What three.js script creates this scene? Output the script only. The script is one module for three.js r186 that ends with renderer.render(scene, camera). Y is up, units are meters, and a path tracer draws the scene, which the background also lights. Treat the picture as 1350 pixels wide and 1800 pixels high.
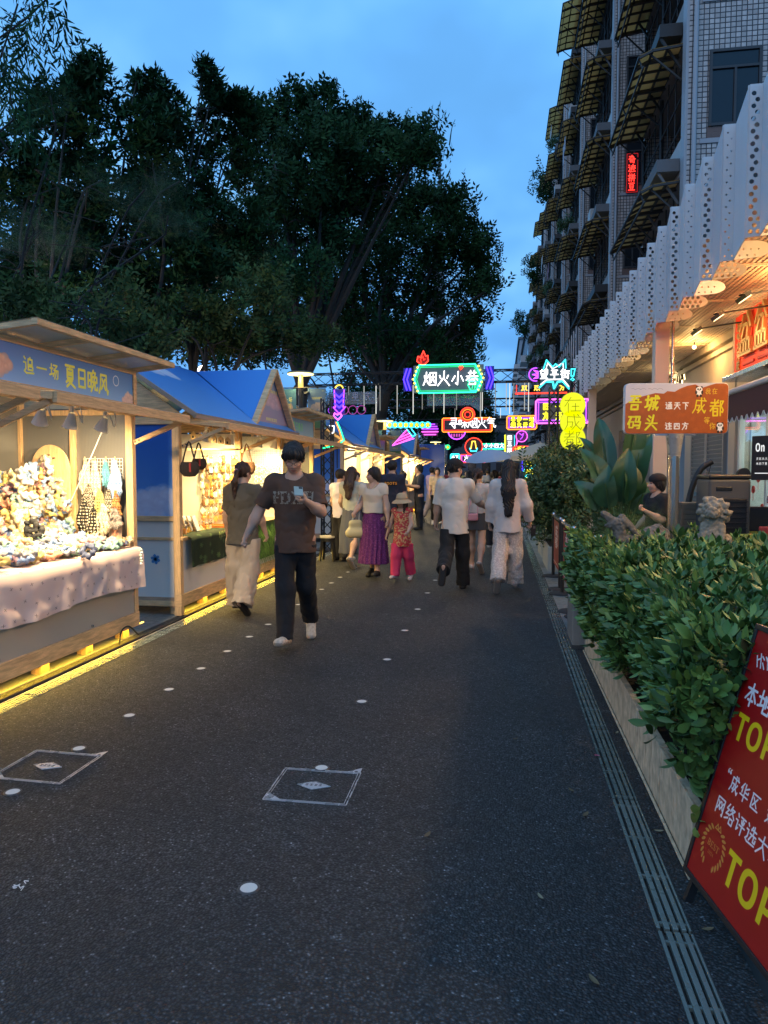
import * as THREE from 'three';
import { mergeGeometries, mergeVertices } from 'three/addons/utils/BufferGeometryUtils.js';
import { RoundedBoxGeometry } from 'three/addons/geometries/RoundedBoxGeometry.js';
import { RectAreaLightUniformsLib } from 'three/addons/lights/RectAreaLightUniformsLib.js';
import { createNoise2D, createNoise3D } from 'simplex-noise';

// ---------- camera, sky, sun, exposure ----------
const scene = new THREE.Scene();
const renderer = new THREE.WebGLRenderer({ antialias: true });
renderer.toneMapping = THREE.LinearToneMapping;
renderer.toneMappingExposure = 1.08;
renderer.shadowMap.enabled = true;
renderer.setSize(768, 1024);
RectAreaLightUniformsLib.init();

const FOCAL = 1250, EYE = 1.58;                       // focal length in photo pixels, eye height in metres
const camera = new THREE.PerspectiveCamera(2 * Math.atan(900 / FOCAL) * 180 / Math.PI, 0.75, 0.05, 3000);
camera.position.set(0, EYE, 0);
camera.rotation.order = 'YXZ';
camera.rotation.set(-3.2 * Math.PI / 180, 9.3 * Math.PI / 180, 0);
camera.updateMatrixWorld(true);
// a photo pixel gives a direction; the distance along the street comes from what the thing stands on
function at(px, py, z) {
  const d = new THREE.Vector3((px - 675) / FOCAL, -(py - 900) / FOCAL, -1).applyQuaternion(camera.quaternion);
  return new THREE.Vector3(0, EYE, 0).addScaledVector(d, z / d.z);
}
const V = (x, y, z) => new THREE.Vector3(x, y, z);

let seedState = 1234567;
function rnd() { seedState = (seedState + 0x6d2b79f5) | 0; let t = Math.imul(seedState ^ (seedState >>> 15), 1 | seedState); t = (t + Math.imul(t ^ (t >>> 7), 61 | t)) ^ t; return ((t ^ (t >>> 14)) >>> 0) / 4294967296; }
const rr = (a, b) => a + (b - a) * rnd(), pick = (a) => a[Math.floor(rnd() * a.length)], reseed = (s) => { seedState = s; };
const n2 = createNoise2D(rnd), n3 = createNoise3D(rnd);
const fbm2 = (x, y, o = 4) => { let s = 0, a = 0.5; for (let i = 0; i < o; i++, a *= 0.5, x *= 2.03, y *= 2.03) s += a * n2(x, y); return s; };
const clamp = THREE.MathUtils.clamp, lerp = THREE.MathUtils.lerp, sstep = THREE.MathUtils.smoothstep;

// dusk sky: even deep-blue air with thin soft cloud, the same all the way round
{
  const W = 1024, H = 512, d = new Float32Array(W * H * 4);
  for (let r = 0; r < H; r++) for (let c = 0; c < W; c++) {
    const el = ((r + 0.5) / H - 0.5) * Math.PI, az = (c + 0.5) / W * 2 * Math.PI, y = Math.sin(el), k = 1.6 / (Math.max(y, 0) + 0.35);
    const x = Math.cos(az) * Math.cos(el) * k, z = Math.sin(az) * Math.cos(el) * k;
    let n = 0, a = 0.55, f = 1.3; for (let o = 0; o < 5; o++, a *= 0.5, f *= 2.1) n += a * n3(x * f, y * f * 1.7, z * f);
    const cl = sstep(n, -0.25, 0.75), h = sstep(y, 0, 0.9);
    const base = [lerp(0.145, 0.17, h), lerp(0.44, 0.53, h), lerp(0.95, 1.08, h)], cloud = [0.27, 0.65, 1.12];
    for (let q = 0; q < 3; q++) d[(r * W + c) * 4 + q] = lerp(base[q] * (0.86 + 0.14 * sstep(n, -0.8, 0.1)), cloud[q], cl * 0.85) * (y < 0 ? 0.6 : 1);
    d[(r * W + c) * 4 + 3] = 1;
  }
  const t = new THREE.DataTexture(d, W, H, THREE.RGBAFormat, THREE.FloatType);
  t.mapping = THREE.EquirectangularReflectionMapping; t.magFilter = t.minFilter = THREE.LinearFilter; t.needsUpdate = true;
  scene.background = t; scene.environment = t;
}
// wide warm fill from behind the camera, added to offset the blue sky
const sun = new THREE.DirectionalLight(new THREE.Color().setRGB(1, 0.74, 0.5), 0.5);
sun.position.set(-14, 34, 22); sun.target.position.set(0, 0, -14); sun.castShadow = true; sun.shadow.radius = 90;
Object.assign(sun.shadow.camera, { left: -45, right: 45, top: 45, bottom: -45, near: 1, far: 160 });
sun.shadow.mapSize.set(2048, 2048);
scene.add(sun, sun.target);

// ---------- helpers ----------
const taken = {};
const numbered = (n) => { const k = taken[n] = (taken[n] ?? -1) + 1; return k ? n + '_' + String(k).padStart(3, '0') : n; };
function tag(o, label, category, group, kind) { const u = o.userData; if (label) u.label = label; if (category) u.category = category; if (group) u.group = group; if (kind) u.kind = kind; return o; }
function thing(name, label, category, p = [0, 0, 0], turn = 0, group) {
  const o = new THREE.Group(); o.name = numbered(name); o.position.set(...p); o.rotation.y = turn; scene.add(o);
  return tag(o, label, category, group);
}
function metreUV(g) {                                   // uv in metres, from the axis each face looks along
  if (g.index) g = g.toNonIndexed();
  const p = g.attributes.position, n = p.count, uv = new Float32Array(n * 2), a = V(), b = V(), c = V();
  for (let i = 0; i < n; i += 3) {
    a.fromBufferAttribute(p, i); b.fromBufferAttribute(p, i + 1).sub(a); c.fromBufferAttribute(p, i + 2).sub(a); b.cross(c);
    const ax = Math.abs(b.x), ay = Math.abs(b.y), az = Math.abs(b.z);
    for (let k = i; k < i + 3; k++) {
      const x = p.getX(k), y = p.getY(k), z = p.getZ(k);
      if (ax > ay && ax > az) { uv[k * 2] = z; uv[k * 2 + 1] = y; } else if (ay > az) { uv[k * 2] = x; uv[k * 2 + 1] = z; } else { uv[k * 2] = x; uv[k * 2 + 1] = y; }
    }
  }
  g.setAttribute('uv', new THREE.BufferAttribute(uv, 2));
  return g;
}
function join(list) {
  list = [].concat(list).flat(3).filter(Boolean);
  if (list.length === 1) return list[0];
  const keep = ['position', 'normal', 'uv'].filter((k) => list.every((g) => g.attributes[k])).concat(list.every((g) => g.attributes.color) ? ['color'] : []);
  const mixed = list.some((g) => g.index) && !list.every((g) => g.index);
  return mergeGeometries(list.map((g) => { if (mixed && g.index) g = g.toNonIndexed(); for (const k of Object.keys(g.attributes)) if (!keep.includes(k)) { g = g.clone(); g.deleteAttribute(k); } return g; }));
}
const mapped = (m) => m.map || m.bumpMap || m.roughnessMap || m.normalMap;
function obj(name, geos, mat, parent = scene, keepUV = false) {
  let g = join(geos);
  if (mapped(mat) && !keepUV) g = metreUV(g);
  const o = new THREE.Mesh(g, mat); o.castShadow = o.receiveShadow = true;
  o.name = parent === scene ? numbered(name) : name; parent.add(o); return o;
}
const tobj = (name, geos, mat, label, category, group, kind) => tag(obj(name, geos, mat), label, category, group, kind);
function copyThing(o, label) { const c = o.clone(); c.name = numbered(o.name.replace(/_\d{3}$/, '')); c.userData = { ...o.userData }; if (label) c.userData.label = label; scene.add(c); return c; }
const mv = (g, x = 0, y = 0, z = 0, rx = 0, ry = 0, rz = 0) => { if (rx || ry || rz) g.applyMatrix4(new THREE.Matrix4().makeRotationFromEuler(new THREE.Euler(rx, ry, rz))); return g.translate(x, y, z); };
const box = (w, h, d, x = 0, y = 0, z = 0, rx = 0, ry = 0, rz = 0) => mv(new THREE.BoxGeometry(w, h, d), x, y, z, rx, ry, rz);
const rbox = (w, h, d, x = 0, y = 0, z = 0, r = 0.006, rx = 0, ry = 0, rz = 0) => mv(new RoundedBoxGeometry(w, h, d, 1, Math.min(r, w * 0.45, h * 0.45, d * 0.45)), x, y, z, rx, ry, rz);
const span = (x0, x1, y0, y1, z0, z1, r = 0) => r ? rbox(x1 - x0, y1 - y0, z1 - z0, (x0 + x1) / 2, (y0 + y1) / 2, (z0 + z1) / 2, r) : box(Math.abs(x1 - x0), Math.abs(y1 - y0), Math.abs(z1 - z0), (x0 + x1) / 2, (y0 + y1) / 2, (z0 + z1) / 2);
const cyl = (r0, r1, h, x = 0, y = 0, z = 0, n = 12, rx = 0, ry = 0, rz = 0, open = false) => mv(new THREE.CylinderGeometry(r1, r0, h, n, 1, open), x, y, z, rx, ry, rz);
const ball = (r, x = 0, y = 0, z = 0, n = 10, sx = 1, sy = 1, sz = 1) => { const g = new THREE.SphereGeometry(r, n, Math.max(4, n * 0.7 | 0)); g.scale(sx, sy, sz); return g.translate(x, y, z); };
function bar(p, q, w, h = w, r = 0) {                    // a rectangular bar from p to q
  const a = V(...(p.isVector3 ? p.toArray() : p)), b = V(...(q.isVector3 ? q.toArray() : q)), L = a.distanceTo(b), g = r ? new RoundedBoxGeometry(w, h, L, 1, r) : new THREE.BoxGeometry(w, h, L);
  const z = b.clone().sub(a).normalize(), up = Math.abs(z.y) > 0.99 ? V(1, 0, 0) : V(0, 1, 0), x = up.clone().cross(z).normalize(), y = z.clone().cross(x);
  g.applyMatrix4(new THREE.Matrix4().makeBasis(x, y, z)); return g.translate((a.x + b.x) / 2, (a.y + b.y) / 2, (a.z + b.z) / 2);
}
function rod(p, q, r, n = 6) {
  const a = p.isVector3 ? p : V(...p), b = q.isVector3 ? q : V(...q), g = new THREE.CylinderGeometry(r, r, a.distanceTo(b), n);
  g.applyQuaternion(new THREE.Quaternion().setFromUnitVectors(V(0, 1, 0), b.clone().sub(a).normalize())); return g.translate((a.x + b.x) / 2, (a.y + b.y) / 2, (a.z + b.z) / 2);
}
const tube = (pts, r, seg = 24, n = 6, closed = false) => new THREE.TubeGeometry(new THREE.CatmullRomCurve3(pts.map((p) => p.isVector3 ? p : V(...p)), closed), seg, r, n, closed);
const poly = (pts, r, n = 5) => join(pts.slice(1).map((p, i) => rod(pts[i], p, r, n)).concat(pts.map((p) => ball(r, ...(p.isVector3 ? p.toArray() : p), 6))));
const quad = (a, b, c, d) => { const g = new THREE.BufferGeometry(); g.setAttribute('position', new THREE.Float32BufferAttribute([a, b, c, d].flat(), 3)); g.setAttribute('uv', new THREE.Float32BufferAttribute([0, 0, 1, 0, 1, 1, 0, 1], 2)); g.setIndex([0, 1, 2, 0, 2, 3]); g.computeVertexNormals(); return g; };
function prism(pts, h, bevel = 0) { const s = pts instanceof THREE.Shape ? pts : new THREE.Shape(pts.map((p) => new THREE.Vector2(...p))); return new THREE.ExtrudeGeometry(s, { depth: h, bevelEnabled: bevel > 0, bevelThickness: bevel, bevelSize: bevel, bevelSegments: 1, curveSegments: 8 }); }
const lathe = (pts, n = 24) => new THREE.LatheGeometry(pts.map((p) => new THREE.Vector2(...p)), n);

// ---------- textures and materials ----------
function dtex(w, h, fn, size = 1, srgb = true) {         // fn(u, v, x, y) -> [r, g, b] 0..255 or one grey number
  const d = new Uint8Array(w * h * 4);
  for (let y = 0; y < h; y++) for (let x = 0; x < w; x++) { const c = fn(x / w, y / h, x, y), i = (y * w + x) * 4; if (c.length) { d[i] = c[0]; d[i + 1] = c[1]; d[i + 2] = c[2]; } else d[i] = d[i + 1] = d[i + 2] = c; d[i + 3] = 255; }
  const t = new THREE.DataTexture(d, w, h); t.magFilter = t.minFilter = THREE.LinearFilter; t.wrapS = t.wrapT = THREE.RepeatWrapping; if (srgb) t.colorSpace = THREE.SRGBColorSpace;
  const [sx, sy] = [].concat(size, size); t.repeat.set(1 / sx, 1 / (Array.isArray(size) ? size[1] : sx)); t.needsUpdate = true; return t;
}
function ctex(w, h, draw) { const c = document.createElement('canvas'); c.width = w; c.height = h; draw(c.getContext('2d'), w, h); const t = new THREE.CanvasTexture(c); t.colorSpace = THREE.SRGBColorSpace; return t; }
const tile = (fn, n = 2) => (u, v) => { const a = sstep(u, 0.8, 1), b = sstep(v, 0.8, 1); return lerp(lerp(fn(u, v), fn(u - 1, v), a), lerp(fn(u, v - 1), fn(u - 1, v - 1), a), b); };   // noise that meets itself at the edges
const L = (r, g, b) => new THREE.Color().setRGB(r, g, b);
const mat = (c, rough = 0.7, o = {}) => new THREE.MeshStandardMaterial({ color: Array.isArray(c) ? L(...c) : new THREE.Color(c), roughness: rough, ...o });
const pmat = (c, rough = 0.7, o = {}) => new THREE.MeshPhysicalMaterial({ color: Array.isArray(c) ? L(...c) : new THREE.Color(c), roughness: rough, ...o });
const glow = (c, k, o = {}) => mat([0.02, 0.02, 0.02], 0.4, { emissive: Array.isArray(c) ? L(...c) : new THREE.Color(c), emissiveIntensity: k, ...o });
const noiseFine = tile((u, v) => fbm2(u * 40, v * 40, 4)), noiseMid = tile((u, v) => fbm2(u * 8 + 9, v * 8, 5));
const T = {
  grain: dtex(256, 256, (u, v) => 128 + 110 * noiseFine(u, v), 0.12, false),
  weave: dtex(128, 128, (u, v) => 128 + 60 * Math.sin(u * 2 * Math.PI * 16) * Math.sin(v * 2 * Math.PI * 16) + 60 * noiseFine(u, v), 0.05, false),
  blotch: dtex(256, 256, (u, v) => 150 + 90 * noiseMid(u, v), 0.9, false),
};
const woodAt = tile((u, v) => fbm2(u * 3, v * 34, 4)), woodLong = tile((u, v) => fbm2(u * 2 + 4, v * 9, 3));
const wood = (r, g, b, vert) => { const f = (u, v) => { if (vert) [u, v] = [v, u]; const k = 1 + 0.16 * woodAt(u, v) + 0.12 * woodLong(u, v) + 0.05 * noiseFine(u, v); return [clamp(r * k, 0, 255), clamp(g * k, 0, 255), clamp(b * k * (0.97 + 0.03 * k), 0, 255)]; }; return dtex(256, 256, f, 0.7); };
const M = {
  pine: mat('#fff', 0.55, { map: wood(205, 168, 122), bumpMap: T.grain, bumpScale: 0.0006 }),
  pineV: mat('#fff', 0.55, { map: wood(208, 171, 124, true), bumpMap: T.grain, bumpScale: 0.0006 }),
  pineDark: mat('#fff', 0.6, { map: wood(166, 138, 112), bumpMap: T.grain, bumpScale: 0.0006 }),
  black: mat([0.012, 0.012, 0.013], 0.45), blackMatt: mat([0.018, 0.018, 0.02], 0.8, { bumpMap: T.grain, bumpScale: 0.0008 }),
  steel: mat([0.45, 0.45, 0.46], 0.35, { metalness: 0.9, roughnessMap: T.blotch }), white: mat([0.72, 0.72, 0.72], 0.5), whitePaint: mat([0.6, 0.6, 0.6], 0.55, { bumpMap: T.grain, bumpScale: 0.0008 }),
  lampShade: mat([0.75, 0.73, 0.68], 0.5), bulbWarm: glow([1, 0.72, 0.34], 6), bulbWhite: glow([1, 0.95, 0.85], 3.2),
  cable: mat([0.02, 0.02, 0.02], 0.6), cableWhite: mat([0.6, 0.6, 0.58], 0.5),
};
// ---------- brush strokes of the characters on the signs: letters a..u are 0..20 on a grid, x then y from the top ----------
const WALK = 'bbdd aheheobr brftus', BAMBOO = 'eabf dcjc gdhf nalf ncuc qdrf', HANDR = 'afhf eaetbr anhk';
const GLYPH = {
  一: 'akuk', 追: 'nbkd jdjp jdrdrjjj jlslspjp ' + WALK, 场: 'bhhh eceo apin jdrdkjtjssqt njiq qjlt', 夏: 'cbsb kbje fepepmfmfe fhph fjpj jmdq hoooeu gotu', 日: 'ecqcqsesec ekqk',
  晚: 'adgdgqaqad akgk lahf kcpcng igsgslilig ngmmgu oloststq', 风: 'ecdoau ecqcqntuur hgoq ngfq', 烟: 'bgck ifgj ebekat elir kcucutktkc misi pfpjmp pksp', 火: 'dgfk rgpk kakjbu kkuu', 小: 'kbkthr fhbo phto',
  巷: 'edqd biti hahi nani hibn nitn gmomopgp gmgtqtqq', 望: 'fagc bdkd dddjjj mamglj masasjqj mdsd mgsg emqm fppp ctst kmkt', 平: 'dcrc gfhi ofni bltl kcku', 街: 'fabf gfbl ejeu ieme hioi inmn hsor kbki kkks peue ojuj sjsuqt',
  在: 'bete iabm fifu jmrm ists nins', 成: 'edte edeobu ekkkjrhq lanntuur rjju pard', 都: 'bele gagi aimi lbao elklkueuel epkp ocou ocscpisnrqpp', 寻: 'ebqbqjej ffqf bmtm nmnukt gojr', 味: 'bfgfgnbnbf kfsf ikuk oaou okis okus',
  气: 'gabh gdsd fhqh dlplqsttuq', 奇: 'cdsd kajecj lerj bktk fnlnlrfrfn qkqunt', 迹: WALK + ' naoc ieue melkip qeqoon khil shul', 拼: HANDR + ' kbme sbqe jgug imum mgmmju rgru', 豆: 'cbsb ffpfplflff gnir onmr bttt',
  吾: 'dbrb jbhj efpfoj bjtj fnpnptftfn', 城: 'aggg dbdo aqhn ieue jejmgu jjnjmplp oapmsuuq sjmt rbtd', 码: 'acic ecam cjijircrcj kcrcqj mcljtjssps joqo', 头: 'fbid dfhi bltl malkcu motu', 通: WALK + ' jbsboe mcpf jgjq jgtgtqrq jjtj jmtm ogoq',
  天: 'dcrc biti kcjkbu kjtu', 下: 'bctc kcku mhql', 连: WALK + ' idtd nakiti imum ofor', 四: 'cdsdsscscd idhken mdmlql', 方: 'jalc bete iehmbu hjpjosls', 我: 'jbce biti gdgtdr aokl mannsuuq rkjt pcrf', 等: BAMBOO + ' eiqi kgkl bltl coso nmnult fqis',
  你: 'faaj dgdu kahh jetesh nentls kkhq qktq', 盆: 'hbbi mati ggognmlm jgem dnrnrt dndt init mnmt atut', 本: 'cfsf kaku jgbp lgtp gpop', 地: 'ahhh ebeo apin jisfsmqm nbno kfktttup', 推: HANDR + ' maii kgku paqe kfuf kktk kptp kuuu pfpu', 荐: 'bdtd hahf nanf cisi jfco flfu jkqknn nnnult iptp',
  华: 'gabh efel sckg kakjsjsh boto klku', 区: 'cctc dcdsts ofgp ggpp', 好: 'faclis ifgmat agjg lctcph phptms klul', 道: WALK + ' kamd rapd ieue nemh khshsqkqkh kksk knsn', 网: 'cuccscsuqt fgjo jgep lgqo qgkp', 络: 'fabggg ggbmhl ashp majg ldsdim mfum lososululo',
  评: 'cbee aieieshp jctc lfmi rfqi ilul ocou', 选: WALK + ' lbjf jete oaoj ijuj mjiq qjqpupum', 大: 'bgtg kaklbu kjtu', 赛: 'kakc cdbg cdsdsg egqg fjpj bmtm hfhm nfnm hmcq nmsq honons hohs kpgu msqu', 第: BAMBOO + ' dhrhrldl dldpsprtot kgku kpcu',
  梦: 'bdjd fafj fdai fdji ldtd papj pdki pdti ikcq hmrmeu iolq', 开: 'dcrc bjtj gcgkcu ocou', 玉: 'dcrc ekqk bsts kcks nnqq', 双: 'bdidas cijr ldtdks mhus', 里: 'ebqbqkekeb efqf kbkt dnrn bttt', 尔: 'iadi hesepi lflujt gkcq pktq', 金: 'kabi ktti fjpj gnon kjks emgq qmoq btut',
};
const strokes = (ch) => (GLYPH[ch] ?? '').split(' ').filter(Boolean).map((s) => { const p = []; for (let i = 0; i < s.length; i += 2) p.push([(s.charCodeAt(i) - 97) / 20, (s.charCodeAt(i + 1) - 97) / 20]); return p; });
function inkText(c, text, x, y, size, weight, color, o = {}) {   // draws characters on a canvas; o.down sets them one below the other
  c.strokeStyle = c.fillStyle = color; c.lineCap = o.cap ?? 'round'; c.lineJoin = 'round'; const sx = o.sx ?? 0.86, gap = o.gap ?? 1.08;
  for (const ch of text) {
    if (GLYPH[ch]) {
      for (const s of strokes(ch)) { c.lineWidth = weight * size * (0.8 + 0.3 * (o.brush ? Math.abs(Math.sin(s[0][0] * 9 + s[0][1] * 5)) * 1.4 : 0.6)); c.beginPath(); s.forEach(([a, b], i) => c[i ? 'lineTo' : 'moveTo'](x + (a * sx - (o.slant ?? 0) * b) * size, y + b * size)); c.stroke(); }
    } else if (ch !== ' ') { c.font = `bold ${size}px sans-serif`; c.fillText(ch, x, y + size); }
    if (o.down) y += size * gap; else x += size * gap * (ch === ' ' ? 0.5 : 1) * sx / 0.86;
  }
}
// characters bent from glass tube, in the plane z = 0, left to right from (x, y) = lower left
function tubeText(text, x, y, size, r, o = {}) {
  const out = []; let cx = x, cy = y; const sx = o.sx ?? 0.86;
  for (const ch of text) {
    for (const s of strokes(ch)) out.push(poly(s.map(([a, b]) => [cx + (a * sx - (o.slant ?? 0) * (b - 0.5)) * size * (o.mirror ? -1 : 1), cy + (1 - b) * size, 0]), r, 5));
    if (o.down) cy -= size * (o.gap ?? 1.1); else cx += size * (o.gap ?? 1.08) * sx / 0.86 * (o.mirror ? -1 : 1);
  }
  return join(out);
}
// ---------- ground, road, pavements, drains ----------
{
  // crushed-stone asphalt: dark binder, paler stone tips, pits between them
  const S = 1024, cells = [], N = 150; reseed(77);
  for (let i = 0; i < N * N; i++) cells.push([rnd(), rnd(), rnd()]);
  const bump = new Uint8Array(S * S), tone = new Float32Array(S * S);
  for (let y = 0; y < S; y++) for (let x = 0; x < S; x++) {
    const u = x / S * N, v = y / S * N, iu = Math.floor(u), iv = Math.floor(v); let best = 9, id = 0;
    for (let a = -1; a <= 1; a++) for (let b = -1; b <= 1; b++) { const k = ((iv + b + N) % N) * N + (iu + a + N) % N, q = cells[k], dx = iu + a + q[0] - u, dy = iv + b + q[1] - v, d = dx * dx + dy * dy; if (d < best) { best = d; id = k; } }
    const h = clamp(1 - Math.sqrt(best) * 1.25, 0, 1) * (0.45 + 0.55 * cells[id][2]);
    bump[y * S + x] = 255 * h; tone[y * S + x] = 0.28 + 1.6 * cells[id][2] * h + (cells[id][2] > 0.985 ? 0.9 * h : 0);
  }
  const stain = tile((u, v) => fbm2(u * 5 + 3, v * 5, 5)), SIZE = 1.5;
  const bumpT = dtex(S, S, (u, v, x, y) => bump[y * S + x], SIZE, false);
  const blots = Array.from({ length: 90 }, () => [rnd(), rnd(), rr(0.0015, 0.006), rnd() < 0.4 ? 1.5 : 0.62]), crack = (u, v) => Math.abs(fbm2(u * 2.2 + 7, v * 2.2 + 3, 5) + 0.06);
  const S2 = 2048, lo = new Float32Array(512 * 512); for (let y = 0; y < 512; y++) for (let x = 0; x < 512; x++) { const u = x / 512, v = y / 512; let k = 1 + 0.2 * stain(u, v) + 0.22 * sstep(fbm2(u * 9 + 30, v * 9, 4), 0.18, 0.5) * sstep(fbm2(u * 3, v * 3 + 9, 3), 0, 0.3); if (crack(u, v) < 0.004 && u > 0.1 && u < 0.6 && v > 0.2 && v < 0.8) k *= 0.72; for (const b of blots) if (Math.hypot(u - b[0], v - b[1]) < b[2]) k *= b[3]; lo[y * 512 + x] = k; }
  const colT = dtex(S2, S2, (u, v, x, y) => { const k = 62 * tone[(y * 2 % S) * S + x * 2 % S] * lo[(y >> 2) * 512 + (x >> 2)]; return [Math.min(255, k * 0.96), Math.min(255, k), Math.min(255, k * 1.03)]; }, 6);
  const rough = dtex(256, 256, (u, v) => 215 + 30 * noiseMid(u, v), 0.7, false);
  M.asphalt = mat('#fff', 0.8, { map: colT, bumpMap: bumpT, bumpScale: 0.009, roughnessMap: rough });
  const sheet = (x0, x1, z0, z1, y) => { const g = new THREE.PlaneGeometry(x1 - x0, z0 - z1); g.rotateX(-Math.PI / 2); return g.translate((x0 + x1) / 2, y, (z0 + z1) / 2); };
  tag(obj('ground', sheet(-600, 600, 200, -1500, -0.03), mat([0.05, 0.05, 0.048], 0.95)), null, null, null, 'structure');
  tag(obj('road', [sheet(-3.22, 0.547, 8, -140, 0), sheet(0.667, 0.80, 8, -7.2, 0), sheet(-3.5, -3.322, 8, -140, -0.004)], M.asphalt), null, null, null, 'structure');
  // old patch marks, a repaired strip
  // right pavement: grey slabs laid one by one
  const slabMat = [0.16, 0.19, 0.22].map((k) => mat([k * 0.92, k, k * 0.98], 0.75, { bumpMap: T.blotch, bumpScale: 0.002, roughnessMap: T.blotch }));
  const pr = tag(obj('pavement', sheet(0.667, 3.9, -7.2, -140, -0.012), mat([0.05, 0.05, 0.05], 0.9)), null, null, null, 'structure');
  const slabG = metreUV(rbox(0.296, 0.02, 0.596, 0, -0.006, 0, 0.004));
  for (let i = 0; i < 10; i++) for (let k = 0; k < 26; k++) { const s = new THREE.Mesh(slabG, slabMat[Math.floor(rnd() * 3)]); s.name = 'paving_slab'; s.position.set(0.82 + i * 0.3, rr(-0.001, 0.001), -7.5 - k * 0.6 - (i % 2) * 0.3); s.castShadow = s.receiveShadow = true; pr.add(s); }
  // left pavement beneath the stalls
  const pl = tag(obj('pavement', sheet(-14, -3.5, 8, -140, -0.012), mat([0.04, 0.04, 0.04], 0.9)), null, null, null, 'structure');
  for (let i = 0; i < 4; i++) for (let k = 0; k < 28; k++) { const s = new THREE.Mesh(slabG, slabMat[Math.floor(rnd() * 3)]); s.name = 'paving_slab'; s.position.set(-3.65 - i * 0.3, rr(-0.001, 0.001), -3.4 - k * 0.6 - (i % 2) * 0.3); s.castShadow = s.receiveShadow = true; pl.add(s); }
  // slotted drains: each metre of grating is a piece of its own
  const drainMat = [0, 1, 2].map((k) => mat([0.15 + k * 0.025, 0.19 + k * 0.025, 0.175 + k * 0.022], 0.45, { metalness: 0.3, roughnessMap: T.blotch, bumpMap: T.blotch, bumpScale: 0.0015 }));
  const grate = metreUV(join([[-0.052, 0.014], [-0.022, 0.019], [0.006, 0.019], [0.034, 0.016], [0.054, 0.008]].map(([x, w]) => rbox(w, 0.02, 0.985, x, -0.008, 0, 0.002)).concat([-0.45, -0.15, 0.15, 0.45].map((z) => box(0.11, 0.012, 0.012, 0, -0.012, z)))));
  for (const [x, z0, n] of [[0.607, 1.5, 34], [-3.271, 0.5, 30]]) {
    const d = tag(obj('drain_channel', [box(0.118, 0.01, n + 90, x, -0.045, z0 - (n + 90) / 2), ...[-1, 1].map((s) => box(0.003, 0.04, n + 90, x + s * 0.0595, -0.018, z0 - (n + 90) / 2))], mat([0.02, 0.022, 0.02], 0.8)), null, null, null, 'structure');
    for (let k = 0; k < n; k++) { const m = new THREE.Mesh(grate, drainMat[Math.floor(rnd() * 3)]); m.name = 'grate'; m.position.set(x + rr(-0.001, 0.001), rr(-0.001, 0.0015), z0 - 0.5 - k); m.receiveShadow = true; d.add(m); }
  }
  // recessed pavement lights, two rows
  const dot = (x, z, r, row) => {
    const o = thing('ground_light', row === 'a' ? 'round white light flush in the asphalt, in the closely spaced row beside the stalls' : 'round white light flush in the asphalt, in the widely spaced middle row', 'ground light', [x, 0, z], 0, row === 'a' ? 'ground lights beside the stalls' : 'ground lights along the middle of the road');
    obj('trim_ring', mv(lathe([[r * 0.86, 0.0015], [r * 0.88, 0.005], [r, 0.006], [r * 1.09, 0.0035], [r * 1.12, 0.0005]], 28), 0, 0.001, 0), M.dotRing ??= mat([0.09, 0.09, 0.09], 0.4, { metalness: 0.6 }), o);
    obj('lens', cyl(r * 0.87, r * 0.85, 0.005, 0, 0.002, 0, 28), M.dotLens ??= mat([0.5, 0.5, 0.48], 0.3, { emissive: L(1, 0.97, 0.92), emissiveIntensity: 0.07 }), o);
  };
  for (let k = 0; k < 14; k++) dot(-0.93, -2.5 - k * 1.115, 0.038, 'b');
  for (let k = 0; k < 26; k++) dot(-2.365, -3.09 - k * 0.56, 0.038, 'a');
  // steel-framed paved-in inspection covers with a lozenge plate
  for (const [x, z, t, lab] of [[-0.915, -3.40, 0.005, 'steel-framed asphalt inspection cover with lozenge plate, on the middle row of ground lights'], [-2.39, -3.40, -0.03, 'steel-framed asphalt inspection cover with lozenge plate, on the row of ground lights beside the stalls']]) {
    const o = thing('inspection_cover', lab, 'inspection cover', [x, 0.001, z], t, 'inspection covers in the road'), w = 0.205, d = 0.185, e = 0.005;
    const st = M.coverSteel ??= mat([0.62, 0.62, 0.62], 0.5, { metalness: 0.55, roughnessMap: T.blotch });
    obj('frame', [[0, d, w * 2, e], [0, -d, w * 2, e], [w, 0, e, d * 2], [-w, 0, e, d * 2]].map(([a, b, c, f]) => box(c, 0.004, f, a, 0.002, b)).concat([[0, d - 0.013, w * 2 - 0.03, 0.003], [w - 0.013, 0, 0.003, d * 2 - 0.03], [-w + 0.013, 0, 0.003, d * 2 - 0.03], [0, -d + 0.013, w * 2 - 0.03, 0.003]].map(([a, b, c, f]) => box(c, 0.003, f, a, 0.0015, b))), st, o);
    for (const s of [1, -1]) { const tri = new THREE.Shape([[0, 0], [0.085, 0], [0, 0.07]].map((p) => new THREE.Vector2(...p))); const h = new THREE.Path(); h.absellipse(0.024, 0.02, 0.011, 0.008, 0, Math.PI * 2); tri.holes.push(h); obj('corner_plate', mv(prism(tri, 0.004), -s * (w - 0.004), 0.0005, s * (d - 0.004), -Math.PI / 2, s < 0 ? Math.PI : 0, 0), st, o); }
    const lz = obj('lozenge_plate', mv(prism([[-0.085, 0], [0, -0.045], [0.085, 0], [0, 0.045]], 0.003, 0.001), 0, 0.001, 0, -Math.PI / 2), st, o);
    obj('raised_letters', [-0.035, -0.012, 0.011, 0.034].map((a) => join([box(0.014, 0.002, 0.003, a, 0.006, -0.006), box(0.003, 0.002, 0.018, a, 0.006, 0.001), box(0.014, 0.002, 0.003, a, 0.006, 0.008)])), mat([0.2, 0.2, 0.2], 0.5, { metalness: 0.7 }), lz);
  }
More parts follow.
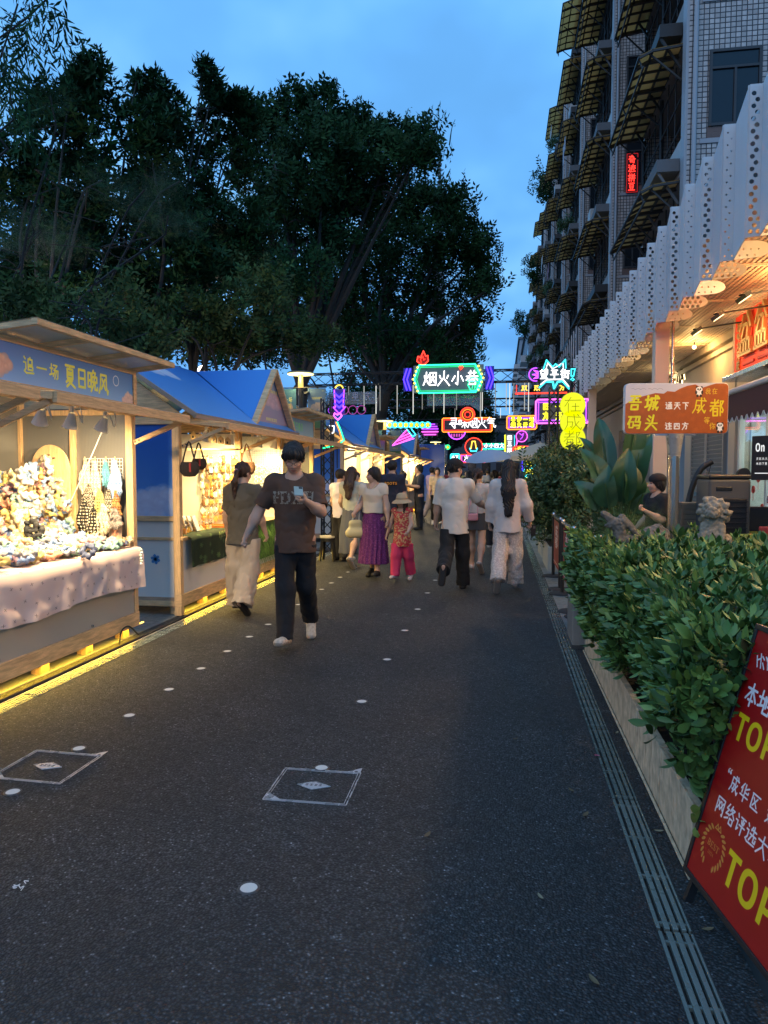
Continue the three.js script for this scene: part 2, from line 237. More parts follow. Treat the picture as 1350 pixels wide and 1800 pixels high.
  // litter on the asphalt
  const bit = (n, lab, cat, g, m, x, z, group) => { const o = tobj(n, g, m, lab, cat, group); o.position.set(x, 0.004, z); return o; };
  const paper = mat([0.7, 0.7, 0.68], 0.8);
  const shred = (s) => { reseed(s); return join(Array.from({ length: 6 }, () => { const a = [rr(-0.02, 0.02), rr(0, 0.005), rr(-0.03, 0.03)]; return tube([a, [a[0] + rr(-0.015, 0.015), 0.006, a[2] + rr(-0.015, 0.015)], [a[0] + rr(-0.02, 0.02), 0.001, a[2] + rr(-0.02, 0.02)]], 0.0022, 6, 4); })); };
  bit('paper_shred', 'little heap of torn white paper on the asphalt, the flatter of two', 'litter', shred(4), paper, -1.80, -2.37, 'torn paper');
  bit('paper_shred', 'little heap of torn white paper on the asphalt, the taller of two', 'litter', shred(9), paper, -1.86, -2.28, 'torn paper');
  reseed(51);
  const leafG = (s) => { const g = new THREE.PlaneGeometry(0.02 * s, 0.055 * s, 2, 4), p = g.attributes.position; for (let i = 0; i < p.count; i++) { const v = p.getY(i) / (0.0275 * s); p.setX(i, p.getX(i) * (1 - v * v * 0.9)); p.setZ(i, 0.006 * s * v * v + 0.3 * Math.abs(p.getX(i))); } g.rotateX(-Math.PI / 2); g.computeVertexNormals(); return g; };
  const dry = mat([0.14, 0.10, 0.05], 0.8, { side: THREE.DoubleSide }), pale = mat([0.28, 0.24, 0.15], 0.8, { side: THREE.DoubleSide });
  for (const [x, z, m] of [[0.16, -2.62, pale], [0.36, -3.55, dry], [0.70, -3.2, pale], [0.72, -2.52, dry], [0.40, -3.3, dry], [0.71, -4.4, pale], [0.30, -2.2, dry], [0.74, -2.75, dry], [-0.3, -3.0, dry], [0.1, -4.2, dry]]) bit('fallen_leaf', 'small dry brown leaf lying on the asphalt near the drain', 'leaf', leafG(rr(0.7, 1.1)), m, x, z, 'fallen leaves').rotation.y = rr(0, 6);
  bit('fallen_petal', 'small pink petal lying at the edge of the slotted drain', 'petal', join([leafG(0.5), mv(leafG(0.45), 0.012, 0.004, 0.006, 0, 1.2, 0.3)]), mat([0.45, 0.09, 0.16], 0.7, { side: THREE.DoubleSide }), 0.535, -4.02);
}
// ---------- apartment building on the right: tiled piers, caged balconies with tilted awnings ----------
const FX = 4.0;                                           // facade plane
{
  const tileT = (() => { const S = 512, n = 6, g = 16; const tn = Array.from({ length: n * n }, () => rr(0.88, 1.08)); return { c: dtex(S, S, (u, v) => { const a = u * n % 1 * S / n, b = v * n % 1 * S / n, j = a < g / 2 || b < g / 2 || a > S / n - g / 2 || b > S / n - g / 2; const k = tn[Math.floor(u * n) + n * Math.floor(v * n)] * (1 + 0.08 * noiseMid(u, v)); return j ? [46, 46, 50] : [186 * k, 176 * k, 170 * k]; }, 0.66), b: dtex(S, S, (u, v) => { const a = u * n % 1 * S / n, b = v * n % 1 * S / n, e = Math.min(a, b, S / n - a, S / n - b); return 255 * sstep(e, g / 2 - 2, g / 2 + 5); }, 0.66, false) }; })();
  const tiles = mat('#fff', 0.42, { map: tileT.c, bumpMap: tileT.b, bumpScale: 0.004 });
  const brown = mat([0.16, 0.10, 0.085], 0.7, { bumpMap: tileT.b, bumpScale: 0.003 }), plaster = mat([0.32, 0.30, 0.29], 0.85, { bumpMap: T.blotch, bumpScale: 0.003 }), pale = mat([0.5, 0.49, 0.48], 0.8, { bumpMap: T.blotch, bumpScale: 0.002 });
  const dark = mat([0.012, 0.013, 0.016], 0.9), frameM = mat([0.03, 0.032, 0.036], 0.5), glassM = mat([0.012, 0.014, 0.018], 0.12), cage = mat([0.025, 0.025, 0.026], 0.6), slabM = mat([0.14, 0.14, 0.145], 0.8);
  const sheetY = pmat([0.74, 0.4, 0.11], 0.75, { transmission: 0.6, thickness: 0 }), sheetY2 = pmat([0.6, 0.33, 0.1], 0.75, { transmission: 0.55, thickness: 0 }), acM = mat([0.42, 0.42, 0.41], 0.6), pipeM = mat([0.36, 0.37, 0.39], 0.5);
  const bld = thing('apartment_building', 'tall grey-tiled apartment block with tilted awnings over caged balconies', 'building');
  const FH = 3.0, Y0 = 2.45, FLOORS = 8, TOP = Y0 + FH * FLOORS, END = -88;
  const wings = [-17, -28, -39, -50, -61, -72, -83].map((z) => [z - 5.2, z]);   // projecting wings; light wells lie between them
  obj('wall', [span(FX + 3.2, FX + 9, 0, TOP - 0.5, END, -17.4)], dark, bld);
  obj('ground_floor', [span(FX + 0.02, FX + 9, 0, 3.3, END, -17.2)], plaster, bld);
  const leafy = []; M.vineSpots = leafy; reseed(88);
  const awn = (Lz, D, y, z, rows, cols, big) => {          // flat framed awning with a rolled outer lip, seen from below
    const a = new THREE.Group(); a.name = 'awning'; bld.add(a); a.position.set(FX - 0.02, y, z);
    const Q = (s, t) => V(-D * Math.min(1, t * 1.06 - 0.02 * t), -0.10 * t - 0.1 * Math.pow(Math.max(0, t - 0.72) / 0.28, 2), (s - 0.5) * Lz);
    const fr = []; for (let i = 0; i <= rows; i++) for (let k = 0; k < cols; k++) fr.push(bar(Q(i / rows, k / cols).add(V(0, -0.02, 0)), Q(i / rows, (k + 1) / cols).add(V(0, -0.02, 0)), i % 3 ? 0.045 : 0.09, i % 3 ? 0.05 : 0.08));
    for (let k = 0; k <= cols; k++) fr.push(bar(Q(0, k / cols), Q(1, k / cols), 0.05, 0.05));
    for (const s of [0.02, 0.5, 0.98]) fr.push(bar(Q(s, 0.75), V(0, -0.75, (s - 0.5) * Lz), 0.035), bar(Q(s, 0.98), V(-D * 0.9, -0.42, (s - 0.5) * Lz), 0.03));
    fr.push(bar(V(-D * 0.9, -0.42, -Lz / 2), V(-D * 0.9, -0.42, Lz / 2), 0.035));
    obj('frame', fr, cage, a);
    const ps = []; for (let i = 0; i < rows; i++) for (let k = 0; k < cols; k++) { const q = [Q(i / rows, k / cols), Q((i + 1) / rows, k / cols), Q((i + 1) / rows, (k + 1) / cols), Q(i / rows, (k + 1) / cols)].map((p) => p.add(V(0, 0.03, 0)).toArray()); const g = quad(...q); if (big) obj('panel', g, rnd() < 0.7 ? sheetY : sheetY2, a); else ps.push(g); }
    if (ps.length) obj('panel', ps, sheetY2, a);
  };
  wings.forEach(([z0, z1], b) => {
    const w = z1 - z0, zc = (z0 + z1) / 2, near = b < 2;
    const end = obj('end_wall', [span(FX, FX + 9, 3.0, TOP, z1 - 0.3, z1)], tiles, bld);
    obj('corner_trim', [span(FX - 0.06, FX + 0.02, 3.2, TOP, z1 - 0.34, z1 - 0.02)], pipeM, end);
    obj('downpipe', [rod([FX + 0.12, 3.2, z1 + 0.07], [FX + 0.12, TOP, z1 + 0.07], 0.05, 8)], pipeM, end);
    obj('far_wall', [span(FX, FX + 9, 3.0, TOP, z0, z0 + 0.3)], tiles, bld);
    obj('core', [span(FX + 1.25, FX + 9, 3.0, TOP, z0 + 0.3, z1 - 0.3)], plaster, bld);
    obj('parapet', [span(FX - 0.1, FX + 9, TOP, TOP + 0.5, z0 - 0.05, z1 + 0.05)], plaster, bld);
    for (let f = 0; f < FLOORS; f++) {
      const y = Y0 + f * FH, wy = y + 0.7, big = near && f > 0 && f < 6;
      obj('string_course', [span(FX + 0.25, FX + 9, y + 0.35, y + 0.45, z1 + 0.001, z1 + 0.03)], mat([0.34, 0.34, 0.36], 0.6), bld);
      // windows in the end wall, brown tiles below each
      for (const [x0, x1] of near || f > 2 ? [[FX + 0.42, FX + (b ? 1.06 : 1.49)], [FX + 3.4, FX + 4.8]] : []) {
        const win = obj('window', [span(x0, x1, wy, wy + 1.62, z1 + 0.003, z1 + 0.012)], glassM, bld), F = (a, c, d, e, k = 0) => span(a, c, d, e, z1 + 0.013, z1 + 0.05 + k);
        obj('frame', [F(x0, x1, wy, wy + 0.06), F(x0, x1, wy + 1.56, wy + 1.62), F(x0, x0 + 0.06, wy + 0.061, wy + 1.559, 0.002), F(x1 - 0.06, x1, wy + 0.061, wy + 1.559, 0.002), F((x0 + x1) / 2 - 0.025, (x0 + x1) / 2 + 0.025, wy + 0.061, wy + 1.2, 0.004), F(x0 + 0.061, x1 - 0.061, wy + 1.2, wy + 1.25, 0.006)], frameM, win);
        obj('sill_tiles', [span(x0 - 0.02, x1 + 0.02, wy - 0.32, wy - 0.01, z1 + 0.003, z1 + 0.02)], brown, win);
      }
      // balcony on the street side
      const bal = new THREE.Group(); bal.name = 'balcony'; bld.add(bal); const a0 = z0 + 0.32, a1 = z1 - 0.36;
      obj('slab', [span(FX - 0.04, FX + 1.25, y - 0.3, y - 0.14, a0, a1)], slabM, bal);
      obj('parapet', [span(FX, FX + 0.1, y - 0.14, y + 0.75, a0, a1)], rnd() < 0.5 ? pale : plaster, bal);
      obj('trough', [span(FX - 0.52, FX - 0.02, y + 0.02, y + 0.3, a0 + 0.2, a1 - 0.2), ...[0.12, 0.5, 0.88].map((k) => bar([FX - 0.48, y + 0.02, z0 + w * k], [FX - 0.02, y - 0.7, z0 + w * k], 0.05))], rnd() < 0.7 ? slabM : cage, bal);
      const bars = []; for (let k = 0; k <= 6; k++) bars.push(rod([FX - 0.02, y + 0.75, a0 + (a1 - a0) * k / 6], [FX - 0.02, y + 2.6, a0 + (a1 - a0) * k / 6], k % 3 ? 0.016 : 0.045, 5)); for (const h of [0.95, 1.6, 2.25]) bars.push(rod([FX - 0.03, y + h, a0], [FX - 0.03, y + h, a1], 0.022, 5));
      obj('railing', bars, cage, bal);
      const wd = obj('balcony_window', [span(FX + 1.2, FX + 1.245, y + 0.1, y + 2.1, a0 + 0.4, a1 - 0.4)], glassM, bal);
      if (near) for (const k of [0.4, 1.7, 3.0, w - 1.2]) obj('mullion', [span(FX + 1.15, FX + 1.195, y + 0.1, y + 2.1, a0 + k, a0 + k + 0.06)], pale, wd);
      awn(w - rr(0.5, 0.9), rr(0.85, 1.0), y + 2.74, zc - 0.1, big ? 10 : 7, big ? 3 : 2, big);
      if (rnd() < 0.5) obj('condenser', [rbox(0.4, 0.55, 0.75, FX - 0.3, y + 0.6, z0 + rr(1, w - 1), 0.03)], acM, bal);
      if (rnd() < 0.5) leafy.push([FX - 0.4, y + 0.35, zc + rr(-1, 1) * 1.6, rr(0.5, 1.0)]);
      if (b > 1 && rnd() < 0.35) { const lz = zc + rr(-1.5, 1.5), cl = obj('laundry', [rbox(0.03, rr(0.6, 1.3), rr(0.4, 0.8), FX - 0.75, y + 1.5, lz, 0.01), rbox(0.03, 0.7, 0.4, FX - 0.75, y + 1.7, lz + 0.9, 0.01)], pick([pale, mat([0.25, 0.12, 0.16], 0.9), mat([0.5, 0.52, 0.6], 0.9), mat([0.04, 0.05, 0.09], 0.9)]), bal); }
    }
  });
  // further end of the terrace: plain storeys with awnings, lower and set back
  for (const [z0, z1, top, lab] of [[-128, -92, 21, 'pale lower apartment block beyond the tall grey-tiled one'], [-190, -140, 27, 'grey slab block at the far end of the street']]) {
    const o = thing('apartment_building', lab, 'building');
    obj('wall', [span(FX - 0.6, FX + 12, 0, top, z0, z1)], mat([0.3, 0.31, 0.34], 0.8, { bumpMap: T.blotch, bumpScale: 0.01 }), o);
    obj('roof', [span(FX - 0.9, FX + 12.3, top, top + 0.35, z0 - 0.3, z1 + 0.3), span(FX + 2, FX + 6, top + 0.35, top + 3, z1 - 9, z1 - 3)], slabM, o);
    for (let y = 4.2; y < top - 2; y += 3) {
      for (let k = 0; k < 4; k++) { const z = z1 - 4 - k * 8; if (z < z0 + 3) break; obj('window', [span(FX - 0.64, FX - 0.597, y, y + 1.5, z - 1.2, z + 1.2)], glassM, o); obj('balcony', [span(FX - 1.6, FX - 0.6, y - 0.5, y + 0.35, z - 2.2, z + 2.2)], pale, o); }
      for (let k = 0; k < 2; k++) obj('window', [span(FX + 2 + k * 4, FX + 3.6 + k * 4, y, y + 1.5, z1, z1 + 0.05)], glassM, o);
    }
  }
  { const o = thing('market_hall', 'dark two-storey hall closing the far end of the street', 'building'); obj('wall', [span(-9, 3.2, 0, 8.5, -101, -95)], mat([0.09, 0.1, 0.12], 0.8, { bumpMap: T.blotch, bumpScale: 0.01 }), o); obj('roof', [span(-9.4, 3.6, 8.5, 9, -101.4, -94.6)], slabM, o); for (let k = 0; k < 6; k++) for (const y of [1, 5]) obj('window', [span(-8 + k * 1.85, -6.9 + k * 1.85, y, y + 1.8, -95, -94.95)], glassM, o); }
  // residential tower and television mast far behind the trees
  const tw = thing('residential_tower', 'distant beige residential tower rising just behind the tree edge', 'building');
  const c = at(806, 600, -170); c.y = at(806, 592, -170).y;
  obj('wall', [span(c.x - 9, c.x + 3.2, 0, c.y, -182, -170)], mat([0.42, 0.38, 0.36], 0.85), tw);
  obj('roof', [span(c.x - 9.4, c.x + 3.6, c.y, c.y + 0.8, -182.4, -169.6), span(c.x - 5, c.x, c.y + 0.8, c.y + 3, -180, -172)], slabM, tw);
  for (let y = 4; y < c.y - 2; y += 3.2) for (let k = 0; k < 5; k++) obj('window', [span(c.x - 8 + k * 2.3, c.x - 6.7 + k * 2.3, y, y + 1.7, -170, -169.9)], glassM, tw);
  const m = thing('television_mast', 'slender television mast standing far off above the trees', 'mast'), mz = -900, top = at(773, 265, mz), mid = at(773, 340, mz);
  obj('tower_shaft', [cyl(11, 5, mid.y - 20, top.x, (mid.y - 20) / 2, mz, 12)], mat([0.2, 0.2, 0.21], 0.8), m);
  obj('pod', [cyl(8, 14, 18, top.x, mid.y - 22, mz, 16)], mat([0.2, 0.2, 0.21], 0.8), m);
  const hh = top.y - mid.y;
  obj('antenna', [cyl(1.9, 1.5, hh * 0.55 + 15, top.x, mid.y - 15 + (hh * 0.55 + 15) / 2, mz, 8), cyl(1.2, 0.9, hh * 0.3, top.x, mid.y + hh * 0.7, mz, 8), cyl(0.6, 0.3, hh * 0.16, top.x, mid.y + hh * 0.92, mz, 8), ...[0.05, 0.25, 0.42, 0.55, 0.68, 0.84].map((k) => cyl(2.8, 2.8, 2.2, top.x, mid.y + hh * k, mz, 8))], mat([0.16, 0.14, 0.14], 0.7), m);
  // red window sign
  const sg = thing('neon_sign', 'small vertical red neon sign of four characters at a window of the tiled block', 'neon sign', [FX - 0.11, 0, 0]);
  const pos = at(1111, 305, -27.93); sg.position.copy(pos); sg.position.x -= 0.0;
  obj('backing', [box(0.42, 1.4, 0.012, 0, 0, 0.0)], mat([0.05, 0.008, 0.008], 0.6), sg);
  obj('neon_letters', mv(tubeText('奇迹拼豆', -0.13, 0.37, 0.27, 0.016, { down: true, gap: 1.22 }), 0, 0, 0.03), glow([1, 0.03, 0.02], 3.2), sg);
  obj('neon_border', [poly([[-0.19, -0.68, 0.03], [0.19, -0.68, 0.03], [0.19, 0.7, 0.03], [-0.19, 0.7, 0.03], [-0.19, -0.68, 0.03]], 0.007)], glow([1, 0.02, 0.02], 0.7), sg);
}
// ---------- foliage ----------
function leafShape(len, wid, o = {}) {                    // one leaf along +y, base at the origin, folded on its midrib and drooping
  const n = o.n ?? 4, tip = o.tip ?? 0.5, pos = [], idx = [];
  for (let i = 0; i <= n; i++) {
    const t = i / n, w = wid * 0.5 * Math.pow(Math.sin(Math.PI * Math.pow(t, tip > 0.5 ? 0.7 : 1.35) * 0.985 + 0.02), 0.8), y = len * t, dr = -(o.droop ?? 0.25) * len * t * t;
    pos.push(-w, y, dr + (o.fold ?? 0.25) * w, 0, y, dr, w, y, dr + (o.fold ?? 0.25) * w);
    if (i < n) for (const [a, b] of [[0, 1], [1, 2]]) { const p = i * 3; idx.push(p + a, p + b, p + 3 + b, p + a, p + 3 + b, p + 3 + a); }
  }
  const g = new THREE.BufferGeometry(); g.setAttribute('position', new THREE.Float32BufferAttribute(pos, 3)); g.setIndex(idx); g.computeVertexNormals(); return g;
}
function sprig(kind, s) {
  reseed(s); const out = [];
  if (kind === 'whorl') for (let i = 0; i < 8; i++) { const g = leafShape(rr(0.11, 0.16), rr(0.045, 0.06), { n: 2, tip: 0.4 }); g.rotateX(rr(0.9, 1.7)); g.rotateY(i * 0.785 + rr(-0.3, 0.3)); out.push(g.translate(rr(-0.03, 0.03), rr(-0.05, 0.05), rr(-0.03, 0.03))); }
  if (kind === 'spray') for (let i = 0; i < 11; i++) { const g = leafShape(rr(0.09, 0.13), rr(0.045, 0.06), { n: 2 }); g.rotateZ((i % 2 ? 1 : -1) * rr(0.7, 1.3)); g.rotateX(rr(-0.5, 0.9)); g.rotateY(rr(-0.5, 0.5)); out.push(g.translate(rr(-0.01, 0.01), -0.2 + i * 0.034, rr(-0.04, 0.04))); }
  if (kind === 'frond') for (let f = 0; f < 3; f++) { const part = []; for (let i = 0; i < 18; i++) { const t = i / 18, g = leafShape(0.075 * (1.15 - t * 0.7), 0.017, { n: 1 }); g.rotateZ((i % 2 ? 1 : -1) * 1.25); part.push(g.translate(0, 0.02 + t * 0.36, -0.25 * t * t)); } const j = join(part); j.rotateX(rr(0.9, 1.4)); j.rotateY(f * 2.1 + rr(-0.4, 0.4)); out.push(j); }
  if (kind === 'willow') for (let i = 0; i < 14; i++) { const g = leafShape(rr(0.08, 0.12), 0.024, { n: 2 }); g.rotateZ((i % 2 ? 1 : -1) * rr(2.2, 2.8)); out.push(g.translate(rr(-0.02, 0.02), -i * 0.035, rr(-0.02, 0.02))); }
  return join(out);
}
const SPRIG = {}; for (const k of ['whorl', 'spray', 'frond', 'willow']) SPRIG[k] = sprig(k, 31);
const leafMat = (c, r = 0.5, k = 1) => pmat(c, r, { side: THREE.DoubleSide, specularIntensity: k });
M.leafDark = leafMat([0.015, 0.05, 0.017], 0.7, 0.3); M.leafMid = leafMat([0.045, 0.095, 0.035]); M.leafFern = leafMat([0.04, 0.105, 0.045]); M.leafOlive = leafMat([0.05, 0.08, 0.026], 0.7, 0.3);
M.bark = mat([0.036, 0.032, 0.028], 0.9, { bumpMap: T.blotch, bumpScale: 0.02 });
function limb(pts, r0, r1, n = 7, seg = 10) {              // tapered, slightly crooked branch
  const c = new THREE.CatmullRomCurve3(pts), g = new THREE.TubeGeometry(c, seg, 1, n), p = g.attributes.position, v = V();
  for (let i = 0; i <= seg; i++) { const ctr = c.getPointAt(i / seg), r = lerp(r0, r1, i / seg); for (let k = 0; k <= n; k++) { const q = i * (n + 1) + k; v.fromBufferAttribute(p, q).sub(ctr).multiplyScalar(r * (1 + 0.12 * n2(i * 0.9 + r0 * 40, k * 1.7))).add(ctr); p.setXYZ(q, v.x, v.y, v.z); } }
  g.computeVertexNormals(); return g;
}
function crown(parent, lobes, kind, m, density, size = 1, seed = 5, holes) {
  reseed(seed); const mats = [], cols = [], q = new THREE.Quaternion(), e = new THREE.Euler(), one = V(), col = new THREE.Color();
  for (const [c, rx, ry, rz, k = 1] of lobes) {
    const n = Math.round(3.7 * density * k * Math.pow(rx * ry + ry * rz + rx * rz, 0.85) * 60 / (size * size));
    const gaps = rr(0, 99);
    for (let i = 0; i < n; i++) {
      const d = V(rr(-1, 1), rr(-1, 1), rr(-1, 1)); if (d.lengthSq() > 1 || d.lengthSq() < 0.01) { i--; continue; } d.normalize();
      const r = Math.pow(rnd(), 0.4) * (1 + 0.3 * n3(d.x * 1.7 + gaps, d.y * 1.7, d.z * 1.7) + 0.12 * n3(d.x * 5, d.y * 5 + gaps, d.z * 5));
      const p = V(c.x + d.x * rx * r, c.y + d.y * ry * r, c.z + d.z * rz * r);
      if (n3(p.x * 0.9, p.y * 1.2, p.z * 0.9) < (holes ?? -0.42) && rnd() < 0.93) continue;
      e.set(rr(-0.9, 0.9), rr(0, 6.28), rr(-0.9, 0.9)); q.setFromEuler(e); const s = size * rr(0.7, 1.35);
      mats.push(new THREE.Matrix4().compose(p, q, one.set(s, s, s).clone())); const t = rr(0.6, 1.4); cols.push(col.clone().setRGB(t * rr(0.85, 1.2), t, t * rr(0.7, 1.1)));
    }
  }
  const im = new THREE.InstancedMesh(SPRIG[kind], m, mats.length); mats.forEach((x, i) => { im.setMatrixAt(i, x); im.setColorAt(i, cols[i]); });
  im.name = 'crown'; im.userData.kind = 'stuff'; im.castShadow = im.receiveShadow = true; parent.add(im); return im;
}
// photo-outline lobes [px, py, half width px, half height px, density] at a distance set by where the tree stands
function tree(name, label, z, base, lobes, kind, m, o = {}) {
  const t = thing(name, label, 'tree', [0, 0, 0], 0, o.group ?? 'trees behind the stalls'), K = -z / FOCAL; reseed(o.seed ?? 3);
  const ls = lobes.map(([px, py, w, h, k = 1]) => { const dz = rr(-1, 1) * (o.deep ?? 1.2), c = at(px, py, z + dz); return [c, w * K, h * K, Math.max(w, h) * K * 0.9, k]; });
  const top = V(base[0], 0, z), wood = [], fork = V(base[0] + (base[2] ?? 0), base[1], z + rr(-0.4, 0.4)), r = o.r ?? 0.13;
  wood.push(limb([V(base[0], -0.05, z), V(base[0] + (base[2] ?? 0) * 0.3 + rr(-0.12, 0.12), base[1] * 0.45, z + rr(-0.15, 0.15)), fork], r * 1.15, r * 0.75, 9, 12), ball(r * 0.8, fork.x, fork.y, fork.z, 8));
  for (const [c, rx, ry] of ls) { if (c.y < fork.y) continue; const mid = fork.clone().lerp(c, 0.5).add(V(rr(-0.5, 0.5), rr(0.1, 0.7), rr(-0.5, 0.5))); wood.push(limb([fork, mid, c, c.clone().add(V(rr(-0.5, 0.5) * rx, ry * 0.6, rr(-0.5, 0.5) * rx))], r * rr(0.28, 0.45), 0.012, 6, 12)); for (let k = 0; k < 3; k++) { const a = mid.clone().lerp(c, rr(0.1, 0.9)); wood.push(limb([a, a.clone().add(V(rr(-1, 1) * rx * 0.6, rr(-0.2, 0.6) * ry, rr(-1, 1) * rx * 0.6)), a.clone().add(V(rr(-1.2, 1.2) * rx, rr(-0.2, 0.9) * ry, rr(-1.2, 1.2) * rx))], r * 0.1, 0.006, 5, 6)); } }
  obj('trunk', wood, M.bark, t);
  crown(t, ls, kind, m, o.density ?? 1, o.size ?? 1, (o.seed ?? 3) * 7 + 1, o.holes ?? -0.22);
  return t;
}
tree('broadleaf_tree', 'dark broadleaf tree with a crooked head of drooping leaf whorls, beside the feathery tree', -13, [-9.0, 3.2, 0.2], [[45, 330, 75, 100], [95, 250, 75, 85], [160, 120, 34, 34], [140, 160, 45, 34], [118, 195, 66, 48], [208, 205, 32, 62, 0.45], [60, 470, 85, 80], [135, 370, 80, 80], [190, 300, 50, 70, 0.8], [20, 560, 70, 60], [150, 480, 80, 70]], 'whorl', M.leafDark, { seed: 11, density: 1.25 });
tree('broadleaf_tree', 'dark broadleaf tree with a square shaggy top between two taller-headed ones', -14, [-7.6, 3.4, 0.1], [[238, 150, 30, 22], [262, 165, 42, 36], [290, 200, 40, 48], [262, 240, 52, 56], [318, 220, 22, 48, 0.6], [285, 310, 60, 60], [250, 350, 40, 60], [300, 400, 75, 70], [250, 480, 70, 60]], 'whorl', M.leafDark, { seed: 12, density: 1.25 });
tree('broadleaf_tree', 'dark broadleaf tree with one slim leaning leafy spire at its top', -15, [-6.9, 3.4, 0.2], [[357, 122, 16, 22], [372, 150, 24, 30], [394, 178, 30, 30], [425, 190, 26, 36], [420, 225, 40, 40], [362, 225, 34, 48, 0.6], [390, 290, 68, 60], [360, 360, 70, 70], [420, 400, 70, 60, 0.8], [350, 460, 80, 50, 0.7]], 'whorl', M.leafDark, { seed: 13, density: 1.2 });
tree('broadleaf_tree', 'tallest spreading tree with thin twigs of seed pods along its ragged flat top', -20, [-6.2, 4.0, 0.4], [[468, 205, 44, 36], [520, 185, 40, 30], [575, 182, 36, 34], [590, 215, 50, 36], [640, 225, 48, 30], [690, 240, 40, 30], [735, 228, 32, 24, 0.5], [762, 208, 26, 22, 0.5], [738, 268, 50, 28, 0.9], [560, 260, 90, 48], [655, 290, 80, 44], [480, 280, 60, 60], [540, 340, 90, 50], [620, 350, 80, 40], [470, 370, 60, 55, 0.8], [570, 420, 90, 45, 0.7], [455, 450, 60, 50, 0.7], [520, 480, 70, 50, 0.6]], 'spray', M.leafDark, { seed: 14, r: 0.3, density: 1.15, size: 1.25 });
tree('broadleaf_tree', 'round-headed tree leaning out over the street, lowest branch tips above the glowing green sign', -25, [-4.9, 4.3, 0.9], [[700, 365, 90, 44], [770, 355, 60, 38], [815, 375, 36, 34, 0.8], [790, 425, 70, 48], [845, 440, 36, 44, 0.9], [700, 440, 90, 50, 0.8], [868, 498, 24, 26, 0.6], [840, 510, 46, 44, 0.8], [770, 510, 70, 46, 0.7], [690, 520, 80, 50, 0.55], [620, 500, 70, 50, 0.55], [835, 565, 34, 30, 0.8], [780, 590, 60, 36, 0.7], [700, 600, 80, 40, 0.6], [600, 570, 80, 50, 0.7], [540, 540, 60, 50, 0.6], [640, 430, 60, 50, 0.7]], 'spray', M.leafDark, { seed: 15, r: 0.27, density: 1.0, size: 1.35 });
tree('feathery_tree', 'feathery light-leaved young tree spreading low over the first stall roof', -10.5, [-8.0, 2.6, 0.2], [[60, 405, 70, 32], [110, 440, 60, 26], [230, 360, 70, 36], [290, 330, 50, 30], [300, 400, 70, 26], [150, 330, 60, 34], [100, 200, 40, 40, 0.6], [40, 440, 50, 30]], 'frond', M.leafFern, { seed: 16, r: 0.09, density: 0.75, size: 0.85, deep: 0.8 });
tree('understorey_tree', 'thin olive-leaved tree lit from below just behind the blue gabled stall', -14, [-6.2, 2.6, 0.2], [[470, 520, 70, 60, 0.7], [400, 480, 70, 60, 0.7], [350, 560, 80, 45, 0.8], [430, 590, 80, 40, 0.8], [540, 590, 60, 40, 0.7], [240, 560, 70, 50, 0.8]], 'spray', M.leafOlive, { seed: 17, r: 0.11, density: 0.9 });
tree('understorey_tree', 'thin olive-leaved tree rising behind the sign board of the first stall', -9.5, [-6.0, 2.3, 0.1], [[60, 530, 70, 40], [150, 560, 80, 45], [250, 600, 70, 40], [20, 590, 60, 50], [190, 520, 70, 35, 0.7]], 'spray', M.leafOlive, { seed: 18, r: 0.08, density: 0.9, size: 0.85 });
tree('willow_tree', 'fine-leaved willow reaching in over the roofs with one long bare branch', -8.5, [-9.0, 3.2, 0.4], [[25, 30, 60, 50, 0.5], [80, 5, 40, 30, 0.6], [15, 110, 40, 60, 0.5], [35, 190, 40, 40, 0.3], [15, 250, 50, 40, 0.35], [-60, 100, 80, 120, 0.5]], 'willow', M.leafDark, { seed: 19, r: 0.07, density: 0.9, size: 1.2 });
for (const [z, x, s, ls, lab] of [[-30, -14, 21, [[60, 480, 120, 90], [180, 430, 110, 90], [60, 590, 130, 60], [230, 560, 110, 70]], 'dense dark tree at the back of the park, behind the feathery tree'], [-34, -11, 22, [[330, 480, 110, 90], [440, 450, 100, 90], [380, 590, 120, 60], [300, 560, 90, 60]], 'dense dark tree at the back of the park, behind the spire-topped tree'], [-40, -9, 23, [[560, 540, 110, 80], [480, 600, 100, 50], [660, 590, 100, 50]], 'dense dark tree at the back of the park, behind the tallest tree'], [-52, -7, 24, [[720, 640, 90, 60], [800, 620, 50, 40], [770, 700, 90, 50], [660, 680, 70, 60], [620, 720, 70, 50]], 'dense dark tree closing the street, behind the hanging light tubes'], [-64, -4.5, 25, [[800, 690, 60, 40], [840, 720, 30, 40], [760, 740, 80, 50], [850, 760, 25, 40]], 'dense dark tree at the far bend of the street']])
  tree('background_tree', lab, z, [x, 3.5, 0], ls, 'spray', M.leafDark, { seed: s, r: 0.25, density: 0.9, size: 2.2, deep: 2.5, group: 'trees at the back of the park' });
// bare twigs with pods along the flat top
{
  const tw = []; reseed(66); for (const [px, py] of [[490, 165], [500, 150], [530, 160], [590, 155], [600, 150], [640, 180], [650, 175], [690, 195], [705, 190], [745, 205], [760, 195], [780, 205], [790, 210]]) { const a = at(px, py + 45, -20), b = at(px + rr(-12, 12), py + 12, -20), c = at(px + rr(-15, 15), py, -20); tw.push(limb([a, b, c], 0.02, 0.006, 4, 6)); for (let k = 0; k < 4; k++) { const g = leafShape(0.13, 0.07, { n: 2 }); g.rotateX(2.4); g.rotateY(rr(0, 6)); const p = b.clone().lerp(c, rr(0, 1)); tw.push(g.translate(p.x + rr(-0.12, 0.12), p.y, p.z + rr(-0.1, 0.1))); } }
  obj('pod_twigs', tw.map((g) => { if (!g.attributes.uv) return g; g = g.clone(); g.deleteAttribute('uv'); return g; }), M.leafDark, scene.children.find((o) => o.userData.label?.startsWith('tallest spreading')));
}
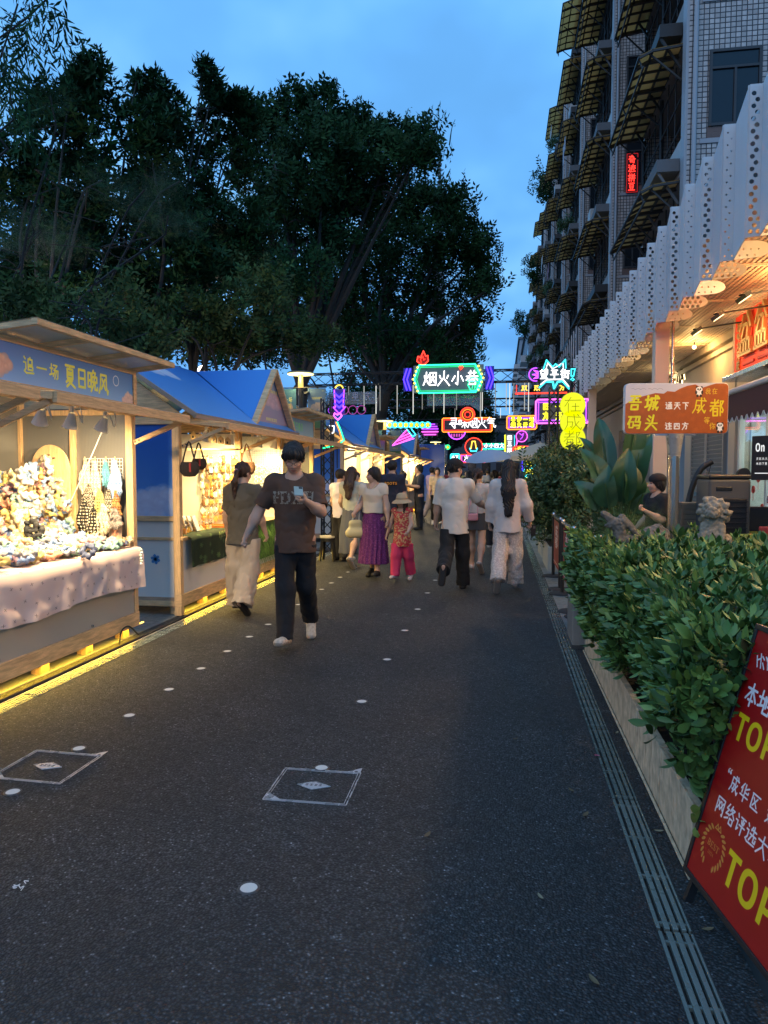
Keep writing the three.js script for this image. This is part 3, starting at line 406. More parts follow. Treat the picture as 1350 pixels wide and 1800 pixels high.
// plants on the balconies
M.vineSpots.filter((s, i) => s[2] < -34 && i % 2 === 0).slice(0, 10).forEach(([x, y, z, s], i) => { const t = thing('balcony_plant', 'leafy pot plant spilling over a balcony trough of the tiled block', 'plant', [x, y, z], 0, 'plants on the balconies'); reseed(300 + i); obj('trunk', [limb([V(0, -0.3, 0), V(0.02, 0.1, 0.05), V(-0.1, 0.4 * s, 0)], 0.03, 0.01, 5, 5)], M.bark, t); crown(t, [[V(-0.1, 0.4 * s, 0), 0.55 * s, 0.7 * s, 0.8 * s], [V(-0.45, 0.1 * s, 0.2), 0.4 * s, 0.5 * s, 0.5 * s]], 'spray', M.leafMid, 0.55, 1.1, 400 + i); });
for (const [px, py, z, lab] of [[955, 320, -56, 'bushy plant hanging off the block just under the sky line'], [915, 565, -75, 'bushy plant hanging off the far end of the block'], [935, 470, -66, 'long trailing plant jutting from a high balcony into the sky']]) { const p = at(px, py, z), t = thing('balcony_plant', lab, 'plant', p.toArray()); obj('trunk', [limb([V(0.9, -0.4, 0), V(0.3, 0.1, 0), V(-0.3, 0.2, 0)], 0.05, 0.02, 5, 5)], M.bark, t); crown(t, [[V(0, 0, 0), 1.0, 1.2, 1.1], [V(0.5, -1.0, 0), 0.8, 0.9, 0.9]], 'spray', M.leafDark, 0.35, 1.9, px); }
// ---------- market stalls ----------
const SX = -3.45;                                          // front plane of the stalls
function puffCloud(c, x, y, w, tint, seed, flat) { reseed(seed); for (let i = 0; i < 46; i++) { const a = rr(0, 6.28), r = Math.sqrt(rnd()) * 0.5, px = x + Math.cos(a) * r * w, py = y + Math.sin(a) * r * w * 0.36 - Math.max(0, 0.12 - Math.abs(Math.cos(a)) * r) * w, s = w * rr(0.07, 0.17); const g = c.createRadialGradient(px - s * 0.2, py - s * 0.3, s * 0.1, px, py, s); const k = tint; g.addColorStop(0, `rgba(${k[0]},${k[1]},${k[2]},${flat ? 0.5 : 0.85})`); g.addColorStop(0.75, `rgba(${k[0] * 0.9 | 0},${k[1] * 0.88 | 0},${k[2] * 0.92 | 0},${flat ? 0.4 : 0.7})`); g.addColorStop(1, `rgba(${k[0] * 0.85 | 0},${k[1] * 0.85 | 0},${k[2] * 0.9 | 0},0)`); c.fillStyle = g; c.beginPath(); c.arc(px, py, s, 0, 7); c.fill(); } }
const skyPrint = (c, w, h, a, b) => { const g = c.createLinearGradient(0, 0, 0, h); g.addColorStop(0, a); g.addColorStop(1, b); c.fillStyle = g; c.fillRect(0, 0, w, h); };
const P = {
  sign: mat('#fff', 0.4, { map: ctex(1024, 150, (c, w, h) => { skyPrint(c, w, h, '#2f6cc2', '#7fb0e0'); puffCloud(c, 40, 92, 190, [226, 178, 152], 3); puffCloud(c, 985, 132, 120, [232, 200, 182], 8); inkText(c, '追一场', 215, 38, 70, 0.11, '#e3e85a', { gap: 1.18, sx: 0.82 }); inkText(c, '夏日晚风', 472, 30, 96, 0.125, '#e3e85a', { gap: 0.98, sx: 0.78 }); c.strokeStyle = '#d8e6f4'; c.lineWidth = 4; c.beginPath(); c.arc(872, 52, 24, 0, 7); c.stroke(); }) }),
  signGreen: mat('#fff', 0.4, { map: ctex(512, 75, (c, w, h) => { skyPrint(c, w, h, '#4a7fb8', '#8fb6cc'); puffCloud(c, 60, 60, 110, [225, 190, 175], 5); inkText(c, '夏日晚风', 150, 18, 40, 0.09, '#5ee07a'); }) }),
  side: mat('#fff', 0.35, { map: ctex(256, 400, (c, w, h) => { skyPrint(c, w, h, '#1850a8', '#6496d6'); puffCloud(c, 215, 330, 250, [206, 212, 232], 12, true); puffCloud(c, 130, 370, 240, [196, 206, 230], 13, true); }) }),
  roof: mat('#fff', 0.4, { map: ctex(1024, 512, (c, w, h) => { skyPrint(c, w, h, '#2e74c4', '#5e95d2'); puffCloud(c, 270, 150, 230, [196, 212, 232], 21); puffCloud(c, 790, 330, 260, [186, 204, 228], 22); }) }),
  roof2: mat('#fff', 0.4, { map: ctex(512, 512, (c, w, h) => { skyPrint(c, w, h, '#2c70c2', '#3c82cc'); puffCloud(c, 300, 90, 170, [196, 212, 232], 24); }) }),
  gable: mat('#fff', 0.4, { map: ctex(256, 256, (c, w, h) => { skyPrint(c, w, h, '#6f93bd', '#a58fa0'); puffCloud(c, 128, 130, 140, [214, 186, 188], 31); c.fillStyle = '#5f7d4c'; c.fillRect(0, 232, w, 24); c.font = 'bold 20px sans-serif'; c.fillStyle = '#e9dc7a'; c.fillText('SUMMER', 84, 92); c.fillText('BREEZE', 96, 222); }) }),
  lower: mat([0.64, 0.61, 0.57], 0.5), lowerW: mat([0.66, 0.64, 0.6], 0.55, { bumpMap: T.blotch, bumpScale: 0.001 }),
  poly: pmat([0.6, 0.55, 0.47], 0.34, { transmission: 0.35, thickness: 0, bumpMap: dtex(64, 8, (u) => 128 + 120 * Math.cos(u * Math.PI * 2 * 8), 0.08, false), bumpScale: 0.0012 }),
  polyGrey: mat([0.20, 0.195, 0.18], 0.26, { metalness: 0.35, bumpMap: dtex(64, 64, (u, v) => 128 + 100 * Math.cos(u * Math.PI * 2 * 8) + 24 * n2(u * 3, v * 9), 0.12, false), bumpScale: 0.0008 }),
  blueMark: mat([0.05, 0.2, 0.45], 0.5), handle: mat([0.5, 0.5, 0.5], 0.25, { metalness: 0.95 }), led: glow([1, 0.66, 0.1], 5), ledHot: glow([1, 0.78, 0.25], 7), edge: mat([0.24, 0.19, 0.15], 0.6),
};
const lampLight = (p, target, I, angle, col = [1, 0.74, 0.40], r = 1.5) => { const s = new THREE.SpotLight(L(...col), I, 0, angle, 0.7, 2); s.position.copy(p); s.target.position.copy(target); s.castShadow = true; s.shadow.radius = r; scene.add(s, s.target); };
const pointLight = (p, I, col = [1, 0.74, 0.40], r = 2) => { const s = new THREE.PointLight(L(...col), I, 0, 2); s.position.set(...(p.isVector3 ? p.toArray() : p)); s.castShadow = true; s.shadow.radius = r; scene.add(s); };
const rectLight = (p, look, w, h, I, col) => { const s = new THREE.RectAreaLight(L(...col), I, w, h); s.position.set(...p); s.lookAt(...look); scene.add(s); };
// uv-mapped rectangle lying on a plane: four corners
const panel = (name, a, b, c, d, m, parent) => obj(name, [quad(a, b, c, d)], m, parent, true);

function stallCommon(o, W, detail, flap = true) {           // front counter, flap, braces, glow strip; local z runs from 0 to -W
  const r = detail ? 0.006 : 0;
  obj('base_beam', [span(-0.06, 0.006, 0.1, 0.235, -W - 0.004, 0.004, r)], M.pine, o);
  const feet = []; for (let z = -0.12; z > -W; z -= (W - 0.24) / Math.max(1, Math.round(W / 0.75))) feet.push(span(-0.16, -0.07, 0, 0.1, z - 0.05, z + 0.05)); obj('foot', feet, M.pineV, o);
  obj('counter_top', [span(-1.0, 0.02, 0.83, 0.865, -W + 0.02, -0.02, r)], M.pine, o);
  obj('floor_frame', [span(-1.15, -0.07, 0.16, 0.2, -W + 0.02, -0.02)], M.pineDark, o);
  // warm strip under the base beam: tape and a light of the same length
  obj('led_strip', Array.from({ length: Math.round(W / 0.32) }, (_, k) => span(-0.05, -0.036, 0.09, 0.099, -0.1 - k * 0.32 - 0.22, -0.1 - k * 0.32)), P.led, o);
  rectLight([SX - 0.043, 0.086, o.position.z - W / 2], [SX + 0.35, -0.91, o.position.z - W / 2], W - 0.1, 0.02, 85, [1, 0.58, 0.04]);
  if (!flap) return;
  const f = new THREE.Group(); f.name = 'flap'; o.add(f);
  obj('flap_frame', [bar([0.55, 2.075, -0.02], [0.55, 2.075, -W + 0.02], 0.035, 0.075, r ? 0.005 : 0), ...[-0.03, -W / 2, -W + 0.03].map((z) => bar([0.01, 2.14, z], [0.54, 2.085, z], 0.035, 0.05)), bar([0.02, 2.14, -0.02], [0.02, 2.14, -W + 0.02], 0.04, 0.06)], M.pine, f);
  obj('flap_sheet', [quad([0.03, 2.168, -0.02], [0.56, 2.116, -0.02], [0.56, 2.116, -W + 0.02], [0.03, 2.168, -W + 0.02])], P.poly, f);
  for (const z of W > 2.4 ? [-0.05, -W / 2, -W + 0.05] : [-0.05, -W + 0.05]) { const b = obj('brace', [bar([0.015, 1.86, z], [0.5, 2.055, z], 0.03, 0.045, r ? 0.004 : 0)], M.pine, o); obj('bolt', [cyl(0.009, 0.009, 0.04, 0.03, 1.867, z, 8, Math.PI / 2, 0, 0), cyl(0.009, 0.009, 0.04, 0.07, 1.883, z, 8, Math.PI / 2, 0, 0)], M.black, b); }
}
function flatStall(z0, W, label, sign, detail, bare) {
  const o = thing('market_stall', label, 'stall', [SX, 0, z0], 0, 'wooden market stalls'), r = detail ? 0.006 : 0, D = 1.2;
  for (const [x, z] of [[-0.035, -0.035], [-0.035, -W + 0.035], [-D, -0.035], [-D, -W + 0.035]]) obj('post', [rbox(0.07, 2.3, 0.07, x, 1.36, z, 0.005)], M.pineV, o);
  stallCommon(o, W, detail);
  if (bare) { obj('front_panel', [span(-0.025, -0.012, 0.22, 0.83, -W + 0.07, -0.07)], P.poly, o); return o; }
  // sign board in its frame
  const s = obj('sign_frame', [span(-0.03, 0.02, 2.19, 2.225, -W, 0, r), span(-0.03, 0.02, 2.5, 2.54, -W, 0, r), span(-0.03, 0.02, 2.225, 2.5, -0.055, 0), span(-0.03, 0.02, 2.225, 2.5, -W, -W + 0.055)], M.pine, o);
  panel('sign_board', [0.008, 2.225, -0.055], [0.008, 2.225, -W + 0.055], [0.008, 2.5, -W + 0.055], [0.008, 2.5, -0.055], sign, s);
  obj('sign_back', [span(-0.03, 0.002, 2.225, 2.5, -W + 0.055, -0.055)], M.pineDark, s);
  // glazed eave tipped up towards the street
  const e = new THREE.Group(); e.name = 'eave'; o.add(e); const E = (x) => 2.545 + (x + 0.1) * 0.1;
  obj('eave_frame', [bar([0.36, E(0.36), -0.1], [0.36, E(0.36), -W - 0.06], 0.05, 0.045, r ? 0.005 : 0), bar([-0.1, E(-0.1), -0.1], [-0.1, E(-0.1), -W - 0.06], 0.05, 0.045), ...[-0.127, -W - 0.033, -W * 0.37, -W * 0.69].map((z) => bar([-0.074, E(-0.074), z], [0.334, E(0.334), z], 0.045, 0.04))], M.pine, e);
  obj('eave_sheet', [quad([-0.12, E(-0.12) + 0.026, -0.1], [0.38, E(0.38) + 0.026, -0.1], [0.38, E(0.38) + 0.026, -W - 0.06], [-0.12, E(-0.12) + 0.026, -W - 0.06])], P.poly, e);
  obj('roof', [quad([-0.1, 2.56, 0.08], [-D - 0.1, 2.42, 0.08], [-D - 0.1, 2.42, -W - 0.08], [-0.1, 2.56, -W - 0.08])], P.poly, o);
  // ribbed sheet walls: far side and back
  obj('wall_sheet', [span(-D, -0.07, 0.87, 2.19, -W + 0.028, -W + 0.036), span(-D - 0.004, -D + 0.004, 0.87, 2.3, -W + 0.07, -0.07)], P.polyGrey, o);
  obj('stud', [rbox(0.05, 1.5, 0.04, -0.62, 1.5, -W + 0.055, 0.004), rbox(1.1, 0.05, 0.04, -0.62, 2.15, -W + 0.055, 0.004), rbox(0.04, 1.5, 0.05, -D + 0.03, 1.5, -W / 2, 0.004)], M.pineV, o);
  obj('front_panel', [span(-0.025, -0.012, 0.22, 0.83, -W + 0.07, -0.07)], P.poly, o);
  obj('latch', [rbox(0.02, 0.03, 0.04, 0.005, 0.27, -0.1, 0.005), rbox(0.02, 0.02, 0.02, -0.003, 0.26, -W * 0.62, 0.005)], P.handle, o);
  return o;
}
function gableStall(z0, label, detail) {
  const W = 3.7, D = 2.3, o = thing('market_stall', label, 'stall', [SX, 0, z0], 0, 'wooden market stalls'), r = detail ? 0.006 : 0;
  for (const [x, z] of [[-0.04, -0.04], [-0.04, -1.9], [-0.04, -W + 0.04], [-D, -0.04], [-D, -W + 0.04]]) obj('post', [rbox(0.08, 2.18, 0.08, x, 1.09, z, 0.006)], M.pineV, o);
  stallCommon(o, W, detail);
  // near side: printed sky above, plain sheet with a flower mark below
  const sd = obj('side_frame', [span(-D + 0.04, -0.08, 1.04, 1.1, -0.07, -0.01, r), span(-D + 0.04, -0.08, 0.1, 0.16, -0.07, -0.01, r), span(-D + 0.04, -0.08, 2.1, 2.18, -0.07, -0.01, r), span(-0.86, -0.8, 0.16, 2.1, -0.068, -0.012)], M.pine, o);
  for (const [a, b] of [[-0.8, -0.08], [-D + 0.04, -0.86]]) { panel('sky_panel', [a, 1.1, -0.03], [b, 1.1, -0.03], [b, 2.1, -0.03], [a, 2.1, -0.03], P.side, sd); obj('lower_panel', [span(a, b, 0.16, 1.04, -0.05, -0.035)], P.lower, sd); }
  const petals = []; for (let k = 0; k < 6; k++) petals.push(mv(prism([[-0.012, 0], [0.012, 0], [0.018, 0.045], [0, 0.06], [-0.018, 0.045]], 0.002), 0, 0, 0, 0, 0, k * Math.PI / 3 + 0.2)); obj('flower_mark', mv(join(petals), -0.31, 0.62, -0.034), P.blueMark, sd);
  obj('door_handle', [tube([[-0.79, 1.62, 0.0], [-0.79, 1.62, 0.035], [-0.79, 1.58, 0.045], [-0.79, 1.3, 0.045], [-0.79, 1.26, 0.035], [-0.79, 1.26, 0]], 0.009, 16, 6), rbox(0.03, 0.07, 0.012, -0.79, 1.84, 0, 0.003)], P.handle, sd);
  // roof: front and back slopes, gabled dormer over the far half
  const EY = 2.19, RY = 3.05, RX = -1.05, EX = 0.25, k = (RY - EY) / (EX - RX);
  for (const z of [-0.06, -W + 0.03]) obj('gable_wall', [prism([[EX - 0.24, EY + 0.03], [RX, RY - 0.08], [RX * 2 - EX + 0.24, EY + 0.03]], 0.03).translate(0, 0, z)], M.pine, o);
  const rf = new THREE.Group(); rf.name = 'roof'; o.add(rf); const off = 0.02;
  panel('roof_print', [EX, EY + off, 0.12], [EX, EY + off, -W - 0.12], [RX, RY + off, -W - 0.12], [RX, RY + off, 0.12], P.roof, rf);
  panel('back_slope', [RX, RY + off, 0.12], [RX, RY + off, -W - 0.12], [2 * RX - EX, EY + off, -W - 0.12], [2 * RX - EX, EY + off, 0.12], P.roof, rf);
  obj('roof_board', [bar([EX, EY - 0.005, 0.1], [RX, RY - 0.005, 0.1], 0.045, 0.045), bar([EX, EY - 0.005, -W - 0.1], [RX, RY - 0.005, -W - 0.1], 0.045, 0.045), bar([EX - 0.01, EY - 0.012, 0.12], [EX - 0.01, EY - 0.012, -W - 0.12], 0.03, 0.05), bar([RX * 2 - EX, EY, 0.1], [RX, RY - 0.005, 0.1], 0.045, 0.045)], P.edge, rf);
  const z1 = -1.9, z2 = -W - 0.02, zm = (z1 + z2) / 2, gx = 0.12, gy = EY + 0.03;
  panel('dormer_slope', [gx + 0.1, gy + 0.01, z1], [gx + 0.1, RY + 0.03, zm], [RX, RY + 0.03, zm], [RX + 0.02, RY + 0.029, zm + 0.01], P.roof2, rf);
  panel('dormer_slope', [gx + 0.1, RY + 0.03, zm], [gx + 0.1, gy + 0.01, z2], [RX + 0.02, RY + 0.029, zm - 0.01], [RX, RY + 0.03, zm], P.roof2, rf);
  const tri = new THREE.BufferGeometry(); tri.setAttribute('position', new THREE.Float32BufferAttribute([gx, gy, z1 + 0.02, gx, gy, z2 - 0.02, gx, RY - 0.02, zm], 3)); tri.setAttribute('uv', new THREE.Float32BufferAttribute([0, 0, 1, 0, 0.5, 1], 2)); tri.setIndex([0, 1, 2]); tri.computeVertexNormals();
  obj('gable_print', [tri], P.gable, rf, true);
  obj('gable_board', [bar([gx + 0.06, gy - 0.02, z1 + 0.02], [gx + 0.06, RY + 0.015, zm], 0.09, 0.05, r ? 0.004 : 0), bar([gx + 0.06, gy - 0.02, z2 - 0.02], [gx + 0.06, RY + 0.015, zm], 0.09, 0.05, r ? 0.004 : 0), bar([gx + 0.04, gy - 0.02, z1], [gx + 0.04, gy - 0.02, z2], 0.06, 0.06)], M.pine, rf);
  obj('lintel', [span(-0.06, 0.0, 2.12, 2.19, -W, 0)], M.pine, o);
  obj('partition', [span(-1.1, -0.09, 0.87, 2.1, -1.915, -1.895), span(-D, -0.09, 0.2, 2.15, -W + 0.03, -W + 0.05), span(-D + 0.02, -D + 0.04, 0.2, 2.15, -W, -0.09)], P.lowerW, o);
  obj('front_panel', [span(-0.03, -0.015, 0.22, 0.83, -1.86, -0.08), span(-0.03, -0.015, 0.22, 0.83, -W + 0.08, -1.94)], P.lowerW, o);
  return o;
}
const st0 = flatStall(-2.05, 2.1, 'wooden stall nearest the open road end, only its flap and base beam showing', P.sign, true, true);
const st1 = flatStall(-4.28, 2.08, 'wooden stall with printed blue sky sign in yellow characters, selling ruffled scrunchies', P.sign, true);
const st2 = gableStall(-7.28, 'blue-roofed gabled stall selling keychains, its side panel printed with a cloud', true);
const st3 = flatStall(-11.0, 1.95, 'wooden stall with small green-lettered sign board, joined to the keychain stall', P.signGreen, true);
gableStall(-15.5, 'blue-roofed gabled stall just past the black truss tower', false);
flatStall(-19.25, 1.95, 'wooden sign-board stall joined to the gabled stall past the truss tower', P.signGreen, false);
gableStall(-25.2, 'second-last blue-roofed gabled stall, far down the row', false);
flatStall(-28.95, 1.95, 'wooden sign-board stall far down the row, beyond two gabled stalls', P.signGreen, false);
gableStall(-35.5, 'last blue-roofed gabled stall at the far end of the row', false);
flatStall(-39.25, 1.95, 'wooden sign-board stall at the far end of the row', P.signGreen, false);

// ---------- lamps in the stalls ----------
function clipLamp(p, tilt, turn, label, group = 'clip lamps under the stall flap') {
  const o = thing('clip_lamp', label, 'lamp', p, turn, group);
  const h = new THREE.Group(); h.name = 'head'; h.rotation.x = tilt; o.add(h);
  obj('lamp_shade', [lathe([[0.022, 0], [0.026, -0.012], [0.03, -0.03], [0.058, -0.115], [0.06, -0.118], [0.054, -0.114], [0.026, -0.03], [0.02, -0.012]], 16)], M.lampShade, h);
  obj('bulb', [ball(0.022, 0, -0.075, 0, 10, 1, 1.3, 1)], M.bulbWarm, h);
  obj('clamp', [rbox(0.02, 0.05, 0.03, 0, 0.03, 0, 0.004), rbox(0.012, 0.012, 0.06, 0, 0.05, 0.02, 0.003)], M.lampShade, o);
  obj('cord', [tube([[0, 0.05, 0], [0.03, 0.0, 0.03], [0.05, -0.08, 0.05], [0.03, -0.03, 0.09], [0.0, 0.07, 0.1]], 0.004, 16, 5)], M.cableWhite, o);
}
const lampSpots = [[-3.30, 2.04, -4.74], [-3.30, 2.04, -5.11], [-3.30, 2.04, -5.58]];
lampSpots.forEach((p, i) => { clipLamp(p, [0.5, 0.35, 0.5][i], 0.9 + i * 0.2, ['white caged clip lamp under the stall flap, nearest the stall sign cloud', 'white caged clip lamp under the stall flap, middle one of three', 'white caged clip lamp under the stall flap, nearest the end post'][i]); });
for (const [p, t] of [[[-3.36, 1.93, -4.76], [-3.85, 0.9, -5.0]], [[-3.36, 1.93, -5.13], [-3.9, 0.95, -5.5]], [[-3.36, 1.93, -5.6], [-3.85, 1.1, -6.2]]]) lampLight(V(...p), V(...t), 10.5, 1.3);
clipLamp([-3.22, 2.03, -3.6], 0.4, 1, 'white caged clip lamp under the flap of the stall at the road end'); lampLight(V(-3.3, 1.93, -3.6), V(-3.8, 0.9, -3.9), 3, 1);
for (const z of [-7.9, -8.7, -9.8, -10.5]) { clipLamp([-3.4, 2.06, z], 0.3, 1.2, 'white clip lamp inside the open front of the keychain stall', 'clip lamps in the keychain stall'); lampLight(V(-3.46, 1.97, z), V(-3.7, 1.05, z - 0.35), 14, 1.4, [1, 0.72, 0.3]); }
for (const z of [-11.5, -12.3]) { clipLamp([-3.4, 2.06, z], 0.3, 1.2, 'white clip lamp inside the green-lettered stall', 'clip lamps in the green-lettered stall'); lampLight(V(-3.46, 1.97, z), V(-3.7, 1.0, z - 0.3), 8, 1.35, [1, 0.72, 0.3]); }
for (const z of [-16.6, -18.4, -20.2, -26.6, -28.6, -30, -37, -40]) { clipLamp([-3.4, 2.06, z], 0.3, 1.2, 'white clip lamp glowing inside a stall past the truss tower', 'clip lamps in the farther stalls'); pointLight([-3.5, 1.9, z], 7, [1, 0.74, 0.34], 2); }

// ---------- first stall: cloth, scrunchies, display board, scarves ----------
{
  const z0 = -4.3, z1 = -6.33, n = 60, m = 26, pos = [], uv = [], idx = [];
  // pink cloth: over the counter top, then falling in soft folds
  for (let i = 0; i <= n; i++) for (let k = 0; k <= m; k++) {
    const z = lerp(z0, z1 + 0.02, i / n), t = k / m; let x, y; const top = 0.42;
    if (t < top) { x = -3.98 + (0.58) * t / top; y = 0.872 + 0.002 * n2(i * 0.2, k * 0.3); } else { const d = (t - top) / (1 - top), fall = 0.37 + 0.02 * Math.sin(i * 0.13); const fold = 0.014 * Math.sin(i * 0.55 + 2 * n2(i * 0.09, 3)) + 0.012 * n2(i * 0.16, d * 2); x = -3.40 + 0.035 * Math.sin(Math.min(1, d * 4) * 1.57) + fold * d; y = 0.872 - fall * Math.max(0, d - 0.03) - 0.006; }
    pos.push(x, y, z); uv.push(-z / 0.5, (t * 0.95) / 0.5);
    if (i < n && k < m) { const a = i * (m + 1) + k; idx.push(a, a + 1, a + m + 2, a, a + m + 2, a + m + 1); }
  }
  const g = new THREE.BufferGeometry(); g.setAttribute('position', new THREE.Float32BufferAttribute(pos, 3)); g.setAttribute('uv', new THREE.Float32BufferAttribute(uv, 2)); g.setIndex(idx); g.computeVertexNormals();
  const clothT = ctex(512, 512, (c, w, h) => { c.fillStyle = '#dcc3b8'; c.fillRect(0, 0, w, h); reseed(41); c.strokeStyle = '#8a7068'; c.lineCap = 'round'; for (let i = 0; i < 12; i++) { const x = (i % 4 + 0.5 + rr(-0.25, 0.25) + (Math.floor(i / 4) % 2) * 0.3) * w / 4 % w, y = (Math.floor(i / 4) + 0.5 + rr(-0.2, 0.2)) * h / 3, a = rr(0, 3); c.lineWidth = 5; for (const b of [0, 1.3]) { c.beginPath(); c.moveTo(x - 17 * Math.cos(a + b), y - 17 * Math.sin(a + b)); c.lineTo(x + 17 * Math.cos(a + b), y + 17 * Math.sin(a + b)); c.stroke(); } } });
  clothT.wrapS = clothT.wrapT = THREE.RepeatWrapping;
  tag(obj('tablecloth', g, mat('#fff', 0.85, { map: clothT, side: THREE.DoubleSide }), scene, true), 'pale pink cloth with little cross marks draped over the scrunchie counter', 'tablecloth');
  // ruffled scrunchies
  const ruffle = (s) => { const U = 40, W = 7, p = [], ix = []; for (let i = 0; i < U; i++) for (let k = 0; k < W; k++) { const a = i / U * 6.283, b = k / W * 6.283, q = 1 + 0.55 * Math.sin(a * 8 + s + Math.sin(b)) * Math.max(0.1, Math.cos(b)) + 0.4 * n3(Math.cos(a) * 3 + s, Math.sin(a) * 3, b), r = 0.02 * q, R = 0.042 * (1 + 0.12 * Math.sin(a * 2 + s)); p.push((R + r * Math.cos(b)) * Math.cos(a), r * Math.sin(b) * 0.85 + 0.006 * Math.sin(a * 5 + s * 2), (R + r * Math.cos(b)) * Math.sin(a)); const A = i * W + k, B = i * W + (k + 1) % W, C = (i + 1) % U * W + (k + 1) % W, D = (i + 1) % U * W + k; ix.push(A, B, C, A, C, D); } const g = new THREE.BufferGeometry(); g.setAttribute('position', new THREE.Float32BufferAttribute(p, 3)); g.setIndex(ix); g.computeVertexNormals(); return g; };
  const RG = [0, 1.7, 3.1, 4.4].map(ruffle);
  const cols = [['cream', [0.62, 0.55, 0.38]], ['pale yellow', [0.62, 0.48, 0.17]], ['white', [0.66, 0.66, 0.64]], ['pale blue', [0.28, 0.4, 0.58]], ['peach', [0.6, 0.3, 0.18]], ['pale pink', [0.58, 0.33, 0.32]], ['mint', [0.27, 0.44, 0.36]], ['black', [0.03, 0.03, 0.03]], ['grey', [0.33, 0.33, 0.33]], ['dotted navy', [0.1, 0.12, 0.2]]];
  const SM = cols.map(([, c], i) => mat(c, 0.85, { side: THREE.DoubleSide, map: i === 3 || i === 5 || i === 0 ? dtex(64, 64, (u, v) => { const k = n2(u * 9 + i * 5, v * 9) > 0.42 ? (i % 2 ? [150, 160, 215] : [225, 190, 120]) : [255, 255, 255]; return k; }, 0.06) : null }));
  const scr = (p, rot, ci, where, s = 1) => { const o = new THREE.Mesh(metreCache(RG[Math.floor(rnd() * 4)]), SM[ci]); o.name = numbered('scrunchie'); o.position.copy(p); o.rotation.set(...rot); o.scale.setScalar(s); o.castShadow = o.receiveShadow = true; scene.add(o); tag(o, `${cols[ci][0]} ruffled scrunchie ${where}`, 'scrunchie', `${cols[ci][0]} scrunchies ${where}`); };
  const mc = new Map(); function metreCache(g) { if (!mc.has(g)) mc.set(g, metreUV(g)); return mc.get(g); }
  reseed(92); const wpick = () => [0, 0, 1, 1, 2, 3, 3, 4, 5, 6, 8][Math.floor(rnd() * 11)];
  // arched pegboard leaning at the far wall, covered with scrunchies
  const bz = -6.18, c0 = at(92, 905, bz), top = at(92, 782, bz), hw = (at(126, 850, bz).x - at(58, 850, bz).x) / 2;
  const b = thing('display_board', 'arched pale wooden pegboard covered with scrunchies at the end wall of the stall', 'display board', [c0.x, 0.875, bz]);
  const sh = new THREE.Shape(); const bh = top.y - 0.875; sh.moveTo(-hw, 0); sh.lineTo(-hw, bh - hw * 1.25); sh.absellipse(0, bh - hw * 1.25, hw, hw * 1.25, Math.PI, 0, true); sh.lineTo(hw, 0);
  obj('board', [prism(sh, 0.016, 0.002)], M.pineV, b);
  obj('peg', [[-0.6, 0.62], [-0.25, 0.86], [0, 0.9], [0.25, 0.87], [0.6, 0.64], [-0.75, 0.5], [0.75, 0.5]].map(([a, k]) => cyl(0.006, 0.006, 0.03, a * hw, bh * k, 0.03, 6, Math.PI / 2)), M.black, b);
  for (let i = 0; i < 46; i++) { const y = rr(0.1, bh - 0.16), lim = hw * (y > bh - hw ? 0.55 : 0.9); scr(V(c0.x + rr(-lim, lim) + (y < 0.4 ? 0.05 : 0), 0.875 + y, bz + rr(0.04, 0.1)), [Math.PI / 2 + rr(-0.3, 0.3), rr(-0.4, 0.4), rr(0, 6)], wpick(), 'on the arched pegboard', rr(1.0, 1.35)); }
  // heaps at the back left and along the counter
  for (let i = 0; i < 60; i++) { const px = rr(-15, 60), py = rr(835, 955), z = -5.8 + rr(0, 0.14) + Math.max(0, py - 890) * 0.003, p = at(px, py, z); if (p.y < 0.92) p.y = 0.92; scr(p, [Math.PI / 2 + rr(-0.7, 0.7), rr(-0.6, 0.6), rr(0, 6)], wpick(), 'in the tall heap at the back of the counter', rr(1.1, 1.5)); }
  { const hs = thing('display_board', 'pale board holding the tall heap of scrunchies', 'display board', [-4.44, 0.875, -5.86]); obj('board', [rbox(0.36, 0.6, 0.02, 0, 0.29, -0.06, 0.004, -0.1)], M.pine, hs); obj('step', [rbox(0.36, 0.1, 0.2, 0, 0.05, 0.06, 0.006)], M.pine, hs); }
  for (let i = 0; i < 120; i++) { const z = rr(-4.4, -6.25), x = rr(-3.48, -3.95), dark = rnd() < 0.1; scr(V(x, 0.905 + rr(0, 0.05) + Math.max(0, -3.6 - x) * 0.3, z), [rr(-0.5, 0.5), rr(0, 6), rr(-0.5, 0.5)], dark ? pick([7, 8, 9]) : wpick(), 'spread along the pink cloth', rr(0.9, 1.25)); }
  for (const [px, py, ci] of [[55, 925, 7], [62, 935, 7], [20, 965, 9], [60, 975, 7], [75, 978, 8], [155, 968, 9]]) { const p = at(px, py, -5.35); scr(V(p.x, Math.max(0.93, p.y), p.z), [1.1, rr(0, 6), 0.2], ci, 'lying near the counter edge', 1.2); }
  // wire rack with pegged scarves on the far wall
  const rz = -6.26, rk = thing('wire_rack', 'white wire grid rack hung on the end wall of the scrunchie stall', 'rack', [0, 0, rz]), a0 = at(147, 806, rz), a1 = at(216, 842, rz), bars = [];
  for (let i = 0; i <= 14; i++) bars.push(rod([lerp(a0.x, a1.x, i / 14), a0.y, 0], [lerp(a0.x, a1.x, i / 14), a1.y, 0], 0.002, 4)); for (let i = 0; i <= 6; i++) bars.push(rod([a0.x, lerp(a0.y, a1.y, i / 6), 0], [a1.x, lerp(a0.y, a1.y, i / 6), 0], 0.002, 4));
  obj('wire_grid', bars, M.white, rk);
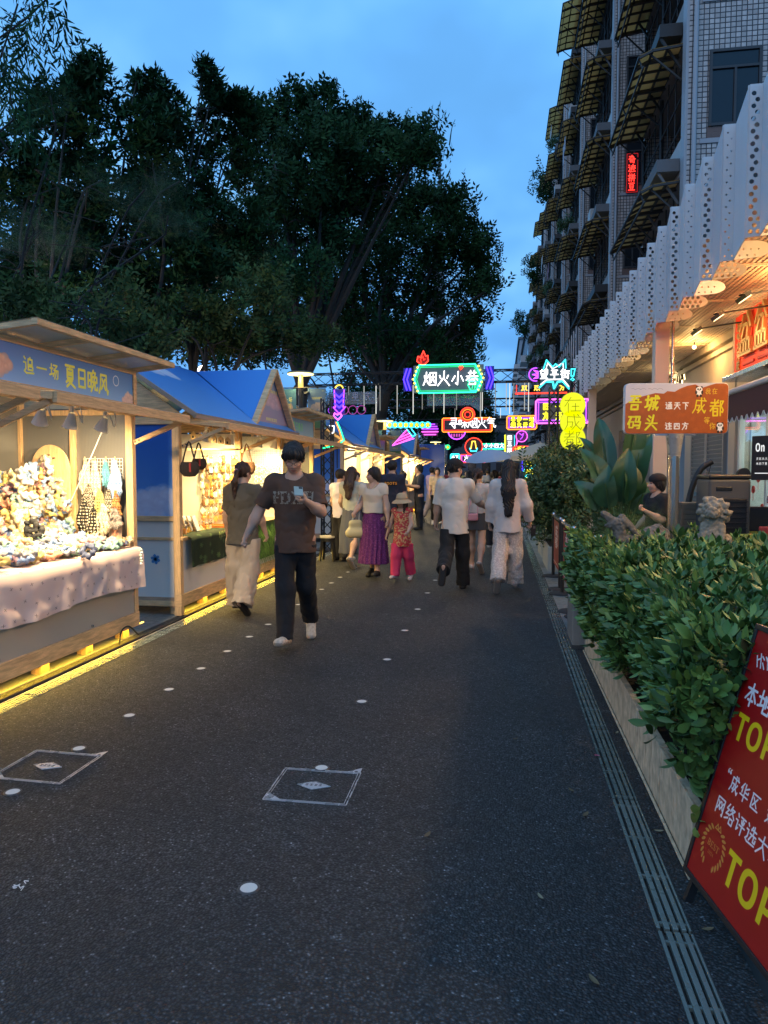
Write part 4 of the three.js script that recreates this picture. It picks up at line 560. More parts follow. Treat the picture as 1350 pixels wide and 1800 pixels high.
  const cloth = (w, h, s) => { const U = 14, Vn = 16, p = [], ix = []; for (let i = 0; i <= U; i++) for (let k = 0; k <= Vn; k++) { const a = i / U - 0.5, t = k / Vn, wd = w * (0.25 + 0.95 * Math.sin(Math.min(1, t * 1.25) * 1.57)) * (t > 0.8 ? 1 - (t - 0.8) * 1.6 : 1); p.push(a * wd + 0.012 * n2(t * 3 + s, 1), -t * h * (1 - 0.12 * Math.abs(a)) + 0.01 * n2(a * 6, s), 0.03 + 0.028 * Math.sin(a * 21 + s) * Math.sqrt(t) + 0.012 * n2(a * 7 + s, t * 4)); if (i < U && k < Vn) { const q = i * (Vn + 1) + k; ix.push(q, q + 1, q + Vn + 2, q, q + Vn + 2, q + Vn + 1); } } const g = new THREE.BufferGeometry(); g.setAttribute('position', new THREE.Float32BufferAttribute(p, 3)); g.setIndex(ix); g.computeVertexNormals(); return g; };
  const cheque = (a, b2, kind) => dtex(64, 64, (u, v) => { let k; if (kind === 'dot') k = Math.hypot(u * 4 % 1 - 0.5, v * 4 % 1 - 0.5) < 0.27; else if (kind === 'floral') k = n2(u * 7, v * 7) > 0.15; else k = n2(u * 3, v * 14) > 0; return k ? b2 : a; }, 0.12);
  const scarfM = [['cream floral', cheque([215, 205, 185], [180, 165, 130], 'floral')], ['peach floral', cheque([232, 210, 185], [215, 140, 105], 'floral')], ['teal', cheque([70, 130, 150], [95, 155, 170], 'x')], ['blue paisley', cheque([150, 175, 205], [90, 115, 160], 'floral')], ['black and white blotched', cheque([40, 36, 32], [190, 180, 160], 'floral')], ['black dotted', cheque([30, 28, 26], [215, 205, 180], 'dot')], ['yellow dotted', cheque([215, 190, 110], [50, 40, 30], 'dot')], ['brown striped', cheque([120, 70, 40], [200, 160, 100], 'x')], ['grey', cheque([120, 112, 108], [150, 142, 138], 'x')]].map(([n, t]) => [n, mat('#fff', 0.85, { map: t, side: THREE.DoubleSide })]);
  for (const [px, py, w, h, ci, s, dz] of [[152, 808, 0.1, 0.34, 0, 1, 0], [170, 808, 0.1, 0.36, 1, 2, 0.02], [189, 808, 0.08, 0.26, 2, 3, 0], [205, 808, 0.13, 0.38, 3, 4, 0.02], [158, 850, 0.14, 0.42, 4, 5, 0.04], [178, 858, 0.11, 0.45, 6, 6, 0.06], [150, 878, 0.12, 0.3, 5, 7, 0.07], [193, 860, 0.1, 0.38, 4, 8, 0.05], [207, 862, 0.09, 0.3, 7, 9, 0.04], [206, 893, 0.13, 0.2, 8, 10, 0.08], [168, 892, 0.11, 0.28, 5, 11, 0.09], [184, 885, 0.1, 0.3, 0, 12, 0.09]]) {
    const p = at(px, py, rz + dz), o = thing('hanging_scarf', `${scarfM[ci][0]} scarf pegged to the wire rack${py < 820 ? ', in its top row' : ''}`, 'scarf', p.toArray(), 0, 'scarves on the wire rack'); obj('cloth', cloth(w, h, s), scarfM[ci][1], o);
    if (py < 820) obj('clothes_peg', [rbox(0.008, 0.045, 0.012, 0, 0.005, 0.03, 0.002)], M.pine, o);
  }
  { const p = at(203, 938, rz + 0.05), o = thing('photo_card', 'small tan card with a drawn flower leaning under the wire rack', 'card', p.toArray()); obj('card', [rbox(0.13, 0.17, 0.005, 0, 0, 0, 0.001, -0.1)], mat([0.62, 0.44, 0.28], 0.7), o); obj('flower_print', [mv(new THREE.CircleGeometry(0.035, 12), 0, 0.01, 0.006, -0.1), mv(new THREE.CircleGeometry(0.018, 10), -0.02, 0.035, 0.004, -0.1)], mat([0.6, 0.28, 0.16], 0.7), o); }
  { const a = at(185, 745, -6.2), c = at(125, 880, -6.1); tobj('rack_string', [tube([a, a.clone().lerp(c, 0.5).add(V(0, -0.01, 0)), c], 0.005, 8, 5)], M.cableWhite, 'slanting white string stretched across the scrunchie display', 'string'); }
  { const o = thing('bead_charm', 'string of pale round beads hung off the corner of the pink cloth', 'charm', [-3.33, 0.85, -6.2]); for (let k = 0; k < 6; k++) obj('bead', [ball(0.014, 0.004 * Math.sin(k * 2), -k * 0.026, 0, 8)], k % 2 ? M.white : mat([0.5, 0.6, 0.5], 0.3), o); }
  // power strip cables along the base
  tobj('power_cable', [tube([[-3.36, 0.01, 0], [-3.37, 0.01, -3], [-3.375, 0.01, -6.2], [-3.38, 0.012, -9], [-3.36, 0.01, -14]], 0.012, 60, 5), tube([[-3.40, 0.02, -5.9], [-3.42, 0.12, -5.98], [-3.44, 0.13, -6.15], [-3.40, 0.03, -6.25]], 0.008, 16, 5)], M.cable, 'black power cable running along the foot of the stalls', 'cable');
  tobj('cable_trunking', [span(-3.352, -3.338, 0.0, 0.006, -14, 1)], mat([0.55, 0.52, 0.48], 0.4, { metalness: 0.5 }), 'thin bright metal edging strip beside the cable at the foot of the stalls', 'edging');
}
// ---------- keychain stall ----------
{
  const pz = -7.28 - 1.89, c = M.pegB = mat([0.66, 0.6, 0.46], 0.7);
  const pb = thing('pegboard', 'cream perforated pegboard hung with keychains inside the gabled stall', 'pegboard', [0, 0, pz]), a = at(352, 788, pz), b = at(424, 910, pz);
  obj('board', [span(a.x, b.x, b.y, a.y, 0.004, 0.016)], c, pb);
  const holes = []; for (let x = a.x + 0.03; x < b.x; x += 0.04) for (let y = b.y + 0.03; y < a.y; y += 0.04) holes.push(mv(new THREE.CircleGeometry(0.006, 5), x, y, 0.0175)); obj('peg_holes', holes, M.black, pb);
  const ring = new THREE.TorusGeometry(0.016, 0.003, 5, 12), charm = [join([ball(0.022, 0, -0.045, 0, 8, 1, 1.1, 0.6), ball(0.014, 0, -0.02, 0, 7, 1, 1, 0.7), ball(0.007, -0.011, -0.009, 0, 5), ball(0.007, 0.011, -0.009, 0, 5)]), join([mv(prism([[-0.02, 0], [0, -0.03], [0.02, 0], [0, 0.03]], 0.008, 0.002), 0, -0.045, -0.004)]), join([rbox(0.034, 0.045, 0.006, 0, -0.045, 0, 0.003)])];
  const cm = [['gold', [0.6, 0.42, 0.12]], ['cream', [0.72, 0.66, 0.5]], ['brown', [0.25, 0.13, 0.06]], ['white', [0.75, 0.74, 0.7]], ['orange', [0.65, 0.3, 0.08]]].map(([n, q]) => [n, mat(q, 0.4, n === 'gold' ? { metalness: 0.7 } : {})]);
  reseed(55);
  const key = (p, where) => { const q = pick(cm), o = thing('keychain', `${q[0]} keychain charm ${where}`, 'keychain', p.toArray(), rr(-0.5, 0.5), `keychains ${where}`); obj('ring', ring, M.steel, o); obj('charm', charm[Math.floor(rnd() * 3)], q[1], o); o.scale.setScalar(rr(1.1, 1.7)); };
  for (let i = 0; i < 9; i++) for (let k = 0; k < 8; k++) if (rnd() < 0.9) key(V(lerp(a.x + 0.05, b.x - 0.04, i / 8) + rr(-0.012, 0.012), lerp(a.y - 0.12, b.y + 0.06, k / 7), pz + 0.045), 'on the cream pegboard');
  for (let i = 0; i < 34; i++) key(V(rr(-3.55, -3.95), 0.93 + rr(0, 0.02), rr(-7.5, -9.0)), 'laid out on the counter of the gabled stall');
  // grey grid panel in the second bay
  const gz = -10.90, ga = at(436, 790, gz), gb = at(497, 852, gz), gp = thing('grid_panel', 'grey wire grid panel with rows of white charms in the second bay', 'rack', [0, 0, gz]), w = [];
  obj('backing', [span(ga.x, gb.x, gb.y, ga.y, -0.02, -0.01)], mat([0.3, 0.31, 0.32], 0.4), gp);
  for (let x = ga.x; x < gb.x; x += 0.03) w.push(rod([x, ga.y, 0], [x, gb.y, 0], 0.0016, 4)); for (let y = gb.y; y < ga.y; y += 0.03) w.push(rod([ga.x, y, 0], [gb.x, y, 0], 0.0016, 4)); obj('wire_grid', w, M.white, gp);
  const dg = join([0, 1, 2].map((k) => { const t = new THREE.TorusGeometry(0.032 - (k % 2) * 0.008, 0.008, 4, 4); return t.translate(0, -k * 0.085, 0); }));
  for (let i = 0; i < 5; i++) for (let k = 0; k < 2; k++) { const p = at(450 + i * 9.5, 820 + k * 26, gz + 0.02), o = tobj('paper_charm', dg, M.white, 'white lattice paper charm hanging in a row on the grid panel', 'charm', 'paper charms on the grid panel'); o.position.copy(p); }
  for (let k = 0; k < 3; k++) { const p = at(447 + k * 17, 866, gz + 0.06), o = thing('illustrated_card', 'white card with a small line drawing standing below the grid panel', 'card', p.toArray(), 0, 'cards below the grid panel'); obj('card', [rbox(0.13, 0.17, 0.004, 0, 0, 0, 0.001, -0.15)], M.white, o); obj('drawing', [mv(new THREE.TorusGeometry(0.025, 0.003, 4, 14), 0, 0.02, 0.01, -0.15), mv(new THREE.TorusGeometry(0.015, 0.003, 4, 10), 0.02, -0.03, 0.012, -0.15)], M.black, o); }
  // hanging fans and bags at the opening
  const woven = mat([0.03, 0.022, 0.018], 0.8, { bumpMap: T.weave, bumpScale: 0.004 }), brown = mat([0.17, 0.08, 0.035], 0.75, { bumpMap: T.weave, bumpScale: 0.004 }), red = mat([0.3, 0.02, 0.02], 0.7);
  const bag = (px, py, z, s, m, lab) => { const o = thing('woven_bag', lab, 'bag', at(px, py, z).toArray(), 0.3); obj('pouch', [mv(lathe([[0.001, -0.16], [0.06, -0.155], [0.1, -0.11], [0.105, -0.05], [0.085, 0], [0.08, -0.005], [0.09, -0.05], [0.001, -0.06]].map(([a, b]) => [a * s, b * s]), 18), 0, 0, 0).scale(1, 1, 0.45)], m, o); obj('strap', [tube([[-0.07 * s, 0, 0], [-0.04 * s, 0.12 * s, 0], [0, 0.22 * s, 0], [0.03 * s, 0.12 * s, 0], [0.06 * s, 0, 0]], 0.009, 18, 5)], m, o); obj('tassel', [rbox(0.02, 0.1 * s, 0.02, 0.01, -0.06 * s, 0.045 * s, 0.006)], red, o); };
  bag(333, 812, -7.2, 1.0, woven, 'round black woven bag with red tassel hanging at the open corner of the gabled stall'); bag(350, 806, -7.6, 0.8, woven, 'smaller black woven bag hanging just inside the gabled stall'); bag(434, 812, -9.1, 1.1, brown, 'brown woven bag hanging at the middle post of the gabled stall');
  // small framed pictures on the lintel shelf
  for (let k = 0; k < 6; k++) { const o = thing('little_house_model', 'little pale model house with dark windows on the stall shelf', 'ornament', at(341 + k * 13 - k, 772 + k * 2, -8.3).toArray(), 0.2, 'model houses on the stall shelf'); obj('house', [prism([[-0.03, 0], [0.03, 0], [0.03, 0.06], [0, 0.09], [-0.03, 0.06]], 0.05, 0.002)], mat([0.6, 0.42, 0.22], 0.7), o); obj('window_hole', [rbox(0.02, 0.03, 0.004, 0, 0.025, 0.055, 0.001)], M.black, o); }
  { const p = at(341, 770, -8.3), q = at(418, 785, -8.3); tobj('stall_shelf', [span(p.x - 0.05, q.x + 0.02, q.y - 0.045, q.y - 0.025, -8.36, -8.2)], M.pine, 'narrow pine shelf carrying little model houses in the gabled stall', 'shelf'); }
  // postcard slats and notebooks at the left
  for (let k = 0; k < 7; k++) { const o = thing('notebook', 'thin pale notebook standing in a tilted row on the counter', 'notebook', [-3.62 - k * 0.055, 0.87, -8.05 + k * 0.01], 0.1, 'notebooks in a tilted row'); obj('cover', [rbox(0.012, 0.2, 0.13, 0, 0.1, 0, 0.002, 0, 0, 0.35)], mat([0.55, 0.45 + 0.02 * k, 0.28], 0.7), o); obj('pages', [rbox(0.009, 0.19, 0.128, 0.012, 0.098, 0.004, 0.001, 0, 0, 0.35)], M.white, o); }
  for (let k = 0; k < 5; k++) { const o = thing('biscuit_tin', 'small red and cream tin stacked beside the pegboard', 'tin', [-3.95, 1.02 + k * 0.062, -7.75 + 0.01 * Math.sin(k * 3)], 0.2 * k, 'stacked tins'); obj('tin', [cyl(0.07, 0.07, 0.045, 0, 0, 0, 16)], k % 2 ? mat([0.5, 0.08, 0.05], 0.5) : mat([0.7, 0.6, 0.4], 0.5), o); obj('lid', [cyl(0.073, 0.073, 0.014, 0, 0.028, 0, 16)], mat([0.6, 0.5, 0.3], 0.4), o); }
  { const o = thing('counter_box', 'flat orange tray on the counter of the gabled stall', 'tray', [-3.66, 0.868, -8.72], 0.05); obj('tray_base', [rbox(0.36, 0.012, 0.3, 0, 0.012, 0, 0.003)], mat([0.6, 0.2, 0.04], 0.6), o); obj('rim', [box(0.36, 0.03, 0.01, 0, 0.02, 0.15), box(0.36, 0.03, 0.01, 0, 0.02, -0.15), box(0.01, 0.03, 0.3, 0.18, 0.02, 0), box(0.01, 0.03, 0.3, -0.18, 0.02, 0)], mat([0.5, 0.16, 0.03], 0.6), o); }
  // dark green printed runner and grass fringe on the counter front
  const gc = ctex(256, 128, (c2, w2, h2) => { c2.fillStyle = '#20321b'; c2.fillRect(0, 0, w2, h2); reseed(6); c2.strokeStyle = '#4e6a3c'; c2.lineWidth = 3; for (let i = 0; i < 26; i++) { const x = rr(0, w2), y = rr(0, h2); for (const q of [0, 1, 2]) { c2.beginPath(); c2.moveTo(x - 8 * Math.cos(q), y - 8 * Math.sin(q)); c2.lineTo(x + 8 * Math.cos(q), y + 8 * Math.sin(q)); c2.stroke(); } } c2.font = 'bold 26px sans-serif'; c2.fillStyle = '#7b8a4a'; c2.fillText('NICE', 150, 60); });
  const drape = (z0, z1, y1, s) => { const p = [], uv = [], ix = [], n = 30, m = 12; for (let i = 0; i <= n; i++) for (let k = 0; k <= m; k++) { const t = k / m, f = 0.016 * Math.sin(i * 0.7 + s) * t; p.push(t < 0.3 ? -3.62 + 0.21 * t / 0.3 : -3.40 + 0.012 + f, t < 0.3 ? 0.872 : lerp(0.868, y1, (t - 0.3) / 0.7), lerp(z0, z1, i / n)); uv.push(i / n, 1 - t); if (i < n && k < m) { const q = i * (m + 1) + k; ix.push(q, q + 1, q + m + 2, q, q + m + 2, q + m + 1); } } const g = new THREE.BufferGeometry(); g.setAttribute('position', new THREE.Float32BufferAttribute(p, 3)); g.setAttribute('uv', new THREE.Float32BufferAttribute(uv, 2)); g.setIndex(ix); g.computeVertexNormals(); return g; };
  tag(obj('counter_runner', drape(-7.42, -8.75, 0.52, 1), mat('#fff', 0.85, { map: gc, side: THREE.DoubleSide }), scene, true), 'dark green printed cloth runner hanging over the gabled stall counter', 'runner');
  const fr = thing('grass_fringe', 'bright green artificial grass fringe hanging from the second bay counter', 'fringe', [-3.42, 0, -9.3]); reseed(73); const bl = [];
  for (let i = 0; i < 900; i++) { const z = rr(0, -1.45), y = rr(0.34, 0.84), g = leafShape(rr(0.08, 0.16), 0.008, { n: 2, droop: 0.3 }); g.rotateX(Math.PI + rr(-0.25, 0.25)); g.rotateY(Math.PI / 2 + rr(-0.4, 0.4)); bl.push(g.translate(rr(0.01, 0.05), y, z)); }
  obj('blades', bl, leafMat([0.10, 0.22, 0.03], 0.6), fr).userData.kind = 'stuff'; obj('backing', [span(0, 0.012, 0.33, 0.86, -1.46, 0)], mat([0.04, 0.09, 0.02], 0.9), fr);
  const up = thing('grass_trim', 'tuft of bright green artificial grass along the top of the second bay', 'fringe', [-3.6, 0, -9.6]), ub = []; for (let i = 0; i < 260; i++) { const g = leafShape(rr(0.05, 0.1), 0.007, { n: 1 }); g.rotateX(rr(-0.9, 0.9)); g.rotateY(rr(0, 6)); ub.push(g.translate(rr(-0.08, 0.06), rr(2.0, 2.03), rr(0, -1.0))); } obj('blades', ub, leafMat([0.12, 0.26, 0.03], 0.6), up).userData.kind = 'stuff';
}
// far stalls: boxes of goods as plain stacked trays so that counters are not bare
reseed(17);
for (const [z0, n] of [[-11.2, 6], [-15.8, 9], [-19.5, 5], [-25.5, 9], [-29.2, 5]]) for (let k = 0; k < n; k++) { const h = rr(0.12, 0.4), o = thing('goods_box', 'pale goods box standing on a stall counter past the keychain stall', 'box', [-3.75 + rr(-0.1, 0.15), 0.866, z0 - k * 0.33 - rr(0, 0.1)], rr(-0.3, 0.3), 'goods on the farther stalls'); obj('carton', [rbox(rr(0.15, 0.25), h, rr(0.15, 0.25), 0, h / 2, 0, 0.006)], mat([rr(0.4, 0.75), rr(0.35, 0.65), rr(0.2, 0.5)], 0.7), o); obj('lid', [rbox(0.2, 0.012, 0.2, 0, h + 0.004, 0, 0.003)], M.white, o); }
// ---------- smooth solids from distance fields (surface nets) ----------
function nets(f, lo, hi, cell) {
  const n = [0, 1, 2].map((k) => Math.max(2, Math.ceil((hi[k] - lo[k]) / cell) + 1)), [nx, ny, nz] = n, val = new Float32Array(nx * ny * nz), id = new Int32Array(nx * ny * nz).fill(-1), pos = [], idx = [];
  for (let k = 0, q = 0; k < nz; k++) for (let j = 0; j < ny; j++) for (let i = 0; i < nx; i++, q++) val[q] = f(lo[0] + i * cell, lo[1] + j * cell, lo[2] + k * cell);
  const s = [1, nx, nx * ny], corner = [0, 1, nx, nx + 1, s[2], s[2] + 1, s[2] + nx, s[2] + nx + 1], E = [[0, 1], [2, 3], [4, 5], [6, 7], [0, 2], [1, 3], [4, 6], [5, 7], [0, 4], [1, 5], [2, 6], [3, 7]];
  for (let k = 0; k < nz - 1; k++) for (let j = 0; j < ny - 1; j++) for (let i = 0; i < nx - 1; i++) {
    const q = i + j * nx + k * s[2]; let m = 0; for (let c = 0; c < 8; c++) if (val[q + corner[c]] < 0) m++;
    if (m === 0 || m === 8) continue;
    let x = 0, y = 0, z = 0, w = 0;
    for (const [a, b] of E) { const va = val[q + corner[a]], vb = val[q + corner[b]]; if ((va < 0) === (vb < 0)) continue; const t = va / (va - vb); x += (a & 1) + ((b & 1) - (a & 1)) * t; y += (a >> 1 & 1) + ((b >> 1 & 1) - (a >> 1 & 1)) * t; z += (a >> 2) + ((b >> 2) - (a >> 2)) * t; w++; }
    id[q] = pos.length / 3; pos.push(lo[0] + (i + x / w) * cell, lo[1] + (j + y / w) * cell, lo[2] + (k + z / w) * cell);
  }
  for (let k = 1; k < nz - 1; k++) for (let j = 1; j < ny - 1; j++) for (let i = 1; i < nx - 1; i++) {
    const q = i + j * nx + k * s[2], v0 = val[q] < 0;
    for (let a = 0; a < 3; a++) {
      if ((val[q + s[a]] < 0) === v0) continue;
      const u = s[(a + 1) % 3], v = s[(a + 2) % 3], A = id[q], B = id[q - u], C = id[q - u - v], D = id[q - v];
      if (A < 0 || B < 0 || C < 0 || D < 0) continue;
      if (v0) idx.push(A, B, C, A, C, D); else idx.push(A, C, B, A, D, C);
    }
  }
  const g = new THREE.BufferGeometry(), nor = new Float32Array(pos.length), e = cell * 0.5;
  for (let i = 0; i < pos.length; i += 3) { const [x, y, z] = [pos[i], pos[i + 1], pos[i + 2]], a = f(x + e, y, z) - f(x - e, y, z), b = f(x, y + e, z) - f(x, y - e, z), c = f(x, y, z + e) - f(x, y, z - e), l = Math.hypot(a, b, c) || 1; nor[i] = a / l; nor[i + 1] = b / l; nor[i + 2] = c / l; }
  g.setAttribute('position', new THREE.Float32BufferAttribute(pos, 3)); g.setAttribute('normal', new THREE.BufferAttribute(nor, 3)); g.setIndex(idx); return g;
}
const smin = (a, b, k) => { const h = Math.max(k - Math.abs(a - b), 0) / k; return Math.min(a, b) - h * h * k * 0.25; };
const smax = (a, b, k) => -smin(-a, -b, k);
// tapered capsule between two points; flat < 1 squashes it along z
function cap(a, b, ra, rb, o = {}) {
  const [ax, ay, az] = a, dx = b[0] - ax, dy = b[1] - ay, dz = b[2] - az, L2 = dx * dx + dy * dy + dz * dz || 1e-9, fz = o.fz ?? 1, fx = o.fx ?? 1, R = Math.max(ra, rb);
  const fn = (x, y, z) => { const px = x - ax, py = y - ay, pz = z - az; let t = (px * dx + py * dy + pz * dz) / L2; t = t < 0 ? 0 : t > 1 ? 1 : t; const ex = (px - dx * t) / fx, ey = py - dy * t, ez = (pz - dz * t) / fz; return (Math.sqrt(ex * ex + ey * ey + ez * ez) - (ra + (rb - ra) * t)) * Math.min(1, fz, fx); };
  fn.box = [[Math.min(ax, b[0]) - R * Math.max(1, fx), Math.min(ay, b[1]) - R, Math.min(az, b[2]) - R * Math.max(1, fz)], [Math.max(ax, b[0]) + R * Math.max(1, fx), Math.max(ay, b[1]) + R, Math.max(az, b[2]) + R * Math.max(1, fz)]]; return fn;
}
function ell(c, r) { const m = Math.min(...r), fn = (x, y, z) => { const a = (x - c[0]) / r[0], b = (y - c[1]) / r[1], d = (z - c[2]) / r[2], k = Math.sqrt(a * a + b * b + d * d); return (k - 1) * m; }; fn.box = [[c[0] - r[0], c[1] - r[1], c[2] - r[2]], [c[0] + r[0], c[1] + r[1], c[2] + r[2]]]; return fn; }
// blend of prims with a skip for those far away
function blend(prims, k) { return (x, y, z) => { let d = 1e3; for (const p of prims) { const b = p.box; if (b) { const ox = Math.max(b[0][0] - x, x - b[1][0], 0), oy = Math.max(b[0][1] - y, y - b[1][1], 0), oz = Math.max(b[0][2] - z, z - b[1][2], 0); if (ox > k + d || oy > k + d || oz > k + d) continue; if (ox + oy + oz > 0.25) { const q = Math.max(ox, oy, oz); if (q < d) d = Math.min(d, q + 0.02); continue; } } d = smin(d, p(x, y, z), k); } return d; }; }
function bounds(prims, pad) { const lo = [1e9, 1e9, 1e9], hi = [-1e9, -1e9, -1e9]; for (const p of prims) for (let k = 0; k < 3; k++) { lo[k] = Math.min(lo[k], p.box[0][k] - pad); hi[k] = Math.max(hi[k], p.box[1][k] + pad); } return [lo, hi]; }
const solid = (prims, k, cell, pad = 0.03, mod) => { const f0 = blend(prims, k), [lo, hi] = bounds(prims, pad); return nets(mod ? (x, y, z) => mod(f0(x, y, z), x, y, z) : f0, lo, hi, cell); };
// ---------- right side: planter and hedge ----------
{
  const streak = tile((u, v) => fbm2(u * 22, v * 2.2, 4)), blot = tile((u, v) => fbm2(u * 6 + 2, v * 6, 4));
  const stoneT = [0, 1, 2].map((s) => dtex(256, 256, (u, v) => { const k = 1 + 0.12 * streak(u + s * 0.3, v) + 0.2 * blot(u, v + s * 0.4), r = sstep(streak((u + s * 0.37) % 1, v), 0.2, 0.6) * 0.4; return [clamp(196 * k * (1 - r * 0.45), 0, 255), clamp(178 * k * (1 - r * 0.62), 0, 255), clamp(148 * k * (1 - r * 0.75), 0, 255)]; }, 0.6));
  const stone = stoneT.map((t) => mat('#fff', 0.8, { map: t, bumpMap: T.blotch, bumpScale: 0.003 }));
  const pl = thing('planter', 'long low planter bed walled with rust-streaked stone slabs', 'planter', [0.75, 0, -2.85]); reseed(3);
  for (let k = 0; k < 6; k++) obj('stone_slab', [rbox(0.04, 0.29, 0.588, 0.02, 0.145, -0.3 - k * 0.6, 0.004)], stone[k % 3], pl);
  for (let k = 0; k < 3; k++) obj('stone_slab', [rbox(0.56, 0.29, 0.04, 0.33 + k * 0.57, 0.145, 0.0, 0.004)], stone[(k + 1) % 3], pl);
  for (let k = 0; k < 8; k++) obj('coping', [rbox(0.012, 0.012, 0.44, -0.012, 0.006, -0.2 - k * 0.45, 0.003)], stone[k % 3], pl);
  obj('soil', [span(0.04, 1.75, 0.1, 0.2, -4.6, -0.02)], mat([0.03, 0.022, 0.015], 0.95, { bumpMap: T.blotch, bumpScale: 0.02 }), pl);
  obj('far_wall', [span(0.0, 1.75, 0, 0.28, -4.66, -4.62)], stone[0], pl);
  // hedge: umbrella-leaved whorls over a shell of twigs; the leaves that show largest are single parts
  const H = thing('hedge', 'dense hedge of glossy whorled leaves filling the stone planter', 'hedge', [0.75, 0.2, -2.85]); reseed(29);
  const lg = [0, 1, 2, 3].map((k) => leafShape(0.058 + 0.012 * k, 0.027 + 0.003 * k, { n: 5, tip: 0.4, fold: 0.3, droop: 0.1 + 0.1 * k }));
  const lm = [[0.06, 0.135, 0.03], [0.085, 0.175, 0.035], [0.045, 0.105, 0.028], [0.16, 0.25, 0.045], [0.10, 0.085, 0.03]].map((c) => leafMat(c, 0.5));
  const surf = [];                                          // whorl centres on the hedge's bulging skin
  const bulge = (z) => 0.06 * n2(z * 1.4, 2) + 0.05 * n2(z * 3.6, 7), topY = (x, z) => 0.79 - 0.1 * sstep(-z, 2.6, 3.6) + 0.1 * n2(x * 1.8, z * 1.5) + 0.07 * n2(x * 4, z * 4) - 0.15 * sstep(z, -0.75, 0.1) + (x < 0.25 ? -0.12 * (0.25 - x) / 0.25 : 0);
  for (let i = 0; i < 5200; i++) { const z = rr(-4.75, 0.05), u = rnd(); let p, n; if (u < 0.4) { const y = rr(0.1, 0.78); const out = 0.03 - 0.13 * Math.sin(Math.min(1, (y - 0.08) / 0.5) * 2.4) - bulge(z); if (y < 0.16 + 0.2 * Math.abs(n2(z * 1.6, 5)) + 0.14 * sstep(z, -1.6, -0.2) && rnd() < 0.96) continue; p = V(out + rr(0, 0.16), y, z); n = V(-1, 0.55, rr(-0.3, 0.3)); } else if (u < 0.9) { const x = rr(-0.08, 1.7); p = V(x, topY(x, z) + rr(-0.14, 0.03), z); n = V(rr(-0.4, 0.3), 1, rr(-0.2, 0.5)); } else { const x = rr(-0.05, 1.6), y = rr(0.05, 0.7); p = V(x, y, rr(-0.02, 0.08)); n = V(rr(-0.4, 0.2), 0.6, 1); } surf.push([p, n.normalize(), rnd()]); }
  for (let i = 0; i < 1500; i++) surf.push([V(rr(0.12, 1.6), rr(0.12, 0.62), rr(-4.6, -0.12)), V(rr(-1, 1), 1, rr(-1, 1)).normalize(), rnd()]);
  const camL = V(-0.75, EYE - 0.2, 2.85); surf.sort((a, b) => a[0].distanceTo(camL) - b[0].distanceTo(camL));
  const tmp = new THREE.Object3D(), mats = [], cols = []; let single = 0;
  for (const [p, n, r] of surf) {
    const q = new THREE.Quaternion().setFromUnitVectors(V(0, 1, 0), n), cnt = 7, a0 = rr(0, 6), s = rr(0.75, 1.25), m = r < 0.2 ? 3 : Math.floor(rnd() * 3) + (rnd() < 0.15 ? 2 : 0);
    for (let k = 0; k < cnt; k++) {
      tmp.position.copy(p).add(V(rr(-0.012, 0.012), rr(-0.03, 0.03), rr(-0.012, 0.012))); tmp.quaternion.copy(q).multiply(new THREE.Quaternion().setFromEuler(new THREE.Euler(0, a0 + k * 0.9, 0))).multiply(new THREE.Quaternion().setFromEuler(new THREE.Euler(rr(0.55, 1.35), 0, rr(-0.2, 0.2)))); const ss = s * rr(0.8, 1.2); tmp.scale.set(ss, ss, ss); tmp.updateMatrix();
      if (single < 290 && p.distanceTo(camL) < 5 && p.y > 0.02) { const o = new THREE.Mesh(lg[k % 4], lm[Math.min(4, m)]); o.name = 'leaf'; o.castShadow = o.receiveShadow = true; o.position.copy(tmp.position); o.quaternion.copy(tmp.quaternion); o.scale.copy(tmp.scale); H.add(o); single++; }
      else { mats.push(tmp.matrix.clone()); const t = [1, 1.25, 0.75, 1.9, 0.9][Math.min(4, m)] * rr(0.8, 1.2); cols.push(new THREE.Color().setRGB(t * (m === 3 ? 1.4 : 1), t, t)); }
    }
  }
  const im = new THREE.InstancedMesh(lg[1], leafMat([0.065, 0.14, 0.03], 0.5), mats.length); mats.forEach((x, i) => { im.setMatrixAt(i, x); im.setColorAt(i, cols[i]); }); im.name = 'foliage'; im.userData.kind = 'stuff'; im.castShadow = im.receiveShadow = true; H.add(im);
  const stems = []; for (let k = 0; k < 70; k++) { const x = rr(0.12, 1.5), z = rr(-4.6, -0.1), b = V(x + rr(-0.25, 0.2), rr(0.45, 0.75), z + rr(-0.2, 0.2)); stems.push(limb([V(x, -0.02, z), V(x + rr(-0.1, 0.1), 0.25, z + rr(-0.1, 0.1)), b], 0.012, 0.005, 5, 6)); }
  obj('stem', stems, mat([0.10, 0.085, 0.06], 0.9), H);

  // grey ribbed planter box standing against the hedge end
  const pb = thing('planter_box', 'grey ribbed concrete planter box at the far end of the stone planter', 'planter', [0.76, 0, -6.75]); obj('body', [rbox(0.22, 0.42, 0.5, 0, 0.21, 0, 0.01)], mat([0.22, 0.21, 0.19], 0.85, { bumpMap: T.blotch, bumpScale: 0.004 }), pb); obj('rib', Array.from({ length: 7 }, (_, k) => box(0.228, 0.4, 0.012, 0, 0.2, -0.21 + k * 0.07)), mat([0.2, 0.19, 0.17], 0.85), pb); obj('base_band', [box(0.24, 0.03, 0.52, 0, 0.015, 0)], mat([0.05, 0.05, 0.05], 0.8), pb);
